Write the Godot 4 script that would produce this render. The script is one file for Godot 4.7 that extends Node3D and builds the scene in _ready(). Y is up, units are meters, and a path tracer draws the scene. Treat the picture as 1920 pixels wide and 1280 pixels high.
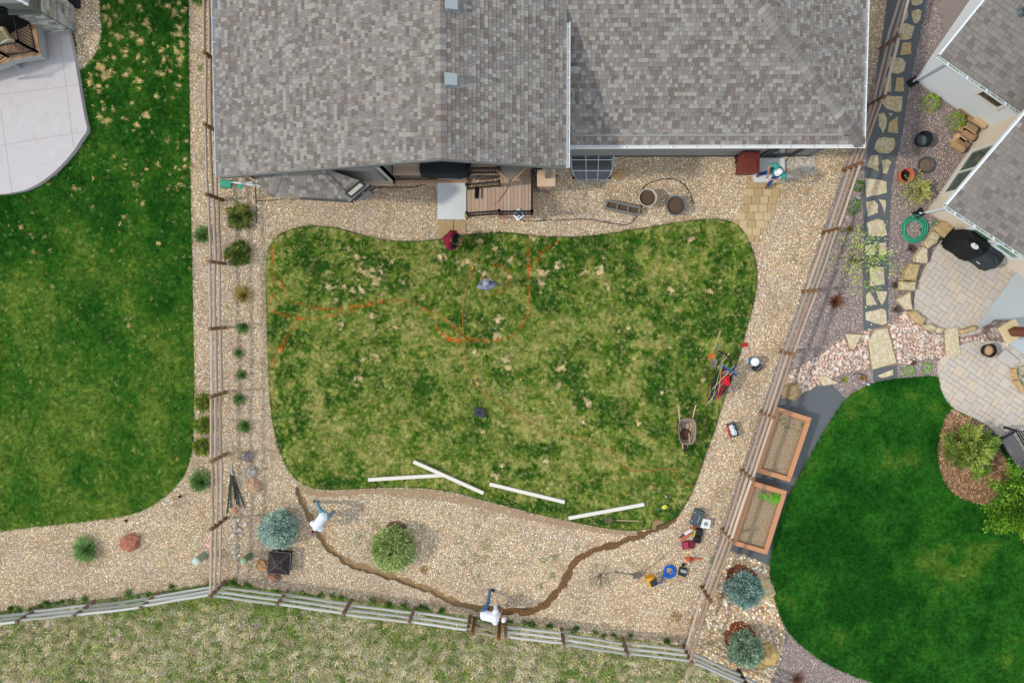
extends Node3D
# A suburban back yard seen from straight above. Metres, y up, +x to the picture's right, +z to its lower edge.
# P() turns a pixel of the 1920x1280 photograph into a point at a given height; heights come from the thing itself.

const CAM_H := 25.0          # metres of the lens above the yard
const LIT := 1.5             # how much brighter than its base colour a sunlit level surface shows
const LAWN_Y := 0.03

var cam_basis := Basis()
var rng := RandomNumberGenerator.new()
var used_names := {}
var mats := {}
var noise_a := FastNoiseLite.new()
var noise_b := FastNoiseLite.new()
var noise_c := FastNoiseLite.new()
var noise_d := FastNoiseLite.new()

# ------------------------------------------------------------------ mesh builder
class MB:
	var v := PackedVector3Array()
	var n := PackedVector3Array()
	var c := PackedColorArray()
	var t := PackedVector2Array()
	var col := Color.WHITE
	var uv_scale := Vector4(0, 0, 0, 0)      # x0, z0, width, depth: uv from ground position when width > 0

	func put(p: Vector3, nn: Vector3) -> void:
		v.append(p); n.append(nn); c.append(col)
		if uv_scale.z > 0.0:
			t.append(Vector2((p.x - uv_scale.x) / uv_scale.z, (p.z - uv_scale.y) / uv_scale.w))
	func tri(a: Vector3, b: Vector3, d: Vector3) -> void:      # counter-clockwise seen from outside
		var nn := (b - a).cross(d - a).normalized()
		put(a, nn); put(d, nn); put(b, nn)
	func tris(a: Vector3, b: Vector3, d: Vector3, na: Vector3, nb: Vector3, nd: Vector3) -> void:
		put(a, na); put(d, nd); put(b, nb)
	func quad(a: Vector3, b: Vector3, d: Vector3, e: Vector3) -> void:
		tri(a, b, d); tri(a, d, e)
	func box(at: Vector3, size: Vector3, bas := Basis(), ch := 0.0) -> void:
		var h := size * 0.5
		if ch <= 0.0:
			var p := []
			for i in 8:
				p.append(at + bas * Vector3(h.x if i & 1 else -h.x, h.y if i & 2 else -h.y, h.z if i & 4 else -h.z))
			quad(p[2], p[6], p[7], p[3]); quad(p[0], p[1], p[5], p[4])
			quad(p[4], p[5], p[7], p[6]); quad(p[1], p[0], p[2], p[3])
			quad(p[5], p[1], p[3], p[7]); quad(p[0], p[4], p[6], p[2])
			return
		# chamfered: one ring low, two rings at the top
		var k := minf(ch, minf(h.x, minf(h.y, h.z)) * 0.9)
		var rings := []
		for r in [[-h.y, 0.0], [h.y - k, 0.0], [h.y, k]]:
			var ring := []
			var hx: float = h.x - r[1]
			var hz: float = h.z - r[1]
			for q in [[-1, -1, k, 0], [-1, -1, 0, k], [-1, 1, 0, -k], [-1, 1, k, 0], [1, 1, -k, 0], [1, 1, 0, -k], [1, -1, 0, k], [1, -1, -k, 0]]:
				ring.append(at + bas * Vector3(q[0] * hx + q[2], r[0], q[1] * hz + q[3]))
			rings.append(ring)
		for r in 2:
			for i in 8:
				var j := (i + 1) % 8
				quad(rings[r][i], rings[r][j], rings[r + 1][j], rings[r + 1][i])
		for i in range(1, 7):
			tri(rings[2][0], rings[2][i], rings[2][i + 1])
			tri(rings[0][0], rings[0][i + 1], rings[0][i])
	func slab(poly: PackedVector2Array, y0: float, y1: float, inset := 0.0, bottom := false) -> void:
		var p := poly
		if Geometry2D.is_polygon_clockwise(p):      # in x,z (z down the page) clockwise as Godot sees it; want one order
			p = p.duplicate(); p.reverse()
		var mid := Vector2.ZERO
		for q in p: mid += q
		mid /= p.size()
		var top := PackedVector2Array()
		for q in p:
			top.append(q - (q - mid).normalized() * inset)
		var idx := Geometry2D.triangulate_polygon(top)
		for i in range(0, idx.size(), 3):
			var a := Vector3(top[idx[i]].x, y1, top[idx[i]].y)
			var b := Vector3(top[idx[i + 1]].x, y1, top[idx[i + 1]].y)
			var d := Vector3(top[idx[i + 2]].x, y1, top[idx[i + 2]].y)
			if (b - a).cross(d - a).y > 0.0: tri(a, b, d)
			else: tri(a, d, b)
			if bottom:
				a.y = y0; b.y = y0; d.y = y0
				if (b - a).cross(d - a).y < 0.0: tri(a, b, d)
				else: tri(a, d, b)
		var ym := y1 - inset
		for i in p.size():
			var j := (i + 1) % p.size()
			var a0 := Vector3(p[i].x, y0, p[i].y)
			var b0 := Vector3(p[j].x, y0, p[j].y)
			var a1 := Vector3(p[i].x, ym, p[i].y)
			var b1 := Vector3(p[j].x, ym, p[j].y)
			var e := b0 - a0
			var out := Vector3(e.z, 0, -e.x)
			var flip := out.dot(Vector3(p[i].x - mid.x, 0, p[i].y - mid.y)) < 0.0
			if (p.size() > 12):
				flip = Geometry2D.is_point_in_polygon((p[i] + p[j]) * 0.5 + Vector2(out.x, out.z).normalized() * 0.004, p)
			if flip: quad(a0, a1, b1, b0)
			else: quad(a0, b0, b1, a1)
			if inset > 0.0:
				var a2 := Vector3(top[i].x, y1, top[i].y)
				var b2 := Vector3(top[j].x, y1, top[j].y)
				if flip: quad(a1, a2, b2, b1)
				else: quad(a1, b1, b2, a2)
	func ring(at: Vector3, dir: Vector3, r: float, sides: int) -> Array:
		var s := dir.cross(Vector3.UP if absf(dir.y) < 0.95 else Vector3.RIGHT).normalized()
		var u := s.cross(dir).normalized()
		var out := []
		for i in sides:
			var a := TAU * i / sides
			out.append((s * cos(a) + u * sin(a)))
		return out
	func tube(pts: Array, r: float, sides := 6, r_end := -1.0, caps := true) -> void:
		var prev := []
		var prev_at := Vector3.ZERO
		var prev_r := r
		var m := pts.size()
		for k in m:
			var dir: Vector3 = (pts[mini(k + 1, m - 1)] - pts[maxi(k - 1, 0)]).normalized()
			var rr := r if r_end < 0.0 else lerpf(r, r_end, float(k) / maxf(1.0, m - 1))
			var now := ring(pts[k], dir, rr, sides)
			if k > 0:
				for i in sides:
					var j := (i + 1) % sides
					var a: Vector3 = prev_at + prev[i] * prev_r
					var b: Vector3 = prev_at + prev[j] * prev_r
					var d: Vector3 = pts[k] + now[j] * rr
					var e: Vector3 = pts[k] + now[i] * rr
					tris(a, d, b, prev[i], now[j], prev[j]); tris(a, e, d, prev[i], now[i], now[j])
			if caps and (k == 0 or k == m - 1):
				for i in sides:
					var j := (i + 1) % sides
					if k == 0: tri(pts[k], pts[k] + now[i] * rr, pts[k] + now[j] * rr)
					else: tri(pts[k], pts[k] + now[j] * rr, pts[k] + now[i] * rr)
			prev = now; prev_at = pts[k]; prev_r = rr
	func lathe(at: Vector3, prof: Array, sides := 16, bas := Basis()) -> void:       # prof: [radius, height] upwards on the outside
		for k in range(prof.size() - 1):
			var r0: float = prof[k][0]; var y0: float = prof[k][1]
			var r1: float = prof[k + 1][0]; var y1: float = prof[k + 1][1]
			var nr := Vector2(y1 - y0, r0 - r1).normalized()
			for i in sides:
				var a := TAU * i / sides
				var b := TAU * (i + 1) / sides
				var da := Vector3(cos(a), 0, sin(a))
				var db := Vector3(cos(b), 0, sin(b))
				var na := bas * (da * nr.x + Vector3.UP * nr.y)
				var nb := bas * (db * nr.x + Vector3.UP * nr.y)
				var p0 := at + bas * (da * r0 + Vector3.UP * y0)
				var p1 := at + bas * (db * r0 + Vector3.UP * y0)
				var p2 := at + bas * (db * r1 + Vector3.UP * y1)
				var p3 := at + bas * (da * r1 + Vector3.UP * y1)
				if r0 > 0.0001: tris(p0, p2, p1, na, nb, nb)
				if r1 > 0.0001: tris(p0, p3, p2, na, na, nb)
	func ball(at: Vector3, rad: Vector3, noise: FastNoiseLite, rough: float, seed_at: float, sub := 2, bas := Basis(), flat := true, flatten := 0.0) -> void:
		var ph := (1.0 + sqrt(5.0)) / 2.0
		var base := [Vector3(-1, ph, 0), Vector3(1, ph, 0), Vector3(-1, -ph, 0), Vector3(1, -ph, 0), Vector3(0, -1, ph), Vector3(0, 1, ph), Vector3(0, -1, -ph), Vector3(0, 1, -ph), Vector3(ph, 0, -1), Vector3(ph, 0, 1), Vector3(-ph, 0, -1), Vector3(-ph, 0, 1)]
		var f := [[0, 11, 5], [0, 5, 1], [0, 1, 7], [0, 7, 10], [0, 10, 11], [1, 5, 9], [5, 11, 4], [11, 10, 2], [10, 7, 6], [7, 1, 8], [3, 9, 4], [3, 4, 2], [3, 2, 6], [3, 6, 8], [3, 8, 9], [4, 9, 5], [2, 4, 11], [6, 2, 10], [8, 6, 7], [9, 8, 1]]
		var ts := []
		for q in f: ts.append([base[q[0]].normalized(), base[q[1]].normalized(), base[q[2]].normalized()])
		for s in sub:
			var nx := []
			for q in ts:
				var a: Vector3 = (q[0] + q[1]).normalized()
				var b: Vector3 = (q[1] + q[2]).normalized()
				var d: Vector3 = (q[2] + q[0]).normalized()
				nx.append([q[0], a, d]); nx.append([a, q[1], b]); nx.append([d, b, q[2]]); nx.append([a, b, d])
			ts = nx
		for q in ts:
			var o := []
			for d in q:
				var k := 1.0
				if rough > 0.0:
					k += rough * noise.get_noise_3d(d.x * 60.0 + seed_at, d.y * 60.0 + seed_at * 1.7, d.z * 60.0)
				var e: Vector3 = d * k
				if flatten > 0.0: e.y = minf(e.y, flatten)
				o.append(at + bas * (e * rad))
			if flat: tri(o[0], o[1], o[2])
			else: tris(o[0], o[1], o[2], (bas * (q[0] / rad)).normalized(), (bas * (q[1] / rad)).normalized(), (bas * (q[2] / rad)).normalized())
	func mesh(material: Material, off := Vector3.ZERO) -> ArrayMesh:
		var a := []
		a.resize(Mesh.ARRAY_MAX)
		if off != Vector3.ZERO:
			for i in v.size(): v[i] -= off
		a[Mesh.ARRAY_VERTEX] = v
		a[Mesh.ARRAY_NORMAL] = n
		a[Mesh.ARRAY_COLOR] = c
		if t.size(): a[Mesh.ARRAY_TEX_UV] = t
		var m := ArrayMesh.new()
		m.add_surface_from_arrays(Mesh.PRIMITIVE_TRIANGLES, a)
		m.surface_set_material(0, material)
		return m

# ------------------------------------------------------------------ helpers
func P(x: float, y: float, h := 0.0) -> Vector3:
	var d := cam_basis * Vector3(x - 960.0, 640.0 - y, -1280.0)
	var k := (h - CAM_H) / d.y
	return Vector3(d.x * k, h, d.z * k)

func PL(list: Array, h := 0.0) -> Array:
	var out := []
	for q in list: out.append(P(q[0], q[1], h))
	return out

func P2(list: Array, h := 0.0) -> PackedVector2Array:
	var out := PackedVector2Array()
	for q in list:
		var p := P(q[0], q[1], h)
		out.append(Vector2(p.x, p.z))
	return out

func smooth(list: Array, closed := true, steps := 4) -> Array:          # Catmull-Rom through pixel points
	var out := []
	var m := list.size()
	for i in (m if closed else m - 1):
		var q := []
		for k in [-1, 0, 1, 2]:
			var j: int = (i + k + m) % m if closed else clampi(i + k, 0, m - 1)
			q.append(Vector2(list[j][0], list[j][1]))
		for s in steps:
			var w: Vector2 = q[1].cubic_interpolate(q[2], q[0], q[3], float(s) / steps)
			out.append([w.x, w.y])
	if not closed: out.append(list[m - 1])
	return out

func smooth3(pts: Array, steps := 5) -> Array:
	var out := []
	var m := pts.size()
	for i in m - 1:
		for s in steps:
			out.append(pts[i].cubic_interpolate(pts[i + 1], pts[maxi(i - 1, 0)], pts[mini(i + 2, m - 1)], float(s) / steps))
	out.append(pts[m - 1])
	return out

func pc(r: float, g: float, b: float) -> Color:                          # a colour read in sunlight -> linear base colour
	var l := Color(r / 255.0, g / 255.0, b / 255.0).srgb_to_linear()
	return Color(minf(l.r / LIT, 0.85), minf(l.g / LIT, 0.85), minf(l.b / LIT, 0.85))

func mt(r: float, g: float, b: float, rough := 0.85, metal := 0.0, spec := 0.3) -> StandardMaterial3D:
	var key := "%d_%d_%d_%.2f_%.2f" % [r, g, b, rough, metal]
	if not mats.has(key):
		var m := StandardMaterial3D.new()
		m.albedo_color = pc(r, g, b).linear_to_srgb()
		m.roughness = rough; m.metallic = metal; m.metallic_specular = spec
		mats[key] = m
	return mats[key]

func vc(rough := 0.9, spec := 0.25) -> StandardMaterial3D:
	var key := "vc%.2f_%.2f" % [rough, spec]
	if not mats.has(key):
		var m := StandardMaterial3D.new()
		m.vertex_color_use_as_albedo = true
		m.roughness = rough; m.metallic_specular = spec
		mats[key] = m
	return mats[key]

func noise_tex(cols: Array, freq: float, seed_n: int, size := 512, type := FastNoiseLite.TYPE_SIMPLEX, oct := 4) -> NoiseTexture2D:
	var nz := FastNoiseLite.new()
	nz.noise_type = type; nz.frequency = freq; nz.seed = seed_n
	nz.fractal_octaves = oct
	var g := Gradient.new()
	var offs := PackedFloat32Array()
	var cc := PackedColorArray()
	for i in cols.size():
		offs.append(lerpf(0.12, 0.88, float(i) / maxf(1.0, cols.size() - 1.0)))
		cc.append(cols[i].linear_to_srgb())
	g.offsets = offs; g.colors = cc
	var t := NoiseTexture2D.new()
	t.width = size; t.height = size; t.seamless = true; t.noise = nz; t.color_ramp = g
	return t

func mn(key: String, cols: Array, freq: float, metres: float, rough := 0.9, relief := 0.0, stretch := Vector3.ONE, oct := 4) -> StandardMaterial3D:      # mottled material laid in metres
	if not mats.has(key):
		var m := StandardMaterial3D.new()
		m.albedo_texture = noise_tex(cols, freq, key.hash() % 1000, 512, FastNoiseLite.TYPE_SIMPLEX, oct)
		m.uv1_triplanar = true; m.uv1_world_triplanar = true
		m.uv1_scale = stretch / metres
		m.roughness = rough; m.metallic_specular = 0.3
		if relief > 0.0:
			m.heightmap_enabled = true
			m.heightmap_texture = noise_tex([Color.BLACK, Color.WHITE], freq * 2.0, key.hash() % 991, 512)
			m.heightmap_scale = relief
		mats[key] = m
	return mats[key]

func numbered(called: String) -> String:
	if not used_names.has(called):
		used_names[called] = 0
		return called
	used_names[called] += 1
	return "%s_%03d" % [called, used_names[called]]

func thing(called: String, label: String, category: String, at := Vector3.ZERO, turn := 0.0, group := "") -> Node3D:
	var o := Node3D.new()
	o.name = numbered(called)
	add_child(o)
	o.position = at; o.rotation.y = turn
	o.set_meta("label", label); o.set_meta("category", category)
	if group: o.set_meta("group", group)
	return o

func obj(called: String, mb: MB, m: Material, parent: Node3D) -> MeshInstance3D:      # coordinates are the parent's own
	var o := MeshInstance3D.new()
	o.name = called
	o.mesh = mb.mesh(m)
	parent.add_child(o, true)
	return o

func objw(called: String, mb: MB, m: Material, parent: Node3D) -> MeshInstance3D:     # coordinates are the world's; the parent is not turned
	var o := MeshInstance3D.new()
	o.name = called
	var off := Vector3.ZERO
	var q: Node = parent
	while q is Node3D and q != self:
		off += q.position
		q = q.get_parent()
	o.mesh = mb.mesh(m, off)
	parent.add_child(o, true)
	return o

func one(called: String, mb: MB, m: Material, label: String, category: String, at := Vector3.ZERO, turn := 0.0, group := "") -> MeshInstance3D:
	var o := MeshInstance3D.new()
	o.name = numbered(called)
	o.mesh = mb.mesh(m)
	add_child(o)
	o.position = at; o.rotation.y = turn
	o.set_meta("label", label); o.set_meta("category", category)
	if group: o.set_meta("group", group)
	return o

func ground_part(called: String, mb: MB, m: Material, label := "") -> MeshInstance3D:
	var o := MeshInstance3D.new()
	o.name = numbered(called)
	o.mesh = mb.mesh(m)
	add_child(o)
	o.set_meta("kind", "structure")
	if label:
		o.set_meta("label", label)
	return o

func sheet(called: String, poly: PackedVector2Array, y: float, m: Material, label := "", deep := 0.16, uv := Vector4.ZERO) -> MeshInstance3D:
	var mb := MB.new()
	mb.uv_scale = uv
	mb.slab(poly, y - deep, y)
	return ground_part(called, mb, m, label)

func vary(c: Color, k: float) -> Color:
	var s := 1.0 + rng.randf_range(-k, k)
	return Color(clampf(c.r * s * (1.0 + rng.randf_range(-0.3, 0.3) * k), 0, 1), clampf(c.g * s, 0, 1), clampf(c.b * s * (1.0 + rng.randf_range(-0.4, 0.4) * k), 0, 1))

func yaw_px(x0: float, y0: float, x1: float, y1: float) -> float:          # turn that lays local +x along a pixel direction
	var a := P(x0, y0)
	var b := P(x1, y1)
	return atan2(-(b.z - a.z), b.x - a.x)

# ------------------------------------------------------------------ the yard's outlines, in photograph pixels
const LAWN_MID := [[505,465],[515,450],[530,437],[560,427],[600,424],[640,430],[680,441],[720,450],[770,453],[815,450],[860,443],[900,438],[945,436],[990,441],[1030,444],[1080,444],[1130,440],[1180,432],[1230,424],[1280,416],[1325,411],[1355,412],[1375,418],[1392,432],[1405,455],[1414,480],[1419,510],[1418,540],[1410,580],[1398,620],[1388,660],[1375,700],[1362,735],[1350,770],[1340,805],[1325,845],[1313,880],[1300,915],[1285,945],[1268,968],[1245,982],[1215,991],[1180,994],[1140,990],[1100,983],[1050,972],[1000,961],[950,948],[900,935],[850,922],[800,915],[750,913],[700,914],[650,917],[605,917],[575,910],[555,897],[540,878],[527,850],[517,815],[510,780],[506,740],[503,680],[501,600],[499,540],[499,500]]
const LAWN_WEST := [[352,-260],[353,-90],[354,0],[354,100],[356,250],[358,400],[361,550],[364,700],[363,800],[359,850],[345,890],[320,920],[285,947],[240,965],[150,978],[60,988],[-20,997],[-160,1010],[-160,-260]]
const LAWN_EAST := [[1760,707],[1700,708],[1650,715],[1612,730],[1587,748],[1560,785],[1530,835],[1500,890],[1475,940],[1455,1000],[1446,1040],[1444,1070],[1450,1110],[1462,1150],[1480,1185],[1510,1215],[1545,1240],[1590,1262],[1650,1284],[1750,1320],[1850,1350],[2080,1380],[2080,930],[1900,850],[1800,760],[1768,735]]
const TRENCH_W := [[557,912],[562,930],[571,950],[582,972],[592,994],[603,1010],[617,1026],[632,1040],[650,1052],[668,1060],[690,1066],[716,1076],[745,1084],[772,1094],[800,1104],[826,1117],[850,1128],[880,1137],[905,1141],[940,1144]]
const TRENCH_E := [[935,1144],[965,1146],[990,1146],[1010,1140],[1028,1128],[1045,1110],[1058,1092],[1068,1072],[1080,1054],[1098,1040],[1122,1029],[1150,1022],[1176,1012],[1205,1002],[1232,990],[1256,976],[1272,962]]
const SOIL_EDGE := [[560,908],[600,920],[650,920],[700,917],[750,916],[800,918],[850,925],[900,938],[950,951],[1000,964],[1050,975],[1100,986],[1140,993],[1190,998],[1190,1004],[1140,1000],[1090,993],[1040,984],[990,974],[940,962],[890,950],[850,942],[800,936],[760,932],[700,925],[640,930],[590,930],[566,922]]
const RIGHT_POSTS := [[1716,-120],[1684,-20],[1651,92],[1624,201],[1582,319],[1543,436],[1505,546],[1463,660],[1427,772],[1390,882],[1354,992],[1315,1099],[1281,1210]]
const LEFT_POSTS := [[409,-130],[411,-4],[412,122],[413,250],[417,375],[421,494],[422,614],[423,735],[423,851],[424,971],[421,1091]]
const REAR_POSTS := [[-130,1162],[-30,1150],[76,1138],[177,1127],[297,1112],[421,1091],[540,1107],[659,1124],[777,1139],[881,1155]]
const REAR_POSTS_E := [[949,1167],[1053,1178],[1167,1196],[1281,1210]]
const SIDE_POSTS_SE := [[1281,1210],[1384,1256],[1490,1304]]
const COBBLE_BED := [[1470,725],[1478,702],[1520,676],[1560,650],[1590,632],[1622,620],[1655,612],[1682,600],[1700,583],[1722,606],[1760,626],[1800,634],[1850,627],[1880,632],[1892,646],[1850,640],[1800,650],[1785,668],[1740,672],[1704,680],[1640,690],[1585,698],[1555,712],[1528,724],[1505,736],[1478,738]]
const PATH_FLAG := [[1672,-90],[1664,0],[1652,90],[1638,190],[1626,290],[1620,350],[1620,430],[1619,520],[1620,620],[1634,645],[1638,700],[1642,718],[1684,708],[1676,660],[1668,618],[1667,500],[1670,400],[1673,350],[1682,300],[1695,240],[1703,180],[1719,100],[1741,0],[1752,-90]]
const PATH_FINES := [[1462,738],[1500,738],[1532,724],[1562,722],[1588,748],[1560,786],[1530,836],[1500,891],[1475,941],[1455,1001],[1446,1060],[1366,1030],[1400,930],[1440,810]]
const GRAVEL_SE := [[1361,1035],[1395,1040],[1445,1062],[1450,1111],[1468,1165],[1473,1192],[1465,1235],[1445,1278],[1425,1320],[1384,1258],[1284,1214],[1318,1105]]
const MULCH_BED := [[1784,766],[1803,775],[1832,790],[1857,812],[1876,842],[1894,872],[1926,906],[2080,970],[2080,1020],[1925,978],[1857,952],[1802,933],[1776,911],[1763,881],[1758,840],[1766,800]]
const PATIO_ONE := [[1800,418],[1768,445],[1742,488],[1722,528],[1714,560],[1714,588],[1734,608],[1768,622],[1800,630],[1842,622],[1846,606],[1912,518],[1870,490]]
const PATIO_TWO := [[1760,707],[1757,688],[1764,672],[1790,652],[1822,640],[1870,640],[1905,655],[1960,700],[2080,760],[2080,930],[1926,898],[1906,872],[1882,836],[1862,806],[1832,786],[1792,768],[1775,752],[1764,730]]
const PATIO_WEST := [[-160,0],[-160,372],[0,366],[30,363],[60,356],[92,338],[122,312],[146,284],[160,262],[170,246],[166,225],[158,180],[148,120],[136,62],[60,56]]
const ISLAND_W := [[95,-90],[185,-90],[188,20],[191,55],[186,88],[172,112],[150,130],[140,60],[110,30]]

const SPOTS_MID := [[669,482,6],[683,482,3],[676,494,4],[672,506,4],[687,511,9],[697,507,5],[706,529,7],[715,508,4],[714,500,3],[671,524,4],[619,539,5],[644,538,3],[659,544,4],[678,546,5],[652,465,3],[728,487,3],[735,491,4],[756,531,3],[777,525,3],[632,562,4],[696,594,4],[640,608,4],[700,614,4],[742,615,4],[706,668,7],[680,674,4],[835,480,6],[872,490,7],[886,497,5],[906,514,5],[932,600,8],[932,626,6],[890,660,4],[948,675,7],[955,690,5],[950,688,5],[1017,511,7],[1013,526,6],[1016,533,5],[1044,500,5],[1102,510,5],[1126,508,6],[1135,531,3],[1141,540,4],[1259,545,5],[1330,546,5],[1294,448,5],[1178,616,6],[1160,622,3],[1051,690,6],[926,890,5],[1022,862,4],[1096,748,4],[1103,757,5],[1076,765,4],[1092,790,3],[1195,793,4],[1240,735,3],[942,874,4],[902,810,5],[1222,913,4],[893,717,4],[1001,447,3],[826,482,4],[952,518,4],[1098,704,3],[1050,720,3],[800,680,3],[676,708,5],[1318,713,4],[958,488,4],[900,452,4],[930,465,4]]
const SPOTS_WEST := [[229,5,6],[300,3,5],[336,5,6],[197,15,7],[200,33,9],[206,44,8],[262,15,6],[318,14,6],[330,24,9],[345,24,6],[249,45,5],[275,42,8],[281,56,7],[335,52,8],[336,65,9],[224,70,7],[250,66,7],[262,77,9],[208,85,6],[238,96,7],[236,104,6],[215,110,6],[258,108,5],[273,110,5],[303,96,6],[308,111,7],[340,84,7],[339,112,9],[333,99,7],[190,128,14],[197,142,12],[206,134,8],[237,138,8],[305,140,8],[318,133,4],[338,146,5],[336,160,6],[261,152,7],[262,163,4],[170,152,8],[186,172,8],[185,160,5],[294,180,6],[248,192,4],[328,184,4],[195,203,5],[275,217,9],[260,236,7],[237,223,5],[188,220,7],[200,229,7],[213,208,4],[312,263,5],[332,268,5],[350,265,5],[346,300,8],[347,313,7],[297,310,5],[276,317,4],[234,317,5],[254,347,6],[139,352,6],[174,389,4],[268,383,5],[233,407,5],[340,348,4],[344,332,4],[318,326,4],[329,314,4],[40,426,6],[80,540,4],[210,470,3],[296,455,3],[150,455,3],[240,610,3],[65,475,4]]
const LUSH := [[560,452,20,22],[577,478,24,26],[592,500,20,18],[598,452,15,11],[655,456,15,13],[686,456,20,9],[618,532,30,15],[662,546,32,13],[752,536,20,16],[700,500,34,30],[842,502,18,22],[930,462,42,26],[880,462,16,12],[862,600,26,16],[905,640,20,14],[985,468,38,26],[1060,492,34,36],[1010,548,26,22],[1133,494,22,16],[1182,505,16,20],[1232,592,13,28],[1252,558,26,16],[1332,600,24,34],[1345,560,20,20],[1290,662,24,30],[1168,664,20,22],[1182,628,16,12],[1240,694,26,32],[1100,640,20,12],[1032,572,26,22],[1062,690,28,24],[948,702,20,16],[650,714,36,22],[792,720,22,24],[626,752,20,15],[566,790,12,26],[576,872,18,18],[1232,728,26,30],[1150,776,44,26],[1092,752,20,26],[1232,802,22,15],[1178,836,22,13],[986,890,22,13],[942,878,16,12],[1112,910,16,13],[952,944,24,10],[566,678,10,9],[545,640,24,26],[527,600,20,24],[720,590,18,14],[800,566,14,10],[1380,680,16,26],[1345,700,20,26],[1300,770,26,30],[1310,830,22,30],[1250,960,40,14],[1120,975,50,10],[640,905,60,9],[1010,950,40,10],[530,700,10,40],[525,820,12,30],[1000,840,40,14],[740,640,14,12],[690,640,18,10],[820,800,16,10],[900,790,14,12],[560,730,14,14],[1290,450,30,16],[1200,450,34,14],[1100,455,36,12],[1150,472,50,18],[1355,482,22,36],[1392,560,14,40],[1010,462,40,14],[1370,620,18,30],[1260,610,24,20],[1200,560,22,16]]
var lush_map := {}
const PAINT := [
	[[510,460],[511,480],[512,500],[513,520],[512,545],[506,572],[514,582]],
	[[520,525],[530,538],[537,550],[545,562],[565,570],[600,578],[640,578],[660,575],[690,570],[720,565],[760,564],[790,575],[808,590],[815,605],[822,620],[850,634],[880,637],[920,638],[950,633],[975,615],[988,590],[991,560],[990,500],[992,450]],
	[[503,578],[525,588],[560,596],[610,594],[650,586],[680,576],[700,570]],
	[[562,597],[550,615],[530,640],[515,670],[509,688]],
	[[548,618],[536,640],[520,662],[512,680]],
	[[815,580],[842,604],[868,627],[890,636]],
	[[822,618],[832,628],[826,636],[842,637],[862,639]],
	[[925,498],[945,500],[955,515],[953,532],[937,547],[915,551]],
	[[992,505],[1005,490],[1020,470],[1036,458],[1056,448]]]

# ------------------------------------------------------------------ which ground lies where: a map of 4 cm cells
const GX0 := -24.0
const GZ0 := -16.0
const GC := 0.04
const GW := 1200
const GH := 850
var cells := PackedByteArray()

func paint_cells(poly: PackedVector2Array, id: int) -> void:
	var m := poly.size()
	for row in GH:
		var z := GZ0 + (row + 0.5) * GC
		var xs := []
		for i in m:
			var a := poly[i]
			var b := poly[(i + 1) % m]
			if (a.y <= z) != (b.y <= z):
				xs.append(a.x + (z - a.y) / (b.y - a.y) * (b.x - a.x))
		xs.sort()
		for k in range(0, xs.size() - 1, 2):
			var i0 := clampi(int((xs[k] - GX0) / GC), 0, GW)
			var i1 := clampi(int((xs[k + 1] - GX0) / GC), 0, GW)
			for i in range(row * GW + i0, row * GW + i1):
				cells[i] = id

func cell(x: float, z: float) -> int:
	var i := int((x - GX0) / GC)
	var j := int((z - GZ0) / GC)
	if i < 0 or j < 0 or i >= GW or j >= GH: return 0
	return cells[j * GW + i]

func widen(list: Array, half: float, waver: float, h := 0.0) -> PackedVector2Array:      # a band of uneven width along a pixel line
	var line := PL(smooth(list, false, 5), h)
	var a := PackedVector2Array()
	var b := PackedVector2Array()
	for i in line.size():
		var d: Vector3 = (line[mini(i + 1, line.size() - 1)] - line[maxi(i - 1, 0)]).normalized()
		var s := Vector2(-d.z, d.x)
		var p := Vector2(line[i].x, line[i].z)
		a.append(p + s * (half + waver * noise_a.get_noise_2d(p.x * 90.0, p.y * 90.0)))
		b.append(p - s * (half + waver * noise_a.get_noise_2d(p.x * 90.0 + 400.0, p.y * 90.0)))
	b.reverse()
	a.append_array(b)
	return a

# ------------------------------------------------------------------ grass colours
var spots := {}           # coarse cell -> list of [x, z, r]
var paint_map := {}       # 5 cm cell -> strength of the sprayed marking

func prepare_marks() -> void:
	for q in SPOTS_MID + SPOTS_WEST:
		var p := P(q[0], q[1])
		var r: float = q[2] * (0.0175 if q[0] > 420 else 0.0122)
		for i in range(-1, 2):
			for j in range(-1, 2):
				var key := Vector2i(floori(p.x) + i, floori(p.z) + j)
				if not spots.has(key): spots[key] = []
				spots[key].append(Vector3(p.x, p.z, r))
	for q in LUSH:
		var p := P(q[0], q[1])
		var e := Vector4(p.x, p.z, q[2] * 0.0225, q[3] * 0.0225)
		for i in range(-2, 3):
			for j in range(-2, 3):
				var key := Vector2i(floori(p.x) + i, floori(p.z) + j)
				if not lush_map.has(key): lush_map[key] = []
				lush_map[key].append(e)
	for line in PAINT:
		var pts := PL(smooth(line, false, 8))
		for i in pts.size() - 1:
			var a: Vector3 = pts[i]
			var b: Vector3 = pts[i + 1]
			var steps := maxi(1, int(a.distance_to(b) / 0.02))
			for s in steps:
				var p := a.lerp(b, float(s) / steps)
				var dens := 0.62 + 0.5 * noise_a.get_noise_2d(p.x * 60.0 + 900.0, p.z * 60.0)
				for k in 3:
					var q := p + Vector3(rng.randfn(0.0, 0.018), 0, rng.randfn(0.0, 0.018))
					var key := Vector2i(floori(q.x / 0.03), floori(q.z / 0.03))
					paint_map[key] = minf(1.0, paint_map.get(key, 0.0) + dens * 0.5)

func spot_at(x: float, z: float) -> float:                    # > 1 in dead grass, 0.5..1 in the lush ring around it
	var best := 0.0
	var key := Vector2i(floori(x), floori(z))
	if not spots.has(key): return 0.0
	var w := 1.0 + 0.9 * noise_b.get_noise_2d(x * 170.0, z * 170.0) + 0.4 * noise_d.get_noise_2d(x * 420.0, z * 420.0)
	for q in spots[key]:
		var d := Vector2(x - q.x, z - q.y).length() * w
		best = maxf(best, q.z / maxf(d, 0.001))
	return best

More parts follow.
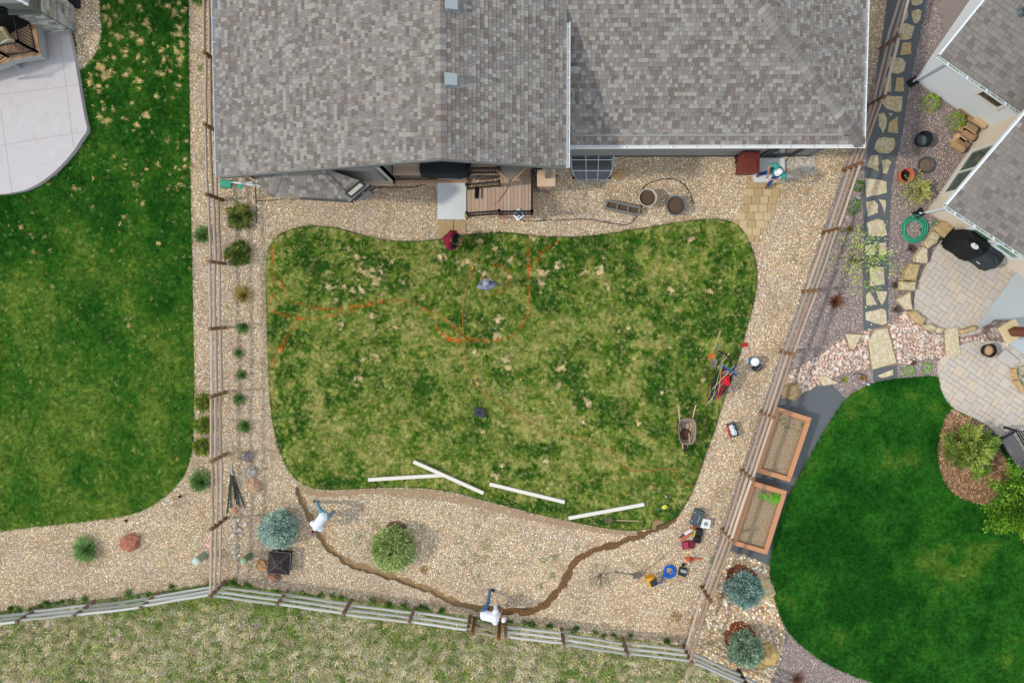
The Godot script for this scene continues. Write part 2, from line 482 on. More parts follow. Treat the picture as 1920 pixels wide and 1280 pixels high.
var g_dark := Color(); var g_mid := Color(); var g_light := Color(); var g_straw := Color(); var g_dead := Color(); var g_paint := Color()
var w_dark := Color(); var w_mid := Color(); var w_light := Color()
var e_dark := Color(); var e_mid := Color(); var e_light := Color()
var w_dead := Color(); var f_green := Color(); var f_mid := Color(); var f_straw := Color()

func grass_palette() -> void:
	g_dark = pc(52, 94, 32); g_mid = pc(94, 128, 42); g_light = pc(148, 160, 78); g_straw = pc(190, 180, 116); g_dead = pc(230, 208, 158); g_paint = pc(238, 96, 40)
	w_dead = pc(222, 196, 136); w_dark = pc(34, 84, 26); w_mid = pc(64, 112, 36); w_light = pc(116, 142, 56)
	e_dark = pc(30, 86, 26); e_mid = pc(48, 110, 34); e_light = pc(98, 132, 48)
	f_green = pc(104, 130, 60); f_mid = pc(150, 149, 104); f_straw = pc(192, 180, 150)

func grass_mid(x: float, z: float) -> Color:
	var a := 0.42 * noise_a.get_noise_2d(x * 34.0, z * 34.0) + 0.5 * noise_b.get_noise_2d(x * 95.0, z * 95.0) + 0.6 * noise_d.get_noise_2d(x * 240.0, z * 240.0)
	var b := noise_c.get_noise_2d(x * 13.0 + 70.0, z * 13.0)
	var k := 0.6 + a * 0.6 + b * 0.22
	var lush := 0.0
	var warp := 1.0 + 0.8 * noise_b.get_noise_2d(x * 60.0, z * 60.0) + 0.5 * noise_d.get_noise_2d(x * 170.0, z * 170.0)
	for e in lush_map.get(Vector2i(floori(x), floori(z)), []):
		lush = maxf(lush, 1.0 - smoothstep(0.62, 1.3, Vector2((x - e.x) / e.z, (z - e.y) / e.w).length() * warp))
	k = clampf(k + 0.05 - 0.54 * lush, 0.0, 1.0)
	var c := g_dark.lerp(g_mid, smoothstep(0.02, 0.42, k))
	c = c.lerp(g_light, smoothstep(0.42, 0.8, k))
	c = c.lerp(g_straw, 0.8 * smoothstep(0.74, 1.05, k))
	var s := spot_at(x, z)
	if s > 0.4: c = c.lerp(g_dark, 0.6 * smoothstep(0.4, 0.7, s + 0.3 * noise_d.get_noise_2d(x * 150.0, z * 150.0)))
	if s > 0.9: c = c.lerp(g_dead, smoothstep(0.9, 1.15, s))
	return c

func grass_west(x: float, z: float) -> Color:
	var a := noise_a.get_noise_2d(x * 20.0 + 300.0, z * 14.0) + 0.6 * noise_b.get_noise_2d(x * 60.0, z * 60.0)
	var far := smoothstep(-0.5, 0.7, 0.8 * noise_c.get_noise_2d(x * 14.0 + 40.0, z * 9.0) + (z + 1.5) * 0.1)
	var k := clampf(0.28 + 0.5 * far + a * 0.36 + 0.3 * noise_d.get_noise_2d(x * 180.0, z * 180.0), 0.0, 1.0)
	var c := w_dark.lerp(w_mid, smoothstep(0.0, 0.55, k)).lerp(w_light, smoothstep(0.5, 1.1, k))
	var s := spot_at(x, z)
	if s > 0.85: c = c.lerp(w_dead, smoothstep(0.95, 1.2, s))
	return c

func grass_east(x: float, z: float) -> Color:
	var a := noise_a.get_noise_2d(x * 18.0 + 900.0, z * 18.0) + 0.5 * noise_b.get_noise_2d(x * 60.0, z * 60.0)
	var b := noise_c.get_noise_2d(x * 8.0 + 20.0, z * 8.0 + 500.0)
	var k := clampf(0.28 + a * 0.45 + b * 0.5, 0.0, 1.0)
	var c := e_dark.lerp(e_mid, smoothstep(0.0, 0.5, k)).lerp(e_light, smoothstep(0.5, 1.1, k))
	return c

func grass_field(x: float, z: float) -> Color:
	var a := 0.7 * noise_a.get_noise_2d(x * 70.0, z * 120.0) + 0.6 * noise_b.get_noise_2d(x * 140.0, z * 220.0)
	var b := noise_c.get_noise_2d(x * 10.0, z * 10.0 + 300.0)
	var near := 1.0 - smoothstep(0.2, 1.6, z - (10.5 + absf(x + 4.0) * 0.02))
	var k := clampf(0.56 + a * 0.8 + b * 0.35 - 0.25 * near, 0.0, 1.0)
	return f_green.lerp(f_mid, smoothstep(0.1, 0.5, k)).lerp(f_straw, smoothstep(0.5, 0.95, k))

func grass(kind: int, x: float, z: float) -> Color:
	var c := grass_mid(x, z) if kind == 2 else (grass_west(x, z) if kind == 3 else (grass_field(x, z) if kind == 4 else grass_east(x, z)))
	if kind == 2:
		var s: float = paint_map.get(Vector2i(floori(x / 0.03), floori(z / 0.03)), 0.0)
		if s > 0.0: c = c.lerp(g_paint, minf(s, 0.9))
	return c

func grass_sheet(called: String, poly: PackedVector2Array, kind: int, y: float, label: String, cell_m: float) -> void:
	var lo := Vector2(1e9, 1e9)
	var hi := -lo
	for q in poly:
		lo = lo.min(q); hi = hi.max(q)
	var w := int((hi.x - lo.x) / cell_m)
	var h := int((hi.y - lo.y) / cell_m)
	var im := Image.create(w, h, false, Image.FORMAT_RGB8)
	for j in h:
		for i in w:
			var x := lo.x + (i + 0.5) * cell_m
			var z := lo.y + (j + 0.5) * cell_m
			var c := grass(kind, x, z)
			var g := rng.randf_range(0.68, 1.3)          # single blades and thatch
			im.set_pixel(i, j, Color(c.r * g * rng.randf_range(0.9, 1.12), c.g * g, c.b * g).linear_to_srgb())
	var m := StandardMaterial3D.new()
	m.albedo_texture = ImageTexture.create_from_image(im)
	m.roughness = 1.0; m.metallic_specular = 0.1
	var mb := MB.new()
	mb.uv_scale = Vector4(lo.x, lo.y, hi.x - lo.x, hi.y - lo.y)
	mb.slab(poly, y - 0.17, y)
	ground_part(called, mb, m, label)

# ------------------------------------------------------------------ scattered small matter
func tuft_mesh(seed_n: int, blades: int, spread: float, tall: float, wide: float) -> ArrayMesh:
	var r := RandomNumberGenerator.new()
	r.seed = seed_n
	var mb := MB.new()
	for i in blades:
		var a := r.randf() * TAU
		var p := Vector3(r.randf_range(-1, 1), 0, r.randf_range(-1, 1)) * spread
		var lean := Vector3(cos(a), 0, sin(a))
		var side := Vector3(-lean.z, 0, lean.x) * wide * r.randf_range(0.7, 1.3)
		var h := tall * r.randf_range(0.6, 1.2)
		var mid := p + lean * h * 0.35 + Vector3.UP * h * 0.65
		var tip := p + lean * h * r.randf_range(0.8, 1.3) + Vector3.UP * h * r.randf_range(0.6, 0.95)
		mb.col = Color(1, 1, 1) * r.randf_range(0.8, 1.2)
		mb.col.a = 1.0
		mb.quad(p - side, p + side, mid + side * 0.8, mid - side * 0.8)
		mb.tri(mid - side * 0.8, mid + side * 0.8, tip)
	fix_up(mb, 1.6)          # the blades light like the turf they form
	return mb.mesh(vc(1.0, 0.1))

func pebble_mesh(seed_n: int) -> ArrayMesh:
	var mb := MB.new()
	mb.ball(Vector3.ZERO, Vector3(1.0, 0.62, 0.78), noise_b, 0.55, seed_n * 13.7, 0 if seed_n < 3 else 1)
	return mb.mesh(vc(0.85, 0.3))

func scatter(called: String, label: String, category: String, ids: Array, gap: float, meshes: Array, shade: Callable, size_lo: float, size_hi: float, y: float, tilt: float, keep := 1.0, holes := []) -> void:
	var lists := []
	for m in meshes: lists.append([])
	var nx := int(GW * GC / gap)
	var nz := int(GH * GC / gap)
	var want := {}
	for i in ids: want[i] = true
	for j in nz:
		for i in nx:
			var x := GX0 + (i + rng.randf()) * gap
			var z := GZ0 + (j + rng.randf()) * gap
			var id := cell(x, z)
			if not want.has(id): continue
			if keep < 1.0 and rng.randf() > keep: continue
			lists[rng.randi() % meshes.size()].append(Vector3(x, id, z))
	for k in meshes.size():
		var mm := MultiMesh.new()
		mm.transform_format = MultiMesh.TRANSFORM_3D
		mm.use_colors = true
		mm.mesh = meshes[k]
		var list: Array = lists[k]
		mm.instance_count = list.size()
		for i in list.size():
			var p: Vector3 = list[i]
			var s := rng.randf_range(size_lo, size_hi)
			var b := Basis(Vector3.UP, rng.randf() * TAU)
			if tilt > 0.0: b = b * Basis(Vector3.RIGHT, rng.randf_range(-tilt, tilt))
			mm.set_instance_transform(i, Transform3D(b.scaled(Vector3(s, s, s)), Vector3(p.x, y, p.z)))
			mm.set_instance_color(i, shade.call(p))
		var o := MultiMeshInstance3D.new()
		o.name = numbered(called)
		o.multimesh = mm
		o.set_meta("kind", "stuff"); o.set_meta("label", label); o.set_meta("category", category)
		add_child(o)

var tan_pebbles := []
var grey_pebbles := []
var pink_pebbles := []
var bark_chips := []

func shade_gravel(p: Vector3) -> Color:
	var k := noise_c.get_noise_2d(p.x * 12.0, p.z * 12.0)
	var c: Color = tan_pebbles[rng.randi() % tan_pebbles.size()]
	var warm := 1.0 + 0.10 * k
	var damp := noise_a.get_noise_2d(p.x * 22.0 + 500.0, p.z * 22.0) + 0.4 * noise_d.get_noise_2d(p.x * 200.0, p.z * 200.0)
	if damp > 0.42 and rng.randf() < 0.55: c = c.lerp(pc(158, 128, 92), 0.65)          # soil worked up between the stones
	return vary(Color(minf(c.r * warm * 1.32, 0.8), minf(c.g * warm * 1.34, 0.8), minf(c.b * (warm - 0.06 * k) * 1.32, 0.8)), 0.3)

func shade_grey(p: Vector3) -> Color: return vary(grey_pebbles[rng.randi() % grey_pebbles.size()] * 1.9, 0.3)
func shade_pink(p: Vector3) -> Color: return vary(pink_pebbles[rng.randi() % pink_pebbles.size()], 0.15)
func shade_bark(p: Vector3) -> Color: return vary(bark_chips[rng.randi() % bark_chips.size()] * 1.7, 0.28)
func shade_soil(p: Vector3) -> Color: return vary(pc(172, 132, 92), 0.3)
func shade_grass(p: Vector3) -> Color:
	var c := grass(int(p.y), p.x, p.z)
	var k := int(p.y)
	if k != 6 and rng.randf() < (0.2 if k == 2 else (0.02 if k == 3 else 0.07)): c = c.lerp(g_straw, 0.55)          # single dry tufts among the green
	elif rng.randf() < 0.15: c = c.lerp(g_dark, 0.4)
	var s := rng.randf_range(0.6, 1.95)
	if k == 4: s *= 1.22
	return Color(minf(c.r * s * rng.randf_range(0.88, 1.14), 1.0), minf(c.g * s, 1.0), minf(c.b * s * rng.randf_range(0.75, 1.2), 1.0))

func build_ground() -> void:
	cells.resize(GW * GH)
	grass_palette()
	prepare_marks()
	tan_pebbles = [pc(238, 218, 186), pc(222, 196, 158), pc(200, 172, 134), pc(180, 156, 130), pc(230, 216, 200), pc(210, 176, 132), pc(160, 142, 124), pc(244, 234, 216), pc(214, 190, 164), pc(192, 150, 112)]
	grey_pebbles = [pc(150, 134, 130), pc(128, 114, 112), pc(108, 98, 98), pc(172, 156, 146), pc(140, 118, 112), pc(94, 86, 88), pc(186, 170, 158)]
	pink_pebbles = [pc(236, 206, 186), pc(228, 190, 168), pc(244, 222, 206), pc(214, 184, 168), pc(236, 226, 214), pc(208, 194, 182)]
	bark_chips = [pc(150, 108, 74), pc(176, 134, 96), pc(120, 84, 58), pc(200, 164, 126), pc(98, 70, 50), pc(216, 190, 160)]

	var fence_line := []                       # the rear boundary, from the left edge to beyond the right edge
	for q in [[-160, 1166], [76, 1138], [421, 1093], [659, 1124], [881, 1155], [949, 1165], [1167, 1196], [1281, 1210], [1384, 1256], [1500, 1310], [1700, 1420]]: fence_line.append(q)
	var far := MB.new()
	far.box(Vector3(0, -0.55, 0), Vector3(900, 0.4, 900))
	ground_part("ground", far, mn("far_ground", [pc(110, 120, 60), pc(150, 146, 96)], 0.02, 9.0, 1.0))

	# gravel yard, with the trench cut out of it
	var yard := [[-160, -90], [1722, -90], [1684, -20], [1651, 92], [1624, 201], [1582, 319], [1505, 546], [1427, 772], [1354, 992], [1281, 1210], [949, 1166], [881, 1156], [659, 1125], [421, 1093], [76, 1138], [-160, 1166]]
	var trench_w := widen(TRENCH_W, 0.125, 0.09)
	var trench_e := widen(TRENCH_E, 0.125, 0.08)
	var pieces := []
	for half in [[[-400, -400], [760, -400], [760, 1500], [-400, 1500]], [[760, -400], [2400, -400], [2400, 1500], [760, 1500]]]:
		pieces.append_array(Geometry2D.intersect_polygons(P2(yard), P2(half)))
	for cut in [trench_w, trench_e]:
		var left := []
		for q in pieces:
			for r in Geometry2D.clip_polygons(q, cut):
				if not Geometry2D.is_polygon_clockwise(r): left.append(r)
		pieces = left
	var gravel_m := mn("gravel_bed", [pc(164, 146, 124), pc(192, 174, 150), pc(208, 192, 168)], 0.05, 1.3, 1.0, 0.6)  # toned darker than the pebbles: crevice shade painted into the base colour
	for q in pieces:
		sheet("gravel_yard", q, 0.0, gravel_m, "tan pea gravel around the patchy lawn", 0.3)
	var soil_m := mn("trench_soil", [pc(168, 134, 94), pc(196, 162, 118), pc(184, 150, 106)], 0.03, 0.8, 1.0, 1.5)
	sheet("trench_floor", trench_w, -0.1, soil_m, "open narrow trench dug through the gravel", 0.04)
	sheet("trench_backfill", trench_e, -0.02, mn("fresh_soil", [pc(134, 98, 62), pc(158, 120, 80), pc(176, 138, 96)], 0.05, 0.6, 1.0, 2.0), "dark fresh soil filling the curved trench", 0.18)
	sheet("bare_soil_strip", P2(smooth(SOIL_EDGE, true, 3)), 0.012, mn("edge_soil", [pc(166, 138, 108), pc(198, 172, 142), pc(184, 156, 124)], 0.04, 0.9, 1.0, 1.2), "bare brown soil along the lawn edge", 0.05)

	# east yard: dark rock mulch under everything else there
	var east := [[1722, -90], [1684, -20], [1651, 92], [1624, 201], [1582, 319], [1505, 546], [1427, 772], [1354, 992], [1281, 1210], [1384, 1258], [1500, 1312], [1700, 1400], [2080, 1400], [2080, -90]]
	sheet("rock_mulch", P2(east), -0.004, mn("rock_mulch", [pc(130, 120, 117), pc(160, 147, 141), pc(184, 169, 160)], 0.06, 1.0, 1.0, 0.5), "grey and purple crushed rock between house and fence", 0.2)
	var fines := mn("fines", [pc(92, 98, 102), pc(108, 113, 117), pc(120, 124, 126)], 0.08, 0.7, 1.0, 0.2)
	sheet("flagstone_path", P2(smooth(PATH_FLAG, true, 2)), 0.006, fines, "dark grey fines path set with flagstones", 0.06)
	sheet("fines_path", P2(PATH_FINES), 0.008, fines, "dark blue grey fines around the raised beds", 0.06)
	sheet("cobble_bed", P2(smooth(COBBLE_BED, true, 2)), 0.01, mn("cobble_base", [pc(160, 130, 112), pc(200, 168, 148)], 0.05, 0.8, 1.0, 0.6), "dry creek bed of pink cobbles", 0.06)
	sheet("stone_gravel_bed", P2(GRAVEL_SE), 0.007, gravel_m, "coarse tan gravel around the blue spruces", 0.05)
	sheet("bark_mulch_bed", P2(smooth(MULCH_BED, true, 2)), 0.035, mn("bark", [pc(150, 114, 84), pc(188, 150, 114)], 0.06, 0.7, 1.0, 1.0), "brown bark mulch bed beside the patio", 0.08)
	var field := []
	for q in fence_line: field.append(q)
	field.append_array([[1700, 1500], [-160, 1500]])

	paint_cells(P2(yard), 1)
	paint_cells(P2(east), 5)
	paint_cells(P2(field), 4)
	paint_cells(P2(smooth(PATH_FLAG, true, 2)), 7)
	paint_cells(P2(PATH_FINES), 7)
	paint_cells(P2(GRAVEL_SE), 12)
	paint_cells(P2(smooth(COBBLE_BED, true, 2)), 10)
	for q in [[[1638, 612], [1668, 610], [1686, 682], [1634, 698], [1624, 636]], [[1582, 622], [1620, 624], [1604, 660], [1592, 656]], [[1770, 612], [1800, 610], [1806, 668], [1772, 678]]]: paint_cells(P2(q), 7)
	paint_cells(P2(smooth(LAWN_WEST, true, 3)), 3)
	paint_cells(P2(smooth(LAWN_MID, true, 3)), 2)
	paint_cells(P2(smooth(LAWN_EAST, true, 3)), 6)
	paint_cells(P2(smooth(MULCH_BED, true, 2)), 8)
	paint_cells(P2(smooth(ISLAND_W, true, 3)), 14)
	paint_cells(P2(smooth(SOIL_EDGE, true, 3)), 13)
	for q in [trench_w]: paint_cells(q, 9)
	paint_cells(trench_e, 11)
	for q in [PATIO_ONE, PATIO_TWO, PATIO_WEST, [[-160, -90], [90, -90], [130, 60], [-160, 60]]]: paint_cells(P2(q), 9)
	for q in [[[430, -90], [1600, -90], [1530, 285], [1070, 287], [1000, 335], [440, 330]], [[1760, -90], [2080, -90], [2080, 640], [1912, 516], [1740, 396], [1852, 222], [1716, 150], [1770, 60]]]: paint_cells(P2(q), 9)

	grass_sheet("lawn", P2(smooth(LAWN_MID, true, 3)), 2, LAWN_Y - 0.012, "patchy green and straw lawn in the middle yard", 0.025)
	grass_sheet("lawn", P2(smooth(LAWN_WEST, true, 3)), 3, LAWN_Y - 0.012, "deep green lawn with dead tan spots beside the concrete patio", 0.04)
	grass_sheet("lawn", P2(smooth(LAWN_EAST, true, 3)), 6, LAWN_Y - 0.012, "lush dark green lawn beside the raised beds", 0.04)
	grass_sheet("field", P2(field), 4, -0.01, "rough dry field grass behind the rear fence", 0.04)
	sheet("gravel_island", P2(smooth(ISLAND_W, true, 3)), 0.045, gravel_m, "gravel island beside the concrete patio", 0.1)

	# plastic edging round the middle lawn
	var ed := MB.new()
	var line := PL(smooth(LAWN_MID, true, 3), LAWN_Y + 0.012)
	line.append(line[0])
	ed.tube(line, 0.018, 5, -1.0, false)
	var eo := ground_part("lawn_edging", ed, mt(66, 70, 52, 0.8))
	eo.set_meta("label", "thin dark plastic edging round the patchy lawn")

	var tufts := [tuft_mesh(1, 8, 0.035, 0.055, 0.009), tuft_mesh(2, 8, 0.035, 0.06, 0.009)]
	scatter("lawn_grass", "short mown grass blades on the lawns", "grass", [2, 3, 6], 0.062, tufts, shade_grass, 0.8, 1.25, LAWN_Y - 0.012, 0.0)
	scatter("field_grass", "rough field grass behind the rear fence", "grass", [4], 0.08, [tuft_mesh(5, 8, 0.05, 0.1, 0.008)], shade_grass, 0.7, 1.5, -0.01, 0.0)
	scatter("gravel", "loose tan and white pea gravel", "gravel", [1, 12], 0.038, [pebble_mesh(0), pebble_mesh(1)], shade_gravel, 0.014, 0.03, 0.004, 0.6)
	scatter("island_gravel", "loose tan gravel beside the raised patio", "gravel", [14], 0.041, [pebble_mesh(0)], shade_gravel, 0.016, 0.034, 0.05, 0.6)
	scatter("crushed_rock", "loose grey and purple crushed rock", "gravel", [5], 0.045, [pebble_mesh(2)], shade_grey, 0.012, 0.026, 0.002, 0.6)
	scatter("coarse_gravel", "coarse pale stones around the blue spruces", "gravel", [12], 0.1, [pebble_mesh(4)], shade_gravel, 0.035, 0.06, 0.015, 0.6)
	scatter("creek_pebbles", "small pink pebbles of the dry creek", "pebbles", [10], 0.07, [pebble_mesh(5)], shade_pink, 0.025, 0.055, 0.02, 0.6)
	scatter("bark_chips", "loose brown bark chips", "mulch", [8], 0.05, [tuft_mesh(9, 5, 0.03, 0.02, 0.009)], shade_bark, 0.8, 1.5, 0.036, 0.4)
	scatter("stray_gravel", "stray gravel on the bare soil strip", "gravel", [13], 0.06, [pebble_mesh(1)], shade_gravel, 0.014, 0.028, 0.014, 0.6, 0.4)
	scatter("soil_clods", "small clods of dug soil", "soil", [11, 13], 0.06, [pebble_mesh(0)], shade_soil, 0.012, 0.03, 0.0, 0.6, 0.6)

# ------------------------------------------------------------------ roofs of single shingles
var roof_tones := []
var roof_tone_mats := []
var shingle_meshes := []

func prepare_roof() -> void:
	roof_tones = [pc(164, 160, 153), pc(146, 141, 136), pc(139, 133, 128), pc(126, 118, 113), pc(151, 142, 135), pc(131, 121, 115), pc(143, 139, 134)]
	for c in roof_tones:
		var m := StandardMaterial3D.new()
		m.albedo_color = c.linear_to_srgb()
		m.roughness = 0.95; m.metallic_specular = 0.2
		roof_tone_mats.append(m)
		shingle_meshes.append(wedge(m))

func wedge(m: Material) -> ArrayMesh:            # x along the eave, z up the slope, y out; thick at the low edge
	var mb := MB.new()
	var a := Vector3(0, 1, 0); var b := Vector3(1, 1, 0); var d := Vector3(1, 0.15, 1); var e := Vector3(0, 0.15, 1)
	mb.tri(a, d, b); mb.tri(a, e, d)
	mb.quad(Vector3(0, 0, 0), Vector3(0, 1, 0), Vector3(1, 1, 0), Vector3(1, 0, 0))
	mb.tri(Vector3(0, 0, 0), Vector3(0, 0, 1), a); mb.tri(Vector3(0, 0, 1), e, a)
	mb.tri(Vector3(1, 0, 0), b, Vector3(1, 0, 1)); mb.tri(Vector3(1, 0, 1), b, d)
	for i in mb.n.size():
		if absf(mb.n[i].y) > 0.5: mb.n[i] = Vector3(0, 1, 0)
	return mb.mesh(m)

# quad_pts: the plane's corners in order; the first two are the low edge. Fills it with courses; whole tabs are candidates for being parts of their own.
func shingle_plane(pts: Array, expo: float, wide_lo: float, wide_hi: float, rest: MB, cands: Array) -> void:
	var o: Vector3 = pts[0]
	var u: Vector3 = (pts[1] - pts[0]).normalized()
	var nn: Vector3 = u.cross(pts[pts.size() - 1] - pts[0]).normalized()
	if nn.y < 0.0: nn = -nn
	var vv := nn.cross(u).normalized()
	if vv.dot(pts[pts.size() - 1] - pts[0]) < 0.0: vv = -vv
	var q := []
	var vmax := 0.0
	for p in pts:
		var w := Vector2((p - o).dot(u), (p - o).dot(vv))
		q.append(w); vmax = maxf(vmax, w.y)
	var rows := int(ceil(vmax / expo))
	for r in rows:
		var v0 := r * expo
		var v1 := minf(v0 + expo, vmax - 0.0005)
		var s0 := span(q, v0 + 0.0005)
		var s1 := span(q, v1)
		var lo := minf(s0.x, s1.x)
		var hi := maxf(s0.y, s1.y)
		var x := lo - rng.randf() * wide_hi
		while x < hi:
			var w := rng.randf_range(wide_lo, wide_hi)
			var xa := maxf(x, lo)
			var xb := minf(x + w - 0.006, hi)
			x += w
			if xb - xa < 0.02: continue
			var tone := 0
			var k := rng.randf()
			if k < 0.24: tone = 0
			elif k < 0.4: tone = 1
			elif k < 0.56: tone = 2
			elif k < 0.7: tone = 3
			elif k < 0.78: tone = 4
			elif k < 0.87: tone = 5
			else: tone = 6
			var th := 0.011 if rng.randf() < 0.5 else 0.02
			if xa >= s0.x and xa >= s1.x and xb <= s0.y and xb <= s1.y:
				cands.append([o + u * xa + vv * v0 + nn * 0.002, u * (xb - xa), nn * th, vv * (v1 - v0 + 0.004), tone, (xb - xa)])
			else:
				rest.col = roof_tones[tone]
				var p0 := o + u * clampf(xa, s0.x, s0.y) + vv * v0
				var p1 := o + u * clampf(xb, s0.x, s0.y) + vv * v0
				var p2 := o + u * clampf(xb, s1.x, s1.y) + vv * v1
				var p3 := o + u * clampf(xa, s1.x, s1.y) + vv * v1
				tab(rest, p0, p1, p2, p3, nn, th)

func tab(mb: MB, p0: Vector3, p1: Vector3, p2: Vector3, p3: Vector3, nn: Vector3, th: float) -> void:
	var a := p0 + nn * (th + 0.002); var b := p1 + nn * (th + 0.002); var d := p2 + nn * (th * 0.15 + 0.002); var e := p3 + nn * (th * 0.15 + 0.002)
	if (b - a).cross(d - a).dot(nn) > 0.0:
		mb.quad(a, b, d, e); mb.quad(p0, p1, b, a)
	else:
		mb.quad(a, e, d, b); mb.quad(p0, a, b, p1)
	mb.tri(p0, a, e); mb.tri(p1, d, b)

func span(q: Array, v: float) -> Vector2:
	var lo := 1e9
	var hi := -1e9
	for i in q.size():
		var a: Vector2 = q[i]
		var b: Vector2 = q[(i + 1) % q.size()]
		if (a.y <= v) != (b.y <= v):
			var x := a.x + (v - a.y) / (b.y - a.y) * (b.x - a.x)
			lo = minf(lo, x); hi = maxf(hi, x)
	return Vector2(lo, hi)

func lay_shingles(roof: Node3D, origin: Vector3, cands: Array, rest: MB, most: int) -> void:
	cands.sort_custom(func(a, b): return a[5] > b[5])
	for i in cands.size():
		var q: Array = cands[i]
		if i < most:
			var s := MeshInstance3D.new()
			s.name = "shingle"
			s.mesh = shingle_meshes[q[4]]
			s.transform = Transform3D(Basis(q[1], q[2], q[3]), q[0] - origin)
			roof.add_child(s, true)
		else:
			rest.col = vary(roof_tones[q[4]], 0.06)
			tab(rest, q[0], q[0] + q[1], q[0] + q[1] + q[3], q[0] + q[3], q[2].normalized(), q[2].length())
	if rest.v.size():
		var o := objw("shingle_courses", rest, vc(0.95, 0.2), roof)
		o.set_meta("kind", "stuff")

func caps(roof: Node3D, origin: Vector3, a: Vector3, b: Vector3, na: Vector3, nb: Vector3, half: float, step: float) -> void:     # bent cap shingles along a ridge or hip, from low to high
	var d := (b - a)
	var len := d.length()
	d = d / len
	var sa := (d.cross(na)).normalized()
	if sa.dot(nb) > 0.0: sa = -sa
	var sb := (d.cross(nb)).normalized()
	if sb.dot(na) > 0.0: sb = -sb
	if sa.y > 0.0: sa = -sa
	if sb.y > 0.0: sb = -sb
	var up := (na + nb).normalized()
	var x := 0.0
	while x < len:
		var e := minf(x + step * 1.15, len)
		var mb := MB.new()
		var t := rng.randi() % roof_tones.size()
		mb.col = vary(roof_tones[t], 0.08)
		var p := a + d * x - origin
		var q := a + d * e - origin
		var lift0 := up * 0.05
		var lift1 := up * 0.03
		for s in [sa, sb]:
			mb.quad(p + lift0, q + lift1, q + s * half + lift1 * 0.6, p + s * half + lift0 * 0.6)
			mb.quad(p + s * half + lift0 * 0.6, p + s * half - up * 0.02, p - up * 0.02, p + lift0)
			mb.quad(p + s * half + lift0 * 0.6, q + s * half + lift1 * 0.6, q + s * half - up * 0.03, p + s * half - up * 0.03)
		for i in range(0, mb.v.size(), 3):
			if (mb.v[i + 2] - mb.v[i]).cross(mb.v[i + 1] - mb.v[i]).dot(up) < -0.00001:
				var k := mb.v[i + 1]
				mb.v[i + 1] = mb.v[i + 2]; mb.v[i + 2] = k
				for j in 3: mb.n[i + j] = -mb.n[i + j]
		obj("ridge_cap", mb, vc(0.95, 0.2), roof)
		x += step

func gutter(parent: Node3D, a: Vector3, b: Vector3, outward: Vector3, m: Material, called := "gutter") -> void:     # an open trough along an eave
	var mb := MB.new()
	var o := outward.normalized()
	var down := Vector3.DOWN
	var prof := [[0.0, 0.02], [0.0, 0.11], [0.085, 0.11], [0.12, 0.04], [0.12, 0.0], [0.105, 0.0], [0.105, 0.04], [0.075, 0.095], [0.015, 0.095], [0.015, 0.02]]
	for i in prof.size():
		var j := (i + 1) % prof.size()
		var p: Vector3 = o * prof[i][0] + down * prof[i][1]
		var q: Vector3 = o * prof[j][0] + down * prof[j][1]
		mb.quad(a + p, a + q, b + q, b + p)
	for i in mb.n.size(): mb.n[i] = mb.n[i]
	objw(called, mb, m, parent)
	var len := (b - a).length()
	var k := 0.4
	var hb := MB.new()
	while k < len:
		hb.box(a.lerp(b, k / len) + o * 0.06 + down * 0.012, Vector3(0.02, 0.012, 0.02) + Vector3(absf(o.x), 0, absf(o.z)) * 0.09)
		k += 0.75
	if hb.v.size():
		var h := objw("gutter_hangers", hb, m, parent)
		h.set_meta("kind", "stuff")

func wall_quad(parent: Node3D, called: String, a: Vector3, b: Vector3, h0: float, h1: float, thick: float, m: Material) -> MeshInstance3D:   # a wall standing on the ground line a-b, thick towards its left
	var mb := MB.new()
	var d := (b - a); d.y = 0
	var len := d.length()
	var mid := (a + b) * 0.5
	var bas := Basis(Vector3.UP, atan2(-d.z, d.x))
	mb.box(Vector3(mid.x, (h0 + h1) * 0.5, mid.z) + bas * Vector3(0, 0, -thick * 0.5), Vector3(len, h1 - h0, thick), bas)
	return objw(called, mb, m, parent)

func stone_face(parent: Node3D, a: Vector3, b: Vector3, h0: float, h1: float, tones: Array, called := "veneer_stone") -> void:          # ledge stones proud of a wall line a-b, on its right-hand side
	var d := (b - a); d.y = 0
	var len := d.length()
	d = d / len
	var out := Vector3(-d.z, 0, d.x)
	var bas := Basis(Vector3.UP, atan2(-d.z, d.x))
	var y := h0
	while y < h1 - 0.02:
		var hh := minf(rng.randf_range(0.07, 0.16), h1 - y)
		var x := 0.0
		while x < len - 0.01:
			var w := minf(rng.randf_range(0.14, 0.38), len - x)
			var th := rng.randf_range(0.03, 0.085)
			var mb := MB.new()
			mb.col = vary(tones[rng.randi() % tones.size()], 0.14)
			mb.box(a + d * (x + w * 0.5) + Vector3.UP * (y + hh * 0.5) + out * th * 0.5, Vector3(w - 0.012, hh - 0.01, th), bas, 0.008)
			objw(called, mb, vc(0.95), parent)
			x += w
		y += hh

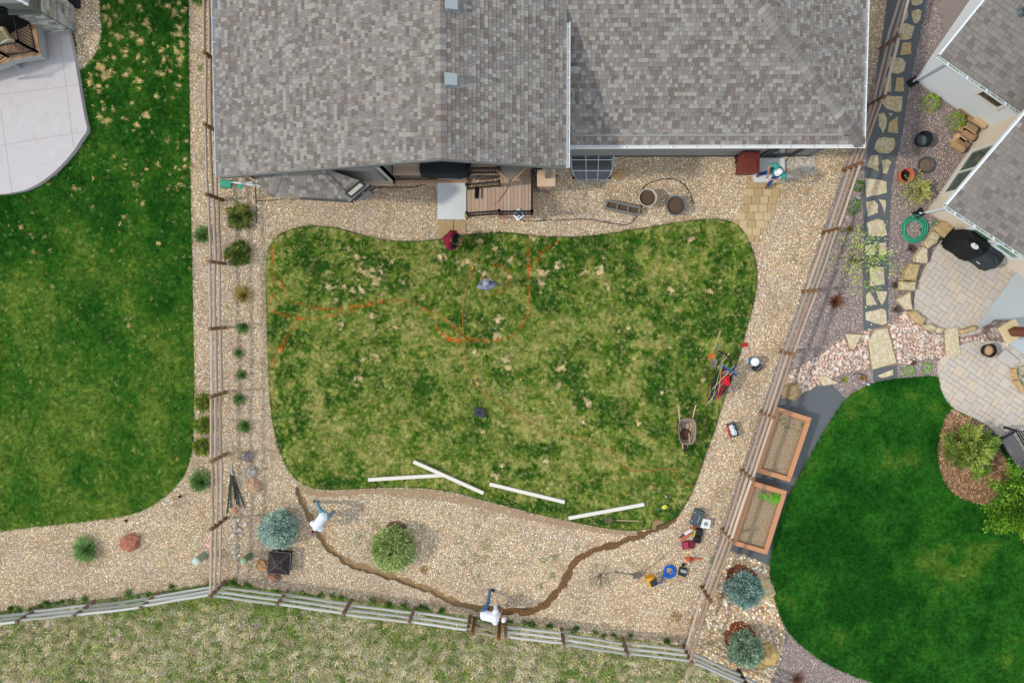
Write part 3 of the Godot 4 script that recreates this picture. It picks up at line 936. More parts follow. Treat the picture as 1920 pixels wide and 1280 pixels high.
# ------------------------------------------------------------------ the grey house at the head of the yard
func build_house() -> void:
	prepare_roof()
	var white := mt(250, 252, 252, 0.4, 0.0, 0.5)
	var grey_wall := mn("stucco_grey", [pc(150, 150, 148), pc(162, 161, 158)], 0.08, 0.5, 0.95, 0.15)
	var grey_trim := mt(128, 130, 128, 0.7)
	var he := 2.85
	var sw := P(410, 331, he)
	var xr := P(826, 150, 5.5).x
	var hr := 5.5
	var pitch := (hr - he) / (xr - sw.x)
	var xe := P(1061, 200, 4.1).x
	var hx := hr - pitch * (xe - xr)
	var zs := sw.z
	var zn := -15.5
	# lower east wing
	var hw := 2.85
	var wse := P(1617, 270, hw)
	var wp := 0.36
	var zw := wse.z
	var zv := zw - (hx - hw) / wp                 # where the wing's roof reaches the main eave
	var house := thing("house", "grey shingled house with covered deck facing the patchy lawn", "house", Vector3(0, 0, zs))
	var roof := Node3D.new()
	roof.name = "roof"; house.add_child(roof)
	var under := MB.new()
	var ridge_s := Vector3(xr, hr, zs); var ridge_n := Vector3(xr, hr, zn)
	var nw := Vector3(sw.x, he, zn)
	var se := Vector3(xe, hx, zs); var ne := Vector3(xe, hx, zn)
	var t := Vector3(0, -0.16, 0)
	for q in [[sw, ridge_s, ridge_n, nw], [ridge_s, se, ne, ridge_n]]:      # the roof's boards, a hand thick
		under.quad(q[0], q[1], q[2], q[3])
		under.quad(q[0] + t, q[3] + t, q[2] + t, q[1] + t)
		under.quad(q[0] + t, q[1] + t, q[1], q[0])
		under.quad(q[1], q[1] + t, q[2] + t, q[2])
		under.quad(q[3] + t, q[0] + t, q[0], q[3])
	# wing: south plane, east plane and the hip between them
	var wsw := Vector3(xe - 0.6, hw, zw)
	var hip_d := 9.5
	var hip_top := wse + Vector3(-hip_d, hip_d * wp, -hip_d)
	var wing_nw := Vector3(xe - 0.6, hw + wp * hip_d, zw - hip_d)
	var wne := Vector3(wse.x, hw, zw - hip_d)
	for q in [[wsw, wse, hip_top, wing_nw], [wse, wne, hip_top]]:
		for i in range(1, q.size() - 1):
			under.tri(q[0], q[i], q[i + 1])
			under.tri(q[0] + t, q[i + 1] + t, q[i] + t)
		under.quad(q[0] + t, q[1] + t, q[1], q[0])
	var base := objw("roof_boards", under, mt(96, 92, 90, 0.95), roof)
	var org := Vector3(0, 0, zs)
	var rest := MB.new()
	var cands := []
	shingle_plane([nw, sw, ridge_s, ridge_n], 0.122, 0.085, 0.185, rest, cands)
	shingle_plane([se, ne, ridge_n, ridge_s], 0.122, 0.085, 0.185, rest, cands)
	# the wing's south plane stops where it runs under the main eave
	shingle_plane([wsw + Vector3(0.3, 0, 0), wse, hip_top, wing_nw + Vector3(0.3, 0, 0)], 0.122, 0.085, 0.185, rest, cands)
	shingle_plane([wse, wne, hip_top], 0.122, 0.085, 0.185, rest, cands)
	var seen := []
	for q in cands:
		if q[0].z < -12.0: continue
		seen.append(q)
	lay_shingles(roof, org, seen, rest, 300)
	var nwst := Vector3(-pitch, 1, 0).normalized()
	var nest := Vector3(pitch, 1, 0).normalized()
	caps(roof, org, ridge_s, ridge_n, nwst, nest, 0.17, 0.15)
	caps(roof, org, wse, hip_top, Vector3(0, 1, wp).normalized(), Vector3(wp, 1, 0).normalized(), 0.2, 0.17)
	# gable trim, gutters
	for q in [[sw, ridge_s], [ridge_s, se]]:
		var tr := MB.new()
		var a: Vector3 = q[0] + Vector3(0, 0.0, 0.004)
		var b: Vector3 = q[1] + Vector3(0, 0.0, 0.004)
		var dn := Vector3(0, -0.2, 0)
		var f := Vector3(0, 0, 0.03)
		tr.quad(a + dn + f, b + dn + f, b + f, a + f); tr.quad(a + f, b + f, b, a); tr.quad(a + dn, b + dn, b + dn + f, a + dn + f)
		objw("rake_board", tr, grey_trim, house)
	gutter(house, nw + Vector3(0, -0.01, 0), sw + Vector3(0, -0.01, 0), Vector3(-1, 0, 0), mt(214, 218, 222, 0.45))
	gutter(house, se + Vector3(0, -0.01, 0), Vector3(xe, hx - 0.01, zv + 0.5), Vector3(1, 0, 0), white)
	gutter(house, Vector3(xe + 0.06, hw - 0.01, zw), Vector3(wse.x + 0.1, hw - 0.01, zw), Vector3(0, 0, 1), white)
	gutter(house, Vector3(wse.x, hw - 0.01, zw + 0.1), Vector3(wse.x, hw - 0.01, zw - hip_d), Vector3(1, 0, 0), white)

	# walls. The deck is recessed under the gable
	var z_wall := P(720, 345).z
	var x_deck0 := P(741, 345).x
	var x_deck1 := P(1066, 300).x
	var x_w := sw.x + 0.45
	var z_back := z_wall - 2.6
	wall_quad(house, "wall", Vector3(x_w, 0, z_wall), Vector3(x_deck0, 0, z_wall), 0.0, he + 0.1, 0.2, grey_wall)
	wall_quad(house, "wall", Vector3(x_w, 0, zn + 1), Vector3(x_w, 0, z_wall), 0.0, he + 0.15, 0.2, grey_wall)
	wall_quad(house, "wall", Vector3(x_deck0, 0, z_wall), Vector3(x_deck0, 0, z_back), 0.0, 3.6, 0.2, grey_wall)
	wall_quad(house, "wall", Vector3(x_deck0, 0, z_back), Vector3(x_deck1, 0, z_back), 0.0, 4.0, 0.2, grey_wall)
	# gable walls: one over the west room, one set back behind the covered deck
	for q in [[x_w, x_deck0, z_wall - 0.02], [x_deck0, xe - 0.3, z_back - 0.02]]:
		var gable := MB.new()
		var xs := [q[0], q[1]]
		if q[0] < xr and q[1] > xr: xs = [q[0], xr, q[1]]
		for i in xs.size() - 1:
			var ha: float = hr - pitch * absf(xs[i] - xr) - 0.17
			var hb2: float = hr - pitch * absf(xs[i + 1] - xr) - 0.17
			gable.quad(Vector3(xs[i], 2.6, q[2]), Vector3(xs[i + 1], 2.6, q[2]), Vector3(xs[i + 1], hb2, q[2]), Vector3(xs[i], ha, q[2]))
		objw("gable_wall", gable, grey_wall, house)
	var zww := P(1200, 293).z
	var xww := P(1520, 293).x
	wall_quad(house, "wall", Vector3(x_deck1 - 0.1, 0, zww), Vector3(xww, 0, zww), 0.0, hw + 0.12, 0.2, grey_wall)
	wall_quad(house, "wall", Vector3(xww, 0, zww), Vector3(xww, 0, zw - hip_d + 1.0), 0.0, hw + 0.12, 0.2, grey_wall)
	wall_quad(house, "wall", Vector3(x_deck1, 0, z_back), Vector3(x_deck1, 0, zww), 0.0, hw - 0.02, 0.2, grey_wall)
	# dark base trim and a back door in the wing wall
	var plinth := MB.new()
	plinth.box(Vector3((x_deck1 + xww) * 0.5, 0.07, zww + 0.012), Vector3(xww - x_deck1, 0.14, 0.02))
	objw("plinth", plinth, mt(92, 90, 88), house)
	var dx := P(1452, 293).x
	var door := MB.new()
	door.box(Vector3(dx, 1.12, zww + 0.02), Vector3(0.95, 2.05, 0.03))
	var dr := objw("door", door, mt(64, 68, 72, 0.5), house)
	var fr := MB.new()
	for q in [[-0.53, 1.12, 0.1, 2.1], [0.53, 1.12, 0.1, 2.1], [0.0, 2.2, 1.16, 0.09]]:
		fr.box(Vector3(dx + q[0], q[1], zww + 0.03), Vector3(q[2], q[3], 0.06))
	objw("frame", fr, mt(86, 90, 90, 0.6), dr)
	var pane := MB.new()
	pane.box(Vector3(dx + 0.02, 1.35, zww + 0.042), Vector3(0.6, 1.2, 0.012))
	objw("pane", pane, mt(34, 40, 44, 0.08, 0.0, 0.8), dr)
	var hd := MB.new()
	hd.tube([Vector3(dx - 0.38, 1.0, zww + 0.04), Vector3(dx - 0.38, 1.0, zww + 0.1), Vector3(dx - 0.28, 1.0, zww + 0.1)], 0.014, 6)
	objw("handle", hd, mt(200, 200, 200, 0.3, 0.8), dr)
	# stone foot at the deck corner
	stone_face(house, Vector3(P(700, 345).x, 0, z_wall), Vector3(x_deck0, 0, z_wall), 0.0, 0.62, [pc(196, 172, 152), pc(168, 146, 132), pc(212, 194, 176), pc(146, 132, 126)])
	var sill := MB.new()
	sill.box(Vector3((P(690, 345).x + x_deck0) * 0.5, 0.66, z_wall + 0.06), Vector3(x_deck0 - P(690, 345).x + 0.06, 0.07, 0.16), Basis(), 0.01)
	objw("stone_ledge", sill, mt(208, 186, 164), house)
	var corner := MB.new()
	corner.box(Vector3(x_deck0 - 0.01, 1.9, z_wall + 0.012), Vector3(0.11, 2.4, 0.03))
	objw("corner_board", corner, mt(196, 196, 190), house)

	# bay with its own little roof
	var hb := 2.35
	var e0 := P(474, 329, hb); var e1 := P(506, 367, hb); var e2 := P(661, 373, hb); var e3 := P(694, 345, hb)
	var ht := 2.95
	var k0 := Vector3(e1.x + 0.55, ht, z_wall); var k1 := Vector3(e2.x - 0.75, ht, z_wall)
	e0.z = minf(e0.z, z_wall + 0.12); 
	var bay := Node3D.new()
	bay.name = "bay_roof"; house.add_child(bay)
	var bb := MB.new()
	var bt := Vector3(0, -0.1, 0)
	for q in [[e0, e1, k0], [e1, e2, k1, k0], [e2, e3, k1]]:
		for i in range(1, q.size() - 1):
			bb.tri(q[0] - Vector3(0, 0.003, 0), q[i] - Vector3(0, 0.003, 0), q[i + 1] - Vector3(0, 0.003, 0))
		bb.quad(q[0] + bt, q[1] + bt, q[1], q[0])
	bb.quad(e0 + bt, k0 + bt, k1 + bt, e3 + bt)
	bb.quad(e0 + bt, e3 + bt, e2 + bt, e1 + bt)
	objw("roof_boards", bb, mt(96, 94, 92), bay)
	var brest := MB.new()
	var bc := []
	shingle_plane([e0, e1, k0], 0.14, 0.1, 0.26, brest, bc)
	shingle_plane([e1, e2, k1, k0], 0.14, 0.1, 0.26, brest, bc)
	shingle_plane([e2, e3, k1], 0.14, 0.1, 0.26, brest, bc)
	lay_shingles(bay, org, bc, brest, 120)
	var nmid := (e2 - e1).cross(k0 - e1).normalized()
	if nmid.y < 0: nmid = -nmid
	var nlft := (e1 - e0).cross(k0 - e0).normalized()
	if nlft.y < 0: nlft = -nlft
	var nrgt := (e3 - e2).cross(k1 - e2).normalized()
	if nrgt.y < 0: nrgt = -nrgt
	caps(bay, org, e1, k0, nlft, nmid, 0.15, 0.15)
	caps(bay, org, e2, k1, nmid, nrgt, 0.15, 0.15)
	gutter(house, e1 + Vector3(0.95, 0, 0), e2, Vector3(0, 0, 1), mt(112, 114, 114, 0.5))
	gutter(house, e2, e3, Vector3(0.62, 0, 0.78), mt(112, 114, 114, 0.5))
	var bw := MB.new()
	var inx := [e0 + Vector3(0.35, 0, -0.1), e1 + Vector3(0.16, 0, -0.3), e2 + Vector3(-0.16, 0, -0.3), e3 + Vector3(-0.4, 0, -0.05)]
	for i in 3:
		var a: Vector3 = inx[i]; var b: Vector3 = inx[i + 1]
		bw.quad(Vector3(a.x, 0, a.z), Vector3(b.x, 0, b.z), Vector3(b.x, hb - 0.08, b.z), Vector3(a.x, hb - 0.08, a.z))
	objw("bay_wall", bw, grey_wall, house)
	# framed skylight strip on the bay's slanted face
	var sk := (e2 * 0.55 + e3 * 0.45)
	var up := (k1 - sk).normalized()
	var al := (e3 - e2).normalized()
	var fb := Basis(al, al.cross(up) * (1.0 if al.cross(up).y > 0 else -1.0), up)
	var kf := MB.new()
	var at := sk + up * 0.2 + fb.y * 0.05
	kf.box(at, Vector3(0.66, 0.06, 0.26), fb, 0.01)
	var kfo := objw("skylight", kf, mt(70, 72, 70, 0.6), house)
	var kp := MB.new()
	kp.box(at + fb.y * 0.034, Vector3(0.52, 0.02, 0.13), fb)
	objw("pane", kp, mt(214, 214, 192, 0.25), kfo)

	# roof vents
	for q in [[847, 8], [846, 150]]:
		var c := P(q[0], q[1], hr - 0.1)
		var hh := hr - pitch * (c.x - xr)
		c = P(q[0], q[1], hh + 0.12)
		hh = hr - pitch * (c.x - xr)
		var rb := Basis(Vector3.BACK, -atan(pitch))
		var vb := MB.new()
		vb.box(Vector3(c.x, hh + 0.11, c.z), Vector3(0.33, 0.2, 0.3), rb, 0.03)
		var vo := objw("roof_vent", vb, mt(160, 168, 170, 0.6), house)
		var vf := MB.new()
		vf.box(Vector3(c.x + 0.02, hh + 0.03, c.z), Vector3(0.42, 0.012, 0.38), rb)
		objw("flashing", vf, mt(140, 150, 154, 0.6, 0.2), vo)
		var vh := MB.new()
		vh.box(Vector3(c.x, hh + 0.225, c.z), Vector3(0.36, 0.02, 0.33), rb, 0.008)
		objw("hood", vh, mt(172, 182, 184, 0.6), vo)
	# down pipe at the west corner with its outlet
	var dp := MB.new()
	var d0 := Vector3(sw.x + 0.1, he - 0.15, zs - 0.1)
	dp.tube([d0, Vector3(x_w - 0.08, he - 0.5, z_wall + 0.08), Vector3(x_w - 0.08, 0.12, z_wall + 0.08), P(432, 341, 0.08), P(474, 342, 0.06)], 0.04, 6)
	objw("downspout", dp, mt(224, 228, 230, 0.5), house)

	# ---- deck
	var hd0 := 0.75
	var zd := P(850, 328, hd0).z
	var boards := [mt(208, 182, 160, 0.8), mt(200, 174, 152, 0.8), mt(214, 188, 166, 0.8)]
	var deck := thing("deck", "brown composite deck with landing and stairs under the gable", "deck", Vector3((x_deck0 + x_deck1) * 0.5, 0, zd))
	var x0 := x_deck0 + 0.05; var x1 := P(1002, 340, hd0).x
	var z := zd
	var i := 0
	while z > z_back + 0.2:
		var mb := MB.new()
		mb.box(Vector3((x0 + x_deck1 - 0.15) * 0.5, hd0 - 0.015, z - 0.07), Vector3(x_deck1 - 0.15 - x0, 0.03, 0.134), Basis(), 0.006)
		objw("deck_board", mb, boards[i % 3], deck)
		z -= 0.14; i += 1
	var joist := MB.new()
	joist.box(Vector3((x0 + x_deck1) * 0.5, hd0 - 0.14, zd - 0.06), Vector3(x_deck1 - x0 - 0.2, 0.2, 0.04))
	for k in 5: joist.box(Vector3(lerpf(x0 + 0.1, x_deck1 - 0.4, k / 4.0), (hd0 - 0.24) * 0.5, zd - 0.12), Vector3(0.1, hd0 - 0.24, 0.1))
	objw("deck_frame", joist, mt(132, 98, 76), deck)
	# landing: boards run towards the lawn
	var la := P(937, 346, hd0); var lb := P(998, 404, hd0)
	var n := 9
	for k in n:
		var xa := lerpf(la.x, lb.x, float(k) / n); var xb := lerpf(la.x, lb.x, float(k + 1) / n)
		var mb := MB.new()
		mb.box(Vector3((xa + xb) * 0.5, hd0 - 0.015, (zd + lb.z) * 0.5 + 0.004), Vector3(xb - xa - 0.008, 0.03, lb.z - zd - 0.008), Basis(), 0.006)
		objw("deck_board", mb, boards[(k * 2 + 1) % 3], deck)
	var fas := MB.new()
	fas.box(Vector3((la.x + lb.x) * 0.5, hd0 * 0.5 - 0.02, lb.z + 0.012), Vector3(lb.x - la.x, hd0 - 0.05, 0.022))
	fas.box(Vector3(lb.x + 0.012, hd0 * 0.5 - 0.02, (zd + lb.z) * 0.5), Vector3(0.022, hd0 - 0.05, lb.z - zd))
	objw("fascia", fas, mt(196, 164, 142), deck)
	# stairs going down to the concrete pad
	var sx := P(876, 380, 0.15).x
	var treads := 4
	for k in treads:
		var th := hd0 * (treads - k) / (treads + 1.0)
		var xa := lerpf(la.x, sx, float(k) / treads); var xb := lerpf(la.x, sx, float(k + 1) / treads)
		for s in 2:
			var mb := MB.new()
			var xm := lerpf(xa, xb, 0.25 + 0.5 * s)
			mb.box(Vector3(xm, th - 0.015, (la.z + lb.z) * 0.5), Vector3(absf(xb - xa) * 0.5 - 0.008, 0.03, lb.z - la.z), Basis(), 0.006)
			objw("tread_board", mb, boards[(k + s) % 3], deck)
		var rs := MB.new()
		rs.box(Vector3(xa - 0.012, th + 0.05, (la.z + lb.z) * 0.5), Vector3(0.02, hd0 / (treads + 1.0) - 0.03, lb.z - la.z - 0.02))
		objw("riser", rs, boards[1], deck)
	# black railings: landing south, landing east, stairs both sides, deck edge stub
	var black := mt(44, 42, 44, 0.5, 0.2)
	railing(deck, Vector3(la.x, hd0, lb.z - 0.03), Vector3(lb.x - 0.03, hd0, lb.z - 0.03), black)
	railing(deck, Vector3(lb.x - 0.03, hd0, lb.z - 0.03), Vector3(lb.x - 0.03, hd0, zd + 0.05), black)
	railing(deck, Vector3(la.x, hd0, lb.z - 0.05), Vector3(sx + 0.05, 0.16, lb.z - 0.05), black)
	railing(deck, Vector3(la.x, hd0, la.z + 0.05), Vector3(sx + 0.05, 0.16, la.z + 0.05), black)
	railing(deck, Vector3(la.x, hd0, zd - 0.06), Vector3(P(884, 330, hd0).x, hd0, zd - 0.06), black)
	railing(deck, Vector3(lb.x + 0.02, hd0, zd - 0.04), Vector3(P(1012, 340, hd0).x, hd0, zd - 0.04), black)
	# landscape timber on the ground in front of the deck
	var tb := MB.new()
	var ta := P(741, 341); var tc := P(878, 342)
	tb.box(Vector3((ta.x + tc.x) * 0.5, 0.07, ta.z), Vector3(tc.x - ta.x, 0.14, 0.12), Basis(), 0.015)
	one_at(tb, "landscape_timber", mt(188, 152, 126), "tan squared timber lying in the gravel along the deck", "timber", Vector3((ta.x + tc.x) * 0.5, 0, ta.z))

	# stone column carrying the gable's corner
	var cp := P(1021, 347)
	var col := thing("porch_column", "tan capped stone column under the gable corner beside the deck", "column", Vector3(cp.x, 0, cp.z))
	var core := MB.new()
	core.box(Vector3(cp.x, 0.75, cp.z), Vector3(0.42, 1.5, 0.42))
	objw("core", core, mt(120, 110, 100), col)
	var tones := [pc(206, 184, 160), pc(170, 150, 132), pc(190, 172, 156), pc(146, 130, 120)]
	var cr := 0.21
	stone_face(col, Vector3(cp.x - cr, 0, cp.z + cr), Vector3(cp.x + cr, 0, cp.z + cr), 0.0, 1.5, tones)
	stone_face(col, Vector3(cp.x - cr, 0, cp.z - cr), Vector3(cp.x - cr, 0, cp.z + cr), 0.0, 1.5, tones)
	stone_face(col, Vector3(cp.x + cr, 0, cp.z + cr), Vector3(cp.x + cr, 0, cp.z - cr), 0.0, 1.5, tones)
	var capm := MB.new()
	capm.box(Vector3(cp.x, 1.54, cp.z), Vector3(0.62, 0.09, 0.62), Basis(), 0.012)
	objw("cap", capm, mt(226, 196, 164), col)
	var post := MB.new()
	post.box(Vector3(cp.x + 0.05, 2.6, cp.z - 0.05), Vector3(0.2, 2.0, 0.2), Basis(), 0.01)
	objw("post", post, mt(140, 138, 130), col)

func one_at(mb: MB, called: String, m: Material, label: String, category: String, at: Vector3, group := "") -> MeshInstance3D:      # world coordinates -> one thing with its origin at its base
	for k in mb.v.size(): mb.v[k] -= at
	return one(called, mb, m, label, category, at, 0.0, group)

func railing(parent: Node3D, a: Vector3, b: Vector3, m: Material) -> void:
	var hh := 0.92
	for p in [a, b]:
		var mb := MB.new()
		mb.box(p + Vector3.UP * (hh + 0.05) * 0.5, Vector3(0.075, hh + 0.05, 0.075), Basis(), 0.008)
		mb.box(p + Vector3.UP * (hh + 0.06), Vector3(0.1, 0.03, 0.1), Basis(), 0.01)
		objw("rail_post", mb, m, parent)
	for h in [0.1, hh - 0.04]:
		var mb := MB.new()
		var d := b - a
		mb.tube([a + Vector3.UP * h, b + Vector3.UP * h], 0.022 if h < 0.5 else 0.03, 4)
		objw("handrail" if h > 0.5 else "bottom_rail", mb, m, parent)
	var n := maxi(2, int((b - a).length() / 0.115))
	for k in range(1, n):
		var p := a.lerp(b, float(k) / n)
		var mb := MB.new()
		mb.box(p + Vector3.UP * hh * 0.5, Vector3(0.018, hh - 0.12, 0.018))
		objw("baluster", mb, m, parent)

# ------------------------------------------------------------------ split-rail fences
func fence(called: String, label: String, posts: Array, heights: Array, post_h: float, post_c: Array, rail_c: Array, rail_r: float, step_rail := true) -> Node3D:
	var at := P(posts[posts.size() / 2][0], posts[posts.size() / 2][1])
	var f := thing(called, label, "fence", at)
	var line := PL(posts)
	for i in line.size():
		var d: Vector3 = (line[mini(i + 1, line.size() - 1)] - line[maxi(i - 1, 0)]).normalized()
		post_part(f, line[i], d, post_h, post_c)
	for i in line.size() - 1:
		var a: Vector3 = line[i]; var b: Vector3 = line[i + 1]
		var d := (b - a).normalized()
		var s := Vector3(-d.z, 0, d.x)
		for h in heights:
			var mb := MB.new()
			mb.col = vary(rail_c[rng.randi() % rail_c.size()], 0.1)
			var pts := []
			for k in 5:
				var w := k / 4.0
				pts.append(a.lerp(b, w) + d * (-0.06 if k == 0 else (0.06 if k == 4 else 0.0)) + s * (rng.randf_range(-0.012, 0.012) + 0.018 * (1.0 if i % 2 else -1.0)) + Vector3.UP * (h + rng.randf_range(-0.012, 0.012)))
			mb.tube(pts, rail_r * rng.randf_range(0.9, 1.1), 8)
			# weathering runs along the grain: each strip of the rail has its own tone
			var strip := PackedFloat32Array()
			for k in 8: strip.append(rng.randf_range(0.86, 1.12))
			for k in mb.c.size():
				var q: float = strip[(k / 6) % 8]
				mb.c[k] = Color(mb.c[k].r * q, mb.c[k].g * q, mb.c[k].b * q)
			objw("rail", mb, rail_mat(), f)
	return f

func rail_mat() -> Material:
	return vc(0.92, 0.2)

func post_part(f: Node3D, p: Vector3, d: Vector3, post_h: float, tones: Array) -> void:
	var mb := MB.new()
	mb.col = vary(tones[rng.randi() % tones.size()], 0.12)
	var bas := Basis(Vector3.UP, atan2(-d.z, d.x) + rng.randf_range(-0.08, 0.08)) * Basis(Vector3.RIGHT, rng.randf_range(-0.02, 0.02))
	mb.box(p + Vector3.UP * (post_h * 0.5 - 0.1), Vector3(0.12, post_h + 0.2, 0.13), bas, 0.022)
	for k in mb.c.size():
		var q := 0.86 + 0.28 * absf(noise_d.get_noise_3d(mb.v[k].x * 300.0, mb.v[k].y * 40.0, mb.v[k].z * 300.0))
		mb.c[k] = Color(mb.c[k].r * q, mb.c[k].g * q, mb.c[k].b * q)
	objw("post", mb, vc(0.95, 0.2), f)

func build_fences() -> void:
	var rust := [pc(150, 118, 88), pc(138, 104, 76), pc(158, 128, 98)]
	var tan := [pc(192, 168, 148), pc(176, 152, 132), pc(204, 184, 166), pc(186, 170, 156)]
	var pale := [pc(206, 206, 198), pc(190, 190, 182), pc(216, 216, 210)]
	fence("split_rail_fence", "weathered tan three-rail fence between the deep green lawn and the house", LEFT_POSTS, [0.42, 0.8, 1.17], 1.32, rust, tan, 0.05)
	fence("split_rail_fence", "long tan split-rail fence beside the raised beds and flagstone path", RIGHT_POSTS, [0.42, 0.8, 1.17], 1.32, rust, tan, 0.052)
	fence("split_rail_fence", "pale grey rail fence along the rough field, west of its gate", REAR_POSTS, [0.4, 0.78, 1.14], 1.28, [pc(136, 116, 96), pc(148, 126, 106)], pale, 0.05)
	fence("split_rail_fence", "short pale rail fence between the small gate and the long fence", REAR_POSTS_E, [0.4, 0.78, 1.14], 1.28, [pc(136, 116, 96), pc(148, 126, 106)], pale, 0.05)
	fence("split_rail_fence", "grey rail fence behind the blue spruces, meeting the field", SIDE_POSTS_SE, [0.4, 0.78, 1.14], 1.28, [pc(80, 66, 56)], [pc(180, 182, 176), pc(166, 168, 164)], 0.05)
	# little gate
	var g0 := P(890, 1158); var g1 := P(937, 1167)
	var gate := thing("gate", "small brown wooden gate with a diagonal brace in the rear fence", "gate", (g0 + g1) * 0.5)
	var d := (g1 - g0).normalized()
	for p in [g0, g1]: post_part(gate, p, d, 1.28, [pc(136, 92, 66)])
	for h in [0.35, 0.72, 1.08]:
		var mb := MB.new()
		mb.col = vary(pc(176, 164, 146), 0.1)
		mb.tube([g0 + Vector3.UP * h + d * 0.07, g1 + Vector3.UP * h - d * 0.07], 0.04, 6)
		objw("rail", mb, vc(0.9), gate)
	var br := MB.new()
	br.col = pc(116, 74, 50)
	br.tube([g0 + Vector3.UP * 0.3 + Vector3(0, 0, 0.07), g1 + Vector3.UP * 1.1 + Vector3(0, 0, 0.07)], 0.035, 4)
	objw("brace", br, vc(0.9), gate)

# ------------------------------------------------------------------ the east neighbour's garden
func zoomed(list: Array, k: float, ox: float, oy: float) -> Array:
	var out := []
	for q in list: out.append([q[0] / k + ox, q[1] / k + oy])
	return out

func centre_of(poly: PackedVector2Array) -> Vector2:
	var c := Vector2.ZERO
	for q in poly: c += q
	return c / poly.size()

func roughened(poly: PackedVector2Array, amount: float) -> PackedVector2Array:      # extra points on every edge, moved a little
	var out := PackedVector2Array()
	for i in poly.size():
		var a := poly[i]
		var b := poly[(i + 1) % poly.size()]
		out.append(a)
		var n := maxi(1, int(a.distance_to(b) / 0.12))
		var s := (b - a).orthogonal().normalized()
		for k in range(1, n):
			out.append(a.lerp(b, float(k) / n) + s * rng.randf_range(-amount, amount))
	return out

func stone_slab(poly: PackedVector2Array, y0: float, y1: float, inset: float, tone: Color) -> MB:      # a split stone: mottled tones on its faces
	var mb := MB.new()
	mb.col = tone
	mb.slab(roughened(poly, 0.012), y0, y1, inset)
	return mb

func stone_mat(key: String, a: Color, b: Color, d: Color) -> Material:
	return mn(key, [a, b, d, b], 0.014, 1.6, 0.95, 0.0, Vector3.ONE, 3)

func pavers(parent: Node3D, origin: Vector3, poly: PackedVector2Array, y: float, turn: float, unit: float, tones: Array, most: int) -> void:
	var c := centre_of(poly)
	var ax := Vector2(cos(turn), sin(turn))
	var ay := Vector2(-ax.y, ax.x)
	var taken := {}
	var share := {}
	var n := 60
	var made := 0
	var rest := MB.new()
	for j in range(-n, n):
		for i in range(-n, n):
			if taken.has(Vector2i(i, j)): continue
			var w := 1
			var h := 1
			var k := rng.randf()
			if k < 0.3 and not taken.has(Vector2i(i + 1, j)): w = 2
			elif k < 0.55: h = 2
			elif k < 0.68 and not taken.has(Vector2i(i + 1, j)):
				w = 2; h = 2
			for a in w:
				for b in h: taken[Vector2i(i + a, j + b)] = true
			var g := 0.005
			var q := PackedVector2Array()
			for e in [[0, 0], [1, 0], [1, 1], [0, 1]]:
				q.append(c + ax * (i * unit + e[0] * w * unit + (g if e[0] == 0 else -g)) + ay * (j * unit + e[1] * h * unit + (g if e[1] == 0 else -g)))
			var inside := 0
			for e in q:
				if Geometry2D.is_point_in_polygon(e, poly): inside += 1
			if inside == 0: continue
			var tone := rng.randi() % tones.size()
			var lift := rng.randf_range(-0.002, 0.002)
			if inside == 4:
				var mid := (q[0] + q[2]) * 0.5
				var key := [w, h, tone]
				if not share.has(key):
					var mb := MB.new()
					mb.box(Vector3(0, -0.03, 0), Vector3(w * unit - 2 * g, 0.06, h * unit - 2 * g), Basis(), 0.006)
					share[key] = mb.mesh(mt_lin(tones[tone], 0.9))
				if made < most and absf(mid.x) < 19.5:
					var o := MeshInstance3D.new()
					o.name = "paver"
					o.mesh = share[key]
					o.transform = Transform3D(Basis(Vector3.UP, -turn), Vector3(mid.x, y + lift, mid.y) - origin)
					parent.add_child(o, true)
					made += 1
				else:
					rest.col = tones[tone]
					rest.slab(q, y - 0.05, y + lift, 0.004)
			else:
				for r in Geometry2D.intersect_polygons(q, poly):
					rest.col = vary(tones[tone], 0.05)
					rest.slab(r, y - 0.05, y + lift)
	if rest.v.size():
		var o := objw("paver_border", rest, vc(0.9), parent)
		o.set_meta("kind", "stuff")

func mt_lin(c: Color, rough: float) -> StandardMaterial3D:
	var key := "l%.3f_%.3f_%.3f_%.2f" % [c.r, c.g, c.b, rough]
	if not mats.has(key):
		var m := StandardMaterial3D.new()
		m.albedo_color = c.linear_to_srgb()
		m.roughness = rough; m.metallic_specular = 0.25
		mats[key] = m
	return mats[key]

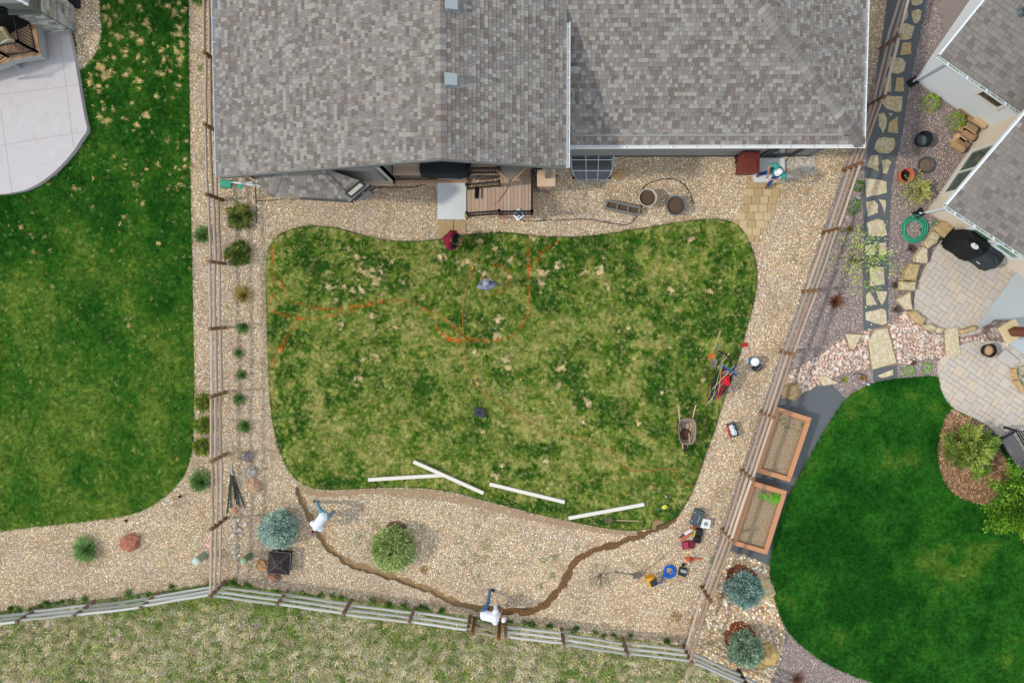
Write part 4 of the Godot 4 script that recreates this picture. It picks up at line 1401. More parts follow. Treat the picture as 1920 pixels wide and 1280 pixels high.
func build_east() -> void:
	# ---- flagstones in the path
	var path := get_node("flagstone_path") as Node3D
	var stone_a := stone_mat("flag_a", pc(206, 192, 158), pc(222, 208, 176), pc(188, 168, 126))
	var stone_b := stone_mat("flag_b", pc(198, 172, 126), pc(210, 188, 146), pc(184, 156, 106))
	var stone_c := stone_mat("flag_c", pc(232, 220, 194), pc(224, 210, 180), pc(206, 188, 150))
	var za := [[[590,-40],[690,-40],[680,25],[640,42],[600,35]], [[600,85],[650,65],[675,80],[665,150],[635,178],[615,165],[600,120]], [[545,60],[575,75],[570,130],[545,155]], [[520,180],[560,172],[625,195],[610,245],[595,290],[550,300],[500,290],[490,220]], [[530,320],[595,315],[600,400],[515,412]], [[470,330],[510,318],[500,360],[468,392]], [[440,425],[530,435],[558,470],[545,530],[500,555],[440,540],[425,490]], [[400,580],[450,575],[448,690],[390,685]], [[485,583],[540,578],[545,685],[475,683]], [[400,718],[533,722],[525,835],[480,838],[410,810],[372,760]], [[350,855],[390,842],[415,880],[410,950],[385,1000],[355,940]], [[430,920],[495,870],[500,998],[420,990]], [[428,845],[460,850],[440,878]], [[350,1035],[400,1025],[470,1035],[478,1075],[470,1115],[430,1150],[360,1145],[320,1115],[330,1070]], [[300,1165],[350,1160],[352,1280],[265,1250]], [[380,1200],[420,1190],[450,1215],[415,1305],[383,1295]]]
	var zb := [[[250,132],[345,145],[415,162],[415,245],[265,280]], [[262,312],[320,300],[350,335],[348,395],[272,425]], [[355,292],[405,300],[412,330],[400,400],[385,350]], [[265,470],[345,440],[390,452],[418,560],[380,575],[285,570]], [[255,640],[325,630],[325,710],[255,710]], [[357,618],[412,618],[415,710],[355,710]], [[290,805],[390,800],[400,935],[290,942]], [[260,1010],[290,980],[342,1085],[265,1090]], [[332,980],[418,985],[405,1040],[378,1088]], [[257,1140],[385,1112],[410,1130],[418,1225],[375,1238],[258,1200]]]
	var zc := [[[605,170],[668,163],[718,355],[585,395],[560,230]], [[612,430],[700,393],[702,425],[640,442]]]
	var all := []
	for q in za: all.append(zoomed(q, 4.0, 1560, 0))
	for q in zb: all.append(zoomed(q, 4.0, 1560, 300))
	for q in zc: all.append(zoomed(q, 2.977, 1440, 560))
	var k := 0
	for q in all:
		var m: Material = stone_b if k in [4, 5, 7, 8, 11] else (stone_c if k > 15 else stone_a)  # stones lying in the house shadow get browner tones: shade put into colour
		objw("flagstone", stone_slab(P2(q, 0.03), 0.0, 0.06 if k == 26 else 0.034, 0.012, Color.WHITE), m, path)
		k += 1
	# ---- single slabs among the cobbles
	var lone := [[[[435,195],[525,200],[480,285],[460,275]], "pale pointed flagstone lying on the pink cobbles"], [[[270,430],[330,435],[395,470],[310,485]], "tan flat rock at the edge of the dark fines path"], [[[990,168],[1060,158],[1077,310],[1000,337]], "long pale stone slab bridging the cobbles between the two patios"]]
	for q in lone:
		var poly := P2(zoomed(q[0], 2.977, 1440, 560), 0.06)
		var c := centre_of(poly)
		one_at(stone_slab(poly, 0.0, 0.1, 0.025, Color.WHITE), "flagstone", stone_c, q[1], "stone", Vector3(c.x, 0, c.y))
	# ---- boulders holding the upper patio
	var chain := [[[775,500],[860,450],[935,495],[855,580],[800,540]], [[700,620],[775,530],[825,560],[800,620],[725,665]], [[640,720],[690,650],[720,660],[720,770],[640,765]], [[560,830],[600,770],[670,780],[640,905],[550,895]], [[520,910],[635,915],[630,975],[515,975]], [[500,1045],[600,985],[615,1120],[570,1120]], [[585,1135],[640,1125],[715,1190],[690,1240],[620,1200]], [[690,1235],[750,1225],[800,1262],[770,1290],[720,1270]], [[800,1250],[850,1262],[835,1300],[790,1290]], [[965,1275],[1085,1242],[1092,1275],[985,1305]]]
	k = 0
	for q in chain:
		var poly := P2(zoomed(q, 4.0, 1560, 300), 0.25)
		var c := centre_of(poly)
		one_at(stone_slab(poly, 0.0, rng.randf_range(0.22, 0.32), 0.05, Color.WHITE), "boulder", [stone_b, stone_a, stone_c][k % 3], "%s squared tan boulder of the upper patio's edge, counted from the covered grill" % ["first", "second", "third", "fourth", "fifth", "sixth", "seventh", "eighth", "ninth", "tenth"][k], "boulder", Vector3(c.x, 0, c.y), "boulders edging the upper paver patio")
		k += 1
	var rk := [[1485, 734, 0.34, 0.3, 0.22, pc(168, 146, 112), "squat tan boulder between the long fence and the dark path"], [1429, 1104, 0.42, 0.5, 0.2, pc(214, 190, 148), "flat tan boulder beside the upper blue spruce"], [1437, 1232, 0.4, 0.52, 0.24, pc(206, 176, 116), "yellow tan boulder beside the lower spruce"], [463, 857, 0.2, 0.17, 0.16, pc(150, 140, 144), "grey purple rock beside the weathered fence"], [469, 887, 0.25, 0.2, 0.2, pc(184, 174, 164), "mottled pale grey rock between a grey and a tan rock"], [474, 911, 0.27, 0.24, 0.22, pc(204, 166, 134), "split tan rock below the pale grey rock"], [241, 1018, 0.38, 0.29, 0.26, pc(178, 118, 98), "round red boulder in the gravel"], [492, 1061, 0.2, 0.28, 0.2, pc(196, 154, 116), "tan rock against the side of the fire pit"], [511, 1080, 0.26, 0.16, 0.16, pc(168, 124, 96), "brown rock in front of the fire pit"], [1163, 326, 0.26, 0.16, 0.08, pc(206, 168, 120), "flat tan rock beside the window well"], [440, 957, 0.13, 0.1, 0.07, pc(200, 150, 116), "small orange rock below the metal stakes"]]
	k = 0
	for q in rk:
		var p := P(q[0], q[1], q[4] * 0.6)
		p.y = 0.0
		var mb := MB.new()
		mb.col = q[5]
		mb.ball(Vector3(0, q[4] * 0.25, 0), Vector3(q[2], q[4] * 0.75, q[3]), noise_b, 0.4, 31.0 + k * 17.0, 3, Basis(Vector3.UP, k * 1.1), true)
		for i in range(0, mb.c.size(), 3):
			var s := 1.0 + 0.3 * noise_b.get_noise_3d(mb.v[i].x * 200.0 + k * 40.0, mb.v[i].y * 200.0, mb.v[i].z * 200.0) + rng.randf_range(-0.04, 0.04)
			for e in 3: mb.c[i + e] = Color(mb.c[i + e].r * s, mb.c[i + e].g * s, mb.c[i + e].b * s)
		one("boulder" if q[2] > 0.3 else "rock", mb, vc(0.95), q[6], "rock", p)
		k += 1
	# white stones strewn beside the metal stakes
	for q in [[441,985],[450,982],[443,994],[450,992],[438,1003],[453,1003],[461,983],[433,992],[447,974],[441,1025],[440,1034],[449,1040],[442,1045],[446,1030]]:
		var mb := MB.new()
		var s := rng.randf_range(0.05, 0.1)
		mb.col = vary(pc(226, 218, 206), 0.1)
		mb.ball(Vector3(0, s * 0.4, 0), Vector3(s, s * 0.7, s * 0.8), noise_b, 0.5, q[0], 1)
		one("stone", mb, vc(0.95), "small white stone strewn near the fence and the utility pedestal", "stone", P(q[0], q[1]), rng.randf() * 3.0, "white stones strewn by the fence")
	# ---- cobbles of the dry creek: the large ones are pieces of the bed
	var bed := get_node("cobble_bed") as Node3D
	var variants := []
	for i in 12:
		var mb := MB.new()
		mb.col = vary(pink_pebbles[i % pink_pebbles.size()], 0.1)
		mb.ball(Vector3.ZERO, Vector3(1.0, 0.6, 0.8), noise_b, 0.35, i * 11.0, 1)
		variants.append(mb.mesh(vc(0.9)))
	var poly := P2(smooth(COBBLE_BED, true, 2))
	var made := 0
	while made < 290:
		var q := Vector2(rng.randf_range(P(1470, 700).x, P(1892, 640).x), rng.randf_range(P(1700, 583).z, P(1500, 738).z))
		if not Geometry2D.is_point_in_polygon(q, poly): continue
		if q.x > P(1800, 640).x and rng.randf() < 0.4: continue
		if cell(q.x, q.y) != 10: continue
		var s := rng.randf_range(0.045, 0.08) * (1.35 if rng.randf() < 0.18 else 1.0)
		var o := MeshInstance3D.new()
		o.name = "cobble"
		o.mesh = variants[rng.randi() % 12]
		o.transform = Transform3D(Basis(Vector3.UP, rng.randf() * TAU).scaled(Vector3.ONE * s), Vector3(q.x, 0.03 + s * 0.2, q.y))
		bed.add_child(o, true)
		made += 1
	# ---- paver patios
	var tones := [pc(216, 205, 191), pc(211, 200, 187), pc(219, 207, 190), pc(212, 199, 184), pc(208, 200, 191), pc(219, 204, 182), pc(214, 204, 192)]
	var tn := atan2(95.0, 145.0)
	for q in [[PATIO_ONE, "upper_patio", "tan and grey paver patio in front of the covered grill"], [PATIO_TWO, "lower_patio", "rounded pale paver patio with the fire bowl and bench"]]:
		var pl := P2(smooth(q[0], true, 2))
		var o := sheet(q[1], pl, 0.012, mn("paver_sand", [pc(196, 184, 170), pc(206, 194, 180)], 0.06, 0.6, 1.0), q[2], 0.1)
		pavers(o, Vector3.ZERO, pl, 0.05, tn, 0.185, tones, 290)
	# ---- raised beds
	raised_bed([[1456, 763], [1521, 784], [1481, 902], [1417, 883]], "raised cedar bed of bare soil with a few sprouts at one end", false)
	raised_bed([[1410, 902], [1475, 921], [1438, 1038], [1372, 1019]], "raised cedar bed with bright leafy greens at one end", true)
	build_east_house()

func raised_bed(corners: Array, label: String, leafy: bool) -> void:
	var h := 0.4
	var c := PL(corners, h)
	var mid := Vector3.ZERO
	for p in c: mid += p * 0.25
	mid.y = 0.0
	var bed := thing("raised_bed", label, "planter", mid)
	var tones := [pc(206, 146, 108), pc(194, 132, 96), pc(214, 158, 120)]
	for i in 4:
		var a: Vector3 = c[i]; var b: Vector3 = c[(i + 1) % 4]
		var d := (b - a).normalized()
		var inw := (mid - (a + b) * 0.5); inw.y = 0.0
		inw = (inw - d * inw.dot(d)).normalized()
		var bas := Basis(Vector3.UP, atan2(-d.z, d.x))
		var len := a.distance_to(b)
		for lvl in 2:
			var mb := MB.new()
			mb.col = vary(tones[(i + lvl) % 3], 0.05)
			mb.box((a + b) * 0.5 + inw * 0.06 + Vector3.UP * (-h + 0.1 + lvl * 0.2), Vector3(len - (0.24 if i % 2 else 0.0), 0.195, 0.115), bas, 0.008)
			objw("frame_board", mb, vc(0.85), bed)
		var cap := MB.new()
		cap.col = vary(tones[i % 3], 0.06)
		cap.box((a + b) * 0.5 + inw * 0.065 + Vector3.UP * 0.018, Vector3(len + (0.02 if i % 2 == 0 else -0.31), 0.036, 0.17), bas, 0.006)
		objw("cap_board", cap, mn_wood(), bed)
	var soil := PackedVector2Array()
	for p in c: soil.append(Vector2(p.x, p.z) + (Vector2(mid.x, mid.z) - Vector2(p.x, p.z)).normalized() * 0.17)
	var sm := MB.new()
	sm.slab(soil, 0.05, h - 0.07)
	objw("soil", sm, mn("bed_soil", [pc(156, 132, 106), pc(184, 158, 128), pc(202, 178, 148)], 0.02, 0.9, 1.0, 1.5), bed)
	var top: Vector3 = (c[0] + c[1]) * 0.5
	var far: Vector3 = (c[2] + c[3]) * 0.5
	for i in (9 if leafy else 14):
		var p: Vector3 = (c[0].lerp(c[1], rng.randf_range(0.18, 0.85)))
		p = p + (far - top) * rng.randf_range(0.09, 0.2 if leafy else 0.26)
		p.y = h - 0.07
		if leafy:
			leaf_plant(p, 0.15, 0.16, 60, 0.05, [pc(96, 176, 44), pc(70, 148, 30), pc(120, 196, 60)], "leafy_green", "bright green leafy vegetable growing in the raised bed", "plant", "leafy greens in the raised bed")
		else:
			spiky(p, 0.06, 0.07, 14, 0.006, [pc(112, 140, 60), pc(146, 150, 84)], "sprout", "thin green sprout in the bare raised bed", "plant", "sprouts in the raised bed")

func mn_wood() -> Material:
	return mn("cedar", [pc(196, 136, 98), pc(216, 158, 118), pc(206, 146, 108)], 0.03, 0.7, 0.85, 0.0, Vector3(1, 1, 1))

# ------------------------------------------------------------------ the east neighbour's house
func window(parent: Node3D, a: Vector3, b: Vector3, h0: float, h1: float, out: Vector3, panes: int, frame_m: Material, glass_m: Material) -> void:
	var d := (b - a); d.y = 0
	var len := d.length()
	var bas := Basis(Vector3.UP, atan2(-d.z, d.x))
	var mid := (a + b) * 0.5
	mid.y = (h0 + h1) * 0.5
	var fm := MB.new()
	var w := 0.09
	for q in [[-len * 0.5 + w * 0.5, 0.0, w, h1 - h0], [len * 0.5 - w * 0.5, 0.0, w, h1 - h0], [0.0, (h1 - h0) * 0.5 - w * 0.5, len - 2 * w, w], [0.0, -(h1 - h0) * 0.5 + w * 0.5, len - 2 * w, w]]:
		fm.box(mid + bas * Vector3(q[0], q[1], 0) + out * 0.035, Vector3(q[2], q[3], 0.07), bas)
	for i in range(1, panes):
		fm.box(mid + bas * Vector3(len * (float(i) / panes - 0.5), 0, 0) + out * 0.03, Vector3(0.05, h1 - h0 - 2 * w, 0.06), bas)
	var o := objw("window", fm, frame_m, parent)
	for i in panes:
		var g := MB.new()
		g.box(mid + bas * Vector3(len * ((i + 0.5) / panes - 0.5), 0, 0) + out * 0.012, Vector3(len / panes - 0.06, h1 - h0 - 2 * w, 0.012), bas)
		objw("pane", g, glass_m, o)

func build_east_house() -> void:
	var he := 2.75
	var white := mt(232, 240, 246, 0.5)
	var pale := mn("stucco_white", [pc(232, 240, 246), pc(240, 245, 250)], 0.06, 0.6, 0.95)
	var beige := mn("stucco_beige", [pc(236, 222, 202), pc(242, 230, 212)], 0.06, 0.6, 0.95)
	var glass := mt(70, 92, 84, 0.06, 0.0, 0.9)
	var green_glass := mt(104, 150, 120, 0.08, 0.0, 0.8)
	# roof A
	var a0 := P(1762, 103, he); var a1 := P(1916, 209, he)
	var u := (a1 - a0).normalized()
	var up2 := Vector3(u.z, 0, -u.x)
	if up2.x < 0.0: up2 = -up2
	var house := thing("house", "white and beige house with grey roofs beside the flagstone path", "house", Vector3(P(1860, 300).x, 0, P(1860, 300).z))
	var org := house.position
	var roof := Node3D.new()
	roof.name = "roof"; house.add_child(roof)
	var p := 0.32
	var run := 7.0
	var rise := Vector3(0, p, 0)
	var b0 := P(1775, 384, he); var b1 := P(1925, 481, he)
	var ub := (b1 - b0).normalized()
	var upb := Vector3(ub.z, 0, -ub.x)
	if upb.x < 0.0: upb = -upb
	b1 = b0 + ub * 6.5
	# roof A runs until it meets the higher roof B, whose left rake starts at b0
	var rest := MB.new()
	var cands := []
	var under := MB.new()
	var t := Vector3(0, -0.15, 0)
	var runb := 6.0
	for q in [[a0, a0 + u * (a1 - a0).length(), a0 + u * (a1 - a0).length() + (up2 + rise) * run, a0 + (up2 + rise) * run], [b0, b1, b1 + (upb + rise) * runb, b0 + (upb + rise) * runb]]:
		under.quad(q[0], q[1], q[2], q[3])
		under.quad(q[0] + t, q[3] + t, q[2] + t, q[1] + t)
		under.quad(q[0] + t, q[1] + t, q[1], q[0])
		under.quad(q[3] + t, q[0] + t, q[0], q[3])
		shingle_plane(q, 0.15, 0.12, 0.28, rest, cands)
	objw("roof_boards", under, mt(110, 110, 108), roof)
	var keep := []
	for q in cands:
		if q[0].x < 20.5 and q[0].z > -13.0:
			keep.append(q)
			q[4] = [2, 6, 2, 3, 2, 6, 1][rng.randi() % 7]
	lay_shingles(roof, org, keep, rest, 300)
	gutter(house, a0 + Vector3(0, -0.01, 0), a1 + Vector3(0, -0.01, 0), -up2, white)
	gutter(house, b0 + Vector3(0, -0.01, 0), b1 + Vector3(0, -0.01, 0), -upb, white)
	for q in [[a0, a0 + (up2 + rise) * run], [b0, b0 + (upb + rise) * runb]]:
		var rb := MB.new()
		var side: Vector3 = -u
		rb.quad(q[0] + side * 0.03 + t, q[1] + side * 0.03 + t, q[1] + side * 0.03, q[0] + side * 0.03)
		rb.quad(q[0] + side * 0.03, q[1] + side * 0.03, q[1] - side * 0.02 + Vector3(0, 0.03, 0), q[0] - side * 0.02 + Vector3(0, 0.03, 0))
		objw("rake_board", rb, white, house)
	# pollen and leaf litter lying in the gutters
	var lit := MB.new()
	for i in 900:
		var s := rng.randf()
		var on_a := rng.randf() < 0.45
		var base: Vector3 = a0.lerp(a1, s) if on_a else b0.lerp(b1, s * 0.6)
		if noise_a.get_noise_2d(s * 700.0, 10.0 if on_a else 90.0) < -0.15: continue
		base += (-up2 if on_a else -upb) * rng.randf_range(0.02, 0.1) + Vector3(0, -0.055 + rng.randf() * 0.03, 0)
		lit.col = vary(pc(190, 204, 104) if rng.randf() < 0.8 else pc(74, 70, 44), 0.2)
		var r := Vector3(rng.randf_range(-1, 1), rng.randf_range(-0.2, 0.2), rng.randf_range(-1, 1)).normalized() * 0.02
		lit.tri(base - r, base + r.cross(Vector3.UP), base + r)
	var lo := objw("gutter_litter", lit, vc(1.0), house)
	lo.set_meta("kind", "stuff")
	# walls
	var wa := P(1716, 150); var wb := P(1856, 246); 
	wall_quad(house, "wall", wa, wb, 0.0, he - 0.1, 0.2, pale)
	var wn := wa + up2 * 7.0
	wall_quad(house, "wall", wn, wa, 0.0, he - 0.12, 0.2, pale)
	var wc := P(1739, 396)
	wall_quad(house, "wall", P(1857, 222), wc, 0.0, he - 0.12, 0.2, beige)
	var wd := P(1908, 514)
	wall_quad(house, "wall", wc, wd, 0.0, he - 0.1, 0.2, beige)
	wall_quad(house, "wall", wd, wd + (wd - wc).normalized() * 2.5, 0.0, he - 0.02, 0.18, beige)
	var oa := -up2
	var la := (wb - wa).normalized()
	window(house, wa + la * 1.5, wa + la * 2.5, 1.3, 1.9, oa, 1, mt(238, 236, 226, 0.6), mt(58, 60, 52, 0.1, 0.0, 0.8))
	var lb := (wd - wc).normalized()
	var ob := -upb
	window(house, wc + lb * 1.2, wc + lb * 2.05, 0.6, 1.35, ob, 1, white, green_glass)
	window(house, wc + lb * 2.15, wc + lb * 3.1, 0.8, 1.55, ob, 1, white, green_glass)
	var ln := (wc - P(1857, 222)).normalized()
	var on := Vector3(ln.z, 0, -ln.x)
	if on.x > 0.0: on = -on
	var w0 := P(1857, 222)
	window(house, w0 + ln * 1.45, w0 + ln * 3.35, 0.3, 2.2, on, 2, mt(240, 238, 230, 0.6), glass)
	# down pipes with black outlets
	for q in [[wa, oa, a0, P(1711, 154)], [wc, ob, b0, P(1722, 400)]]:
		var mb := MB.new()
		var foot: Vector3 = q[0] + q[1] * 0.1 - u * 0.05
		mb.tube([q[2] + Vector3(0, -0.1, 0) + u * 0.1, foot + Vector3.UP * (he - 0.45), foot + Vector3.UP * 0.15, q[3] + Vector3.UP * 0.1], 0.045, 6)
		objw("downspout", mb, white, house)
		var sp := MB.new()
		var bs := Basis(Vector3.UP, 0.6)
		sp.box(q[3] + Vector3(0, 0.03, 0), Vector3(0.36, 0.06, 0.26), bs, 0.01)
		for s in [-1, 1]: sp.box(q[3] + bs * Vector3(0, 0.075, 0.12 * s), Vector3(0.34, 0.05, 0.025), bs)
		one_at(sp, "splash_block", mt(40, 42, 46, 0.7), "black splash block under the downspout at the %s" % ("white wall's corner" if q[0] == wa else "beige corner near the green hose"), "splash block", Vector3(q[3].x, 0, q[3].z))
	# plumbing vent on roof A
	var vp := P(1902, 30, he + 2.0)
	var hh: float = a0.y + p * (vp - a0).dot(up2)
	vp = P(1900, 32, hh)
	hh = a0.y + p * (vp - a0).dot(up2)
	var vb := MB.new()
	vb.lathe(Vector3(vp.x, hh - 0.02, vp.z), [[0.16, 0.0], [0.1, 0.06], [0.055, 0.1], [0.055, 0.4], [0.045, 0.4], [0.045, 0.2]], 12)
	objw("vent_pipe", vb, mt(86, 100, 108, 0.5, 0.3), house)
	# small lamp on the white wall
	# ---- concrete porch slab with stone column
	var slab := P2([[1838, 606], [1914, 500], [2000, 440], [2080, 560], [2080, 760], [1920, 664]], 0.12)
	sheet("porch_slab", slab, 0.12, mn("porch_concrete", [pc(190, 202, 206), pc(204, 213, 216)], 0.03, 1.2, 0.9), "pale blue grey concrete porch behind the two patios", 0.2)
	var cb := P(1861, 619, 0.12)
	var col := thing("porch_column", "brick-faced porch column with tan cap and brown wooden post", "column", Vector3(cb.x, 0.12, cb.z))
	var bas := Basis(Vector3.UP, 0.55)
	var core := MB.new()
	core.box(Vector3(0, 0.45, 0), Vector3(0.5, 0.9, 0.5), bas)
	obj("core", core, mt(150, 136, 130), col)
	var bt := [pc(176, 156, 150), pc(150, 132, 128), pc(206, 196, 190), pc(128, 112, 110)]
	for f in 4:
		var fb := bas * Basis(Vector3.UP, f * PI / 2)
		if f in [1, 2]: pass
		for r in 8:
			for i in 3:
				var mb := MB.new()
				mb.col = vary(bt[rng.randi() % 4], 0.1)
				mb.box(fb * Vector3((i - 1) * 0.172 + (0.03 if r % 2 else -0.03), 0.055 + r * 0.11, 0.265), Vector3(0.162, 0.1, 0.035), fb)
				obj("brick", mb, vc(0.95), col)
	var cap := MB.new()
	cap.box(Vector3(0, 0.95, 0), Vector3(0.66, 0.1, 0.66), bas, 0.015)
	obj("cap", cap, mt(222, 204, 158), col)
	var post := MB.new()
	post.box(Vector3(0.02, 2.2, 0), Vector3(0.26, 2.4, 0.26), bas, 0.012)
	obj("post", post, mt(128, 78, 60), col)
	# a lintel slab beside the fire bowl, and the garden bed kerb stones
	var lp := P2([[1868, 672], [1884, 654], [1913, 676], [1898, 690]], 0.1)
	var lc := centre_of(lp)
	one_at(stone_slab(lp, 0.0, 0.14, 0.02, Color.WHITE), "step_slab", mn("step_c", [pc(200, 194, 188), pc(212, 206, 198)], 0.04, 0.8), "pale grey stone step between porch and lower patio", "step", Vector3(lc.x, 0, lc.y))
	for q in [[[1898, 692], [1906, 690], [1908, 712], [1900, 710]], [[1902, 714], [1910, 712], [1924, 734], [1916, 736]]]:
		var kp := P2(q, 0.15)
		var kc := centre_of(kp)
		one_at(stone_slab(kp, 0.0, 0.2, 0.02, Color.WHITE), "kerb_stone", stone_mat("kerb", pc(206, 170, 124), pc(220, 190, 146), pc(190, 150, 100)), "narrow tan kerb stone holding the planted bed beside the porch", "stone", Vector3(kc.x, 0, kc.y), "kerb stones of the planted bed")

# ------------------------------------------------------------------ plants: every leaf or blade is a face of its own
func blade(mb: MB, p: Vector3, dir: Vector3, len: float, w: float, droop: float) -> void:
	var s := dir.cross(Vector3.UP).normalized() * w
	if s.length() < 0.0001: s = Vector3(w, 0, 0)
	var m := p + dir * len * 0.55
	var tip := p + dir * len + Vector3.DOWN * droop * len
	mb.quad(p - s, p + s, m + s * 0.8, m - s * 0.8)
	mb.tri(m - s * 0.8, m + s * 0.8, tip)

func spiky(at: Vector3, r: float, h: float, count: int, w: float, cols: Array, called: String, label: String, category: String, group := "") -> Node3D:      # a tussock of arching blades
	var mb := MB.new()
	var lop := rng.randf() * TAU
	for i in int(count * 1.5):
		var a := rng.randf() * TAU
		var e := pow(rng.randf(), 0.7) * (1.0 + 0.25 * cos(a - lop))
		var out := Vector3(cos(a), 0, sin(a))
		var dir := (out * r * e + Vector3(rng.randf_range(-0.25, 0.25), 0, rng.randf_range(-0.25, 0.25)) * r + Vector3.UP * h * (1.15 - 0.55 * e)).normalized()
		mb.col = vary(cols[rng.randi() % cols.size()], 0.2)
		blade(mb, out * r * 0.4 * rng.randf(), dir, sqrt(r * r * e * e + h * h) * rng.randf_range(0.45, 1.0), w, 0.12 + 0.25 * e)
	fix_up(mb, 0.5, 1.25)
	var t := thing(called, label, category, at, 0.0, group)
	obj("foliage", mb, leaf_mat(), t)
	return t

func fix_up(mb: MB, up: float, gain := 1.0) -> void:          # thin leaves scatter light on both sides: every face looks upwards, its normal turned a little to the open sky
	for i in range(0, mb.v.size(), 3):
		if (mb.v[i + 2] - mb.v[i]).cross(mb.v[i + 1] - mb.v[i]).y < 0.0:
			var k := mb.v[i + 1]
			mb.v[i + 1] = mb.v[i + 2]; mb.v[i + 2] = k
		var q := (mb.v[i + 2] - mb.v[i]).cross(mb.v[i + 1] - mb.v[i]).normalized()
		q = (q + Vector3.UP * up).normalized()
		mb.n[i] = q; mb.n[i + 1] = q; mb.n[i + 2] = q
		if gain != 1.0:
			for j in 3: mb.c[i + j] = Color(minf(mb.c[i + j].r * gain, 0.9), minf(mb.c[i + j].g * gain, 0.9), minf(mb.c[i + j].b * gain, 0.9))

func leaf_mat() -> Material:
	if not mats.has("leaf"):
		var m := StandardMaterial3D.new()
		m.vertex_color_use_as_albedo = true
		m.roughness = 0.8; m.metallic_specular = 0.25
		m.backlight_enabled = true
		m.backlight = Color(0.12, 0.16, 0.06)
		mats["leaf"] = m
	return mats["leaf"]

func leaf_plant(at: Vector3, r: float, h: float, count: int, leaf: float, cols: Array, called: String, label: String, category: String, group := "") -> Node3D:
	var mb := MB.new()
	for i in count:
		var a := rng.randf() * TAU
		var y := rng.randf()
		var e := sqrt(1.0 - y * y) * rng.randf_range(0.6, 1.0)
		var p := Vector3(cos(a) * r * e, 0.02 + h * y * rng.randf_range(0.7, 1.0), sin(a) * r * e)
		var out := (Vector3(p.x, 0, p.z).normalized() + Vector3(rng.randf_range(-0.7, 0.7), rng.randf_range(0.0, 0.7), rng.randf_range(-0.7, 0.7))).normalized()
		mb.col = vary(cols[rng.randi() % cols.size()], 0.2)
		leaf_face(mb, p, out, leaf * rng.randf_range(0.6, 1.2), 0.5)
	fix_up(mb, 0.5, 1.4)
	var t := thing(called, label, category, at, 0.0, group)
	obj("foliage", mb, leaf_mat(), t)
	return t

func leaf_face(mb: MB, p: Vector3, out: Vector3, len: float, wide: float) -> void:
	var s := out.cross(Vector3(rng.randf_range(-0.4, 0.4), 1, rng.randf_range(-0.4, 0.4))).normalized() * len * wide * 0.5
	var m := p + out * len * 0.5
	var tip := p + out * len
	mb.tri(p, m + s, tip); mb.tri(p, tip, m - s)

# a conifer or dense shrub: boughs spread through a dome, each bough a fan of needle faces
func bushy(at: Vector3, r: float, h: float, boughs: int, per: int, need: float, wide: float, cols: Array, called: String, label: String, category: String, gaps := 0.35, low := 0.15, trunk_h := 0.0) -> Node3D:
	var t := thing(called, label, category, at)
	var mb := MB.new()
	var wood := MB.new()
	var top := Vector3(0, h * 0.72, 0)
	wood.col = pc(112, 92, 74)
	wood.tube([Vector3.ZERO, Vector3(0.02, h * 0.35, 0.01), top], maxf(0.02, r * 0.06), 6, 0.012)
	var seed_at := at.x * 31.0 + at.z * 17.0
	for i in boughs:
		var y := lerpf(low, 1.0, float(i) / boughs)
		var a := i * 2.39996 + rng.randf_range(-0.2, 0.2)
		var lump := 1.0 + gaps * noise_a.get_noise_2d(cos(a) * 60.0 + seed_at, sin(a) * 60.0 + y * 70.0)
		var e := sqrt(maxf(0.0, 1.0 - pow((y - low) / (1.02 - low), 2.2))) * lump
		var end := Vector3(cos(a) * r * e, h * (0.1 + 0.82 * y), sin(a) * r * e)
		var root := Vector3(end.x * 0.15, end.y * 0.75, end.z * 0.15)
		if i % 4 == 0: wood.tube([root, end * 0.9], 0.012, 4, 0.004, false)
		var out := (end - root).normalized()
		if out.length() < 0.1: out = Vector3.UP
		var tone: Color = vary(cols[rng.randi() % cols.size()], 0.1)
		for k in per:
			var w := rng.randf_range(0.45, 1.0)
			var p := root.lerp(end, w) + Vector3(rng.randf_range(-1, 1), rng.randf_range(-0.6, 0.6), rng.randf_range(-1, 1)) * r * 0.13
			var d := (out + Vector3(rng.randf_range(-0.8, 0.8), rng.randf_range(-0.2, 0.8), rng.randf_range(-0.8, 0.8))).normalized()
			mb.col = vary(tone, 0.16)
			leaf_face(mb, p, d, need * rng.randf_range(0.6, 1.2), wide)
	fix_up(mb, 0.4, 1.5)
	obj("trunk", wood, vc(0.95), t)
	var c := obj("crown", mb, leaf_mat(), t)
	return t

func crown_at(x: float, y: float, h: float) -> Vector3:      # base of a plant whose crown's middle shows at a pixel
	var p := P(x, y, h * 0.55)
	p.y = 0.0
	return p

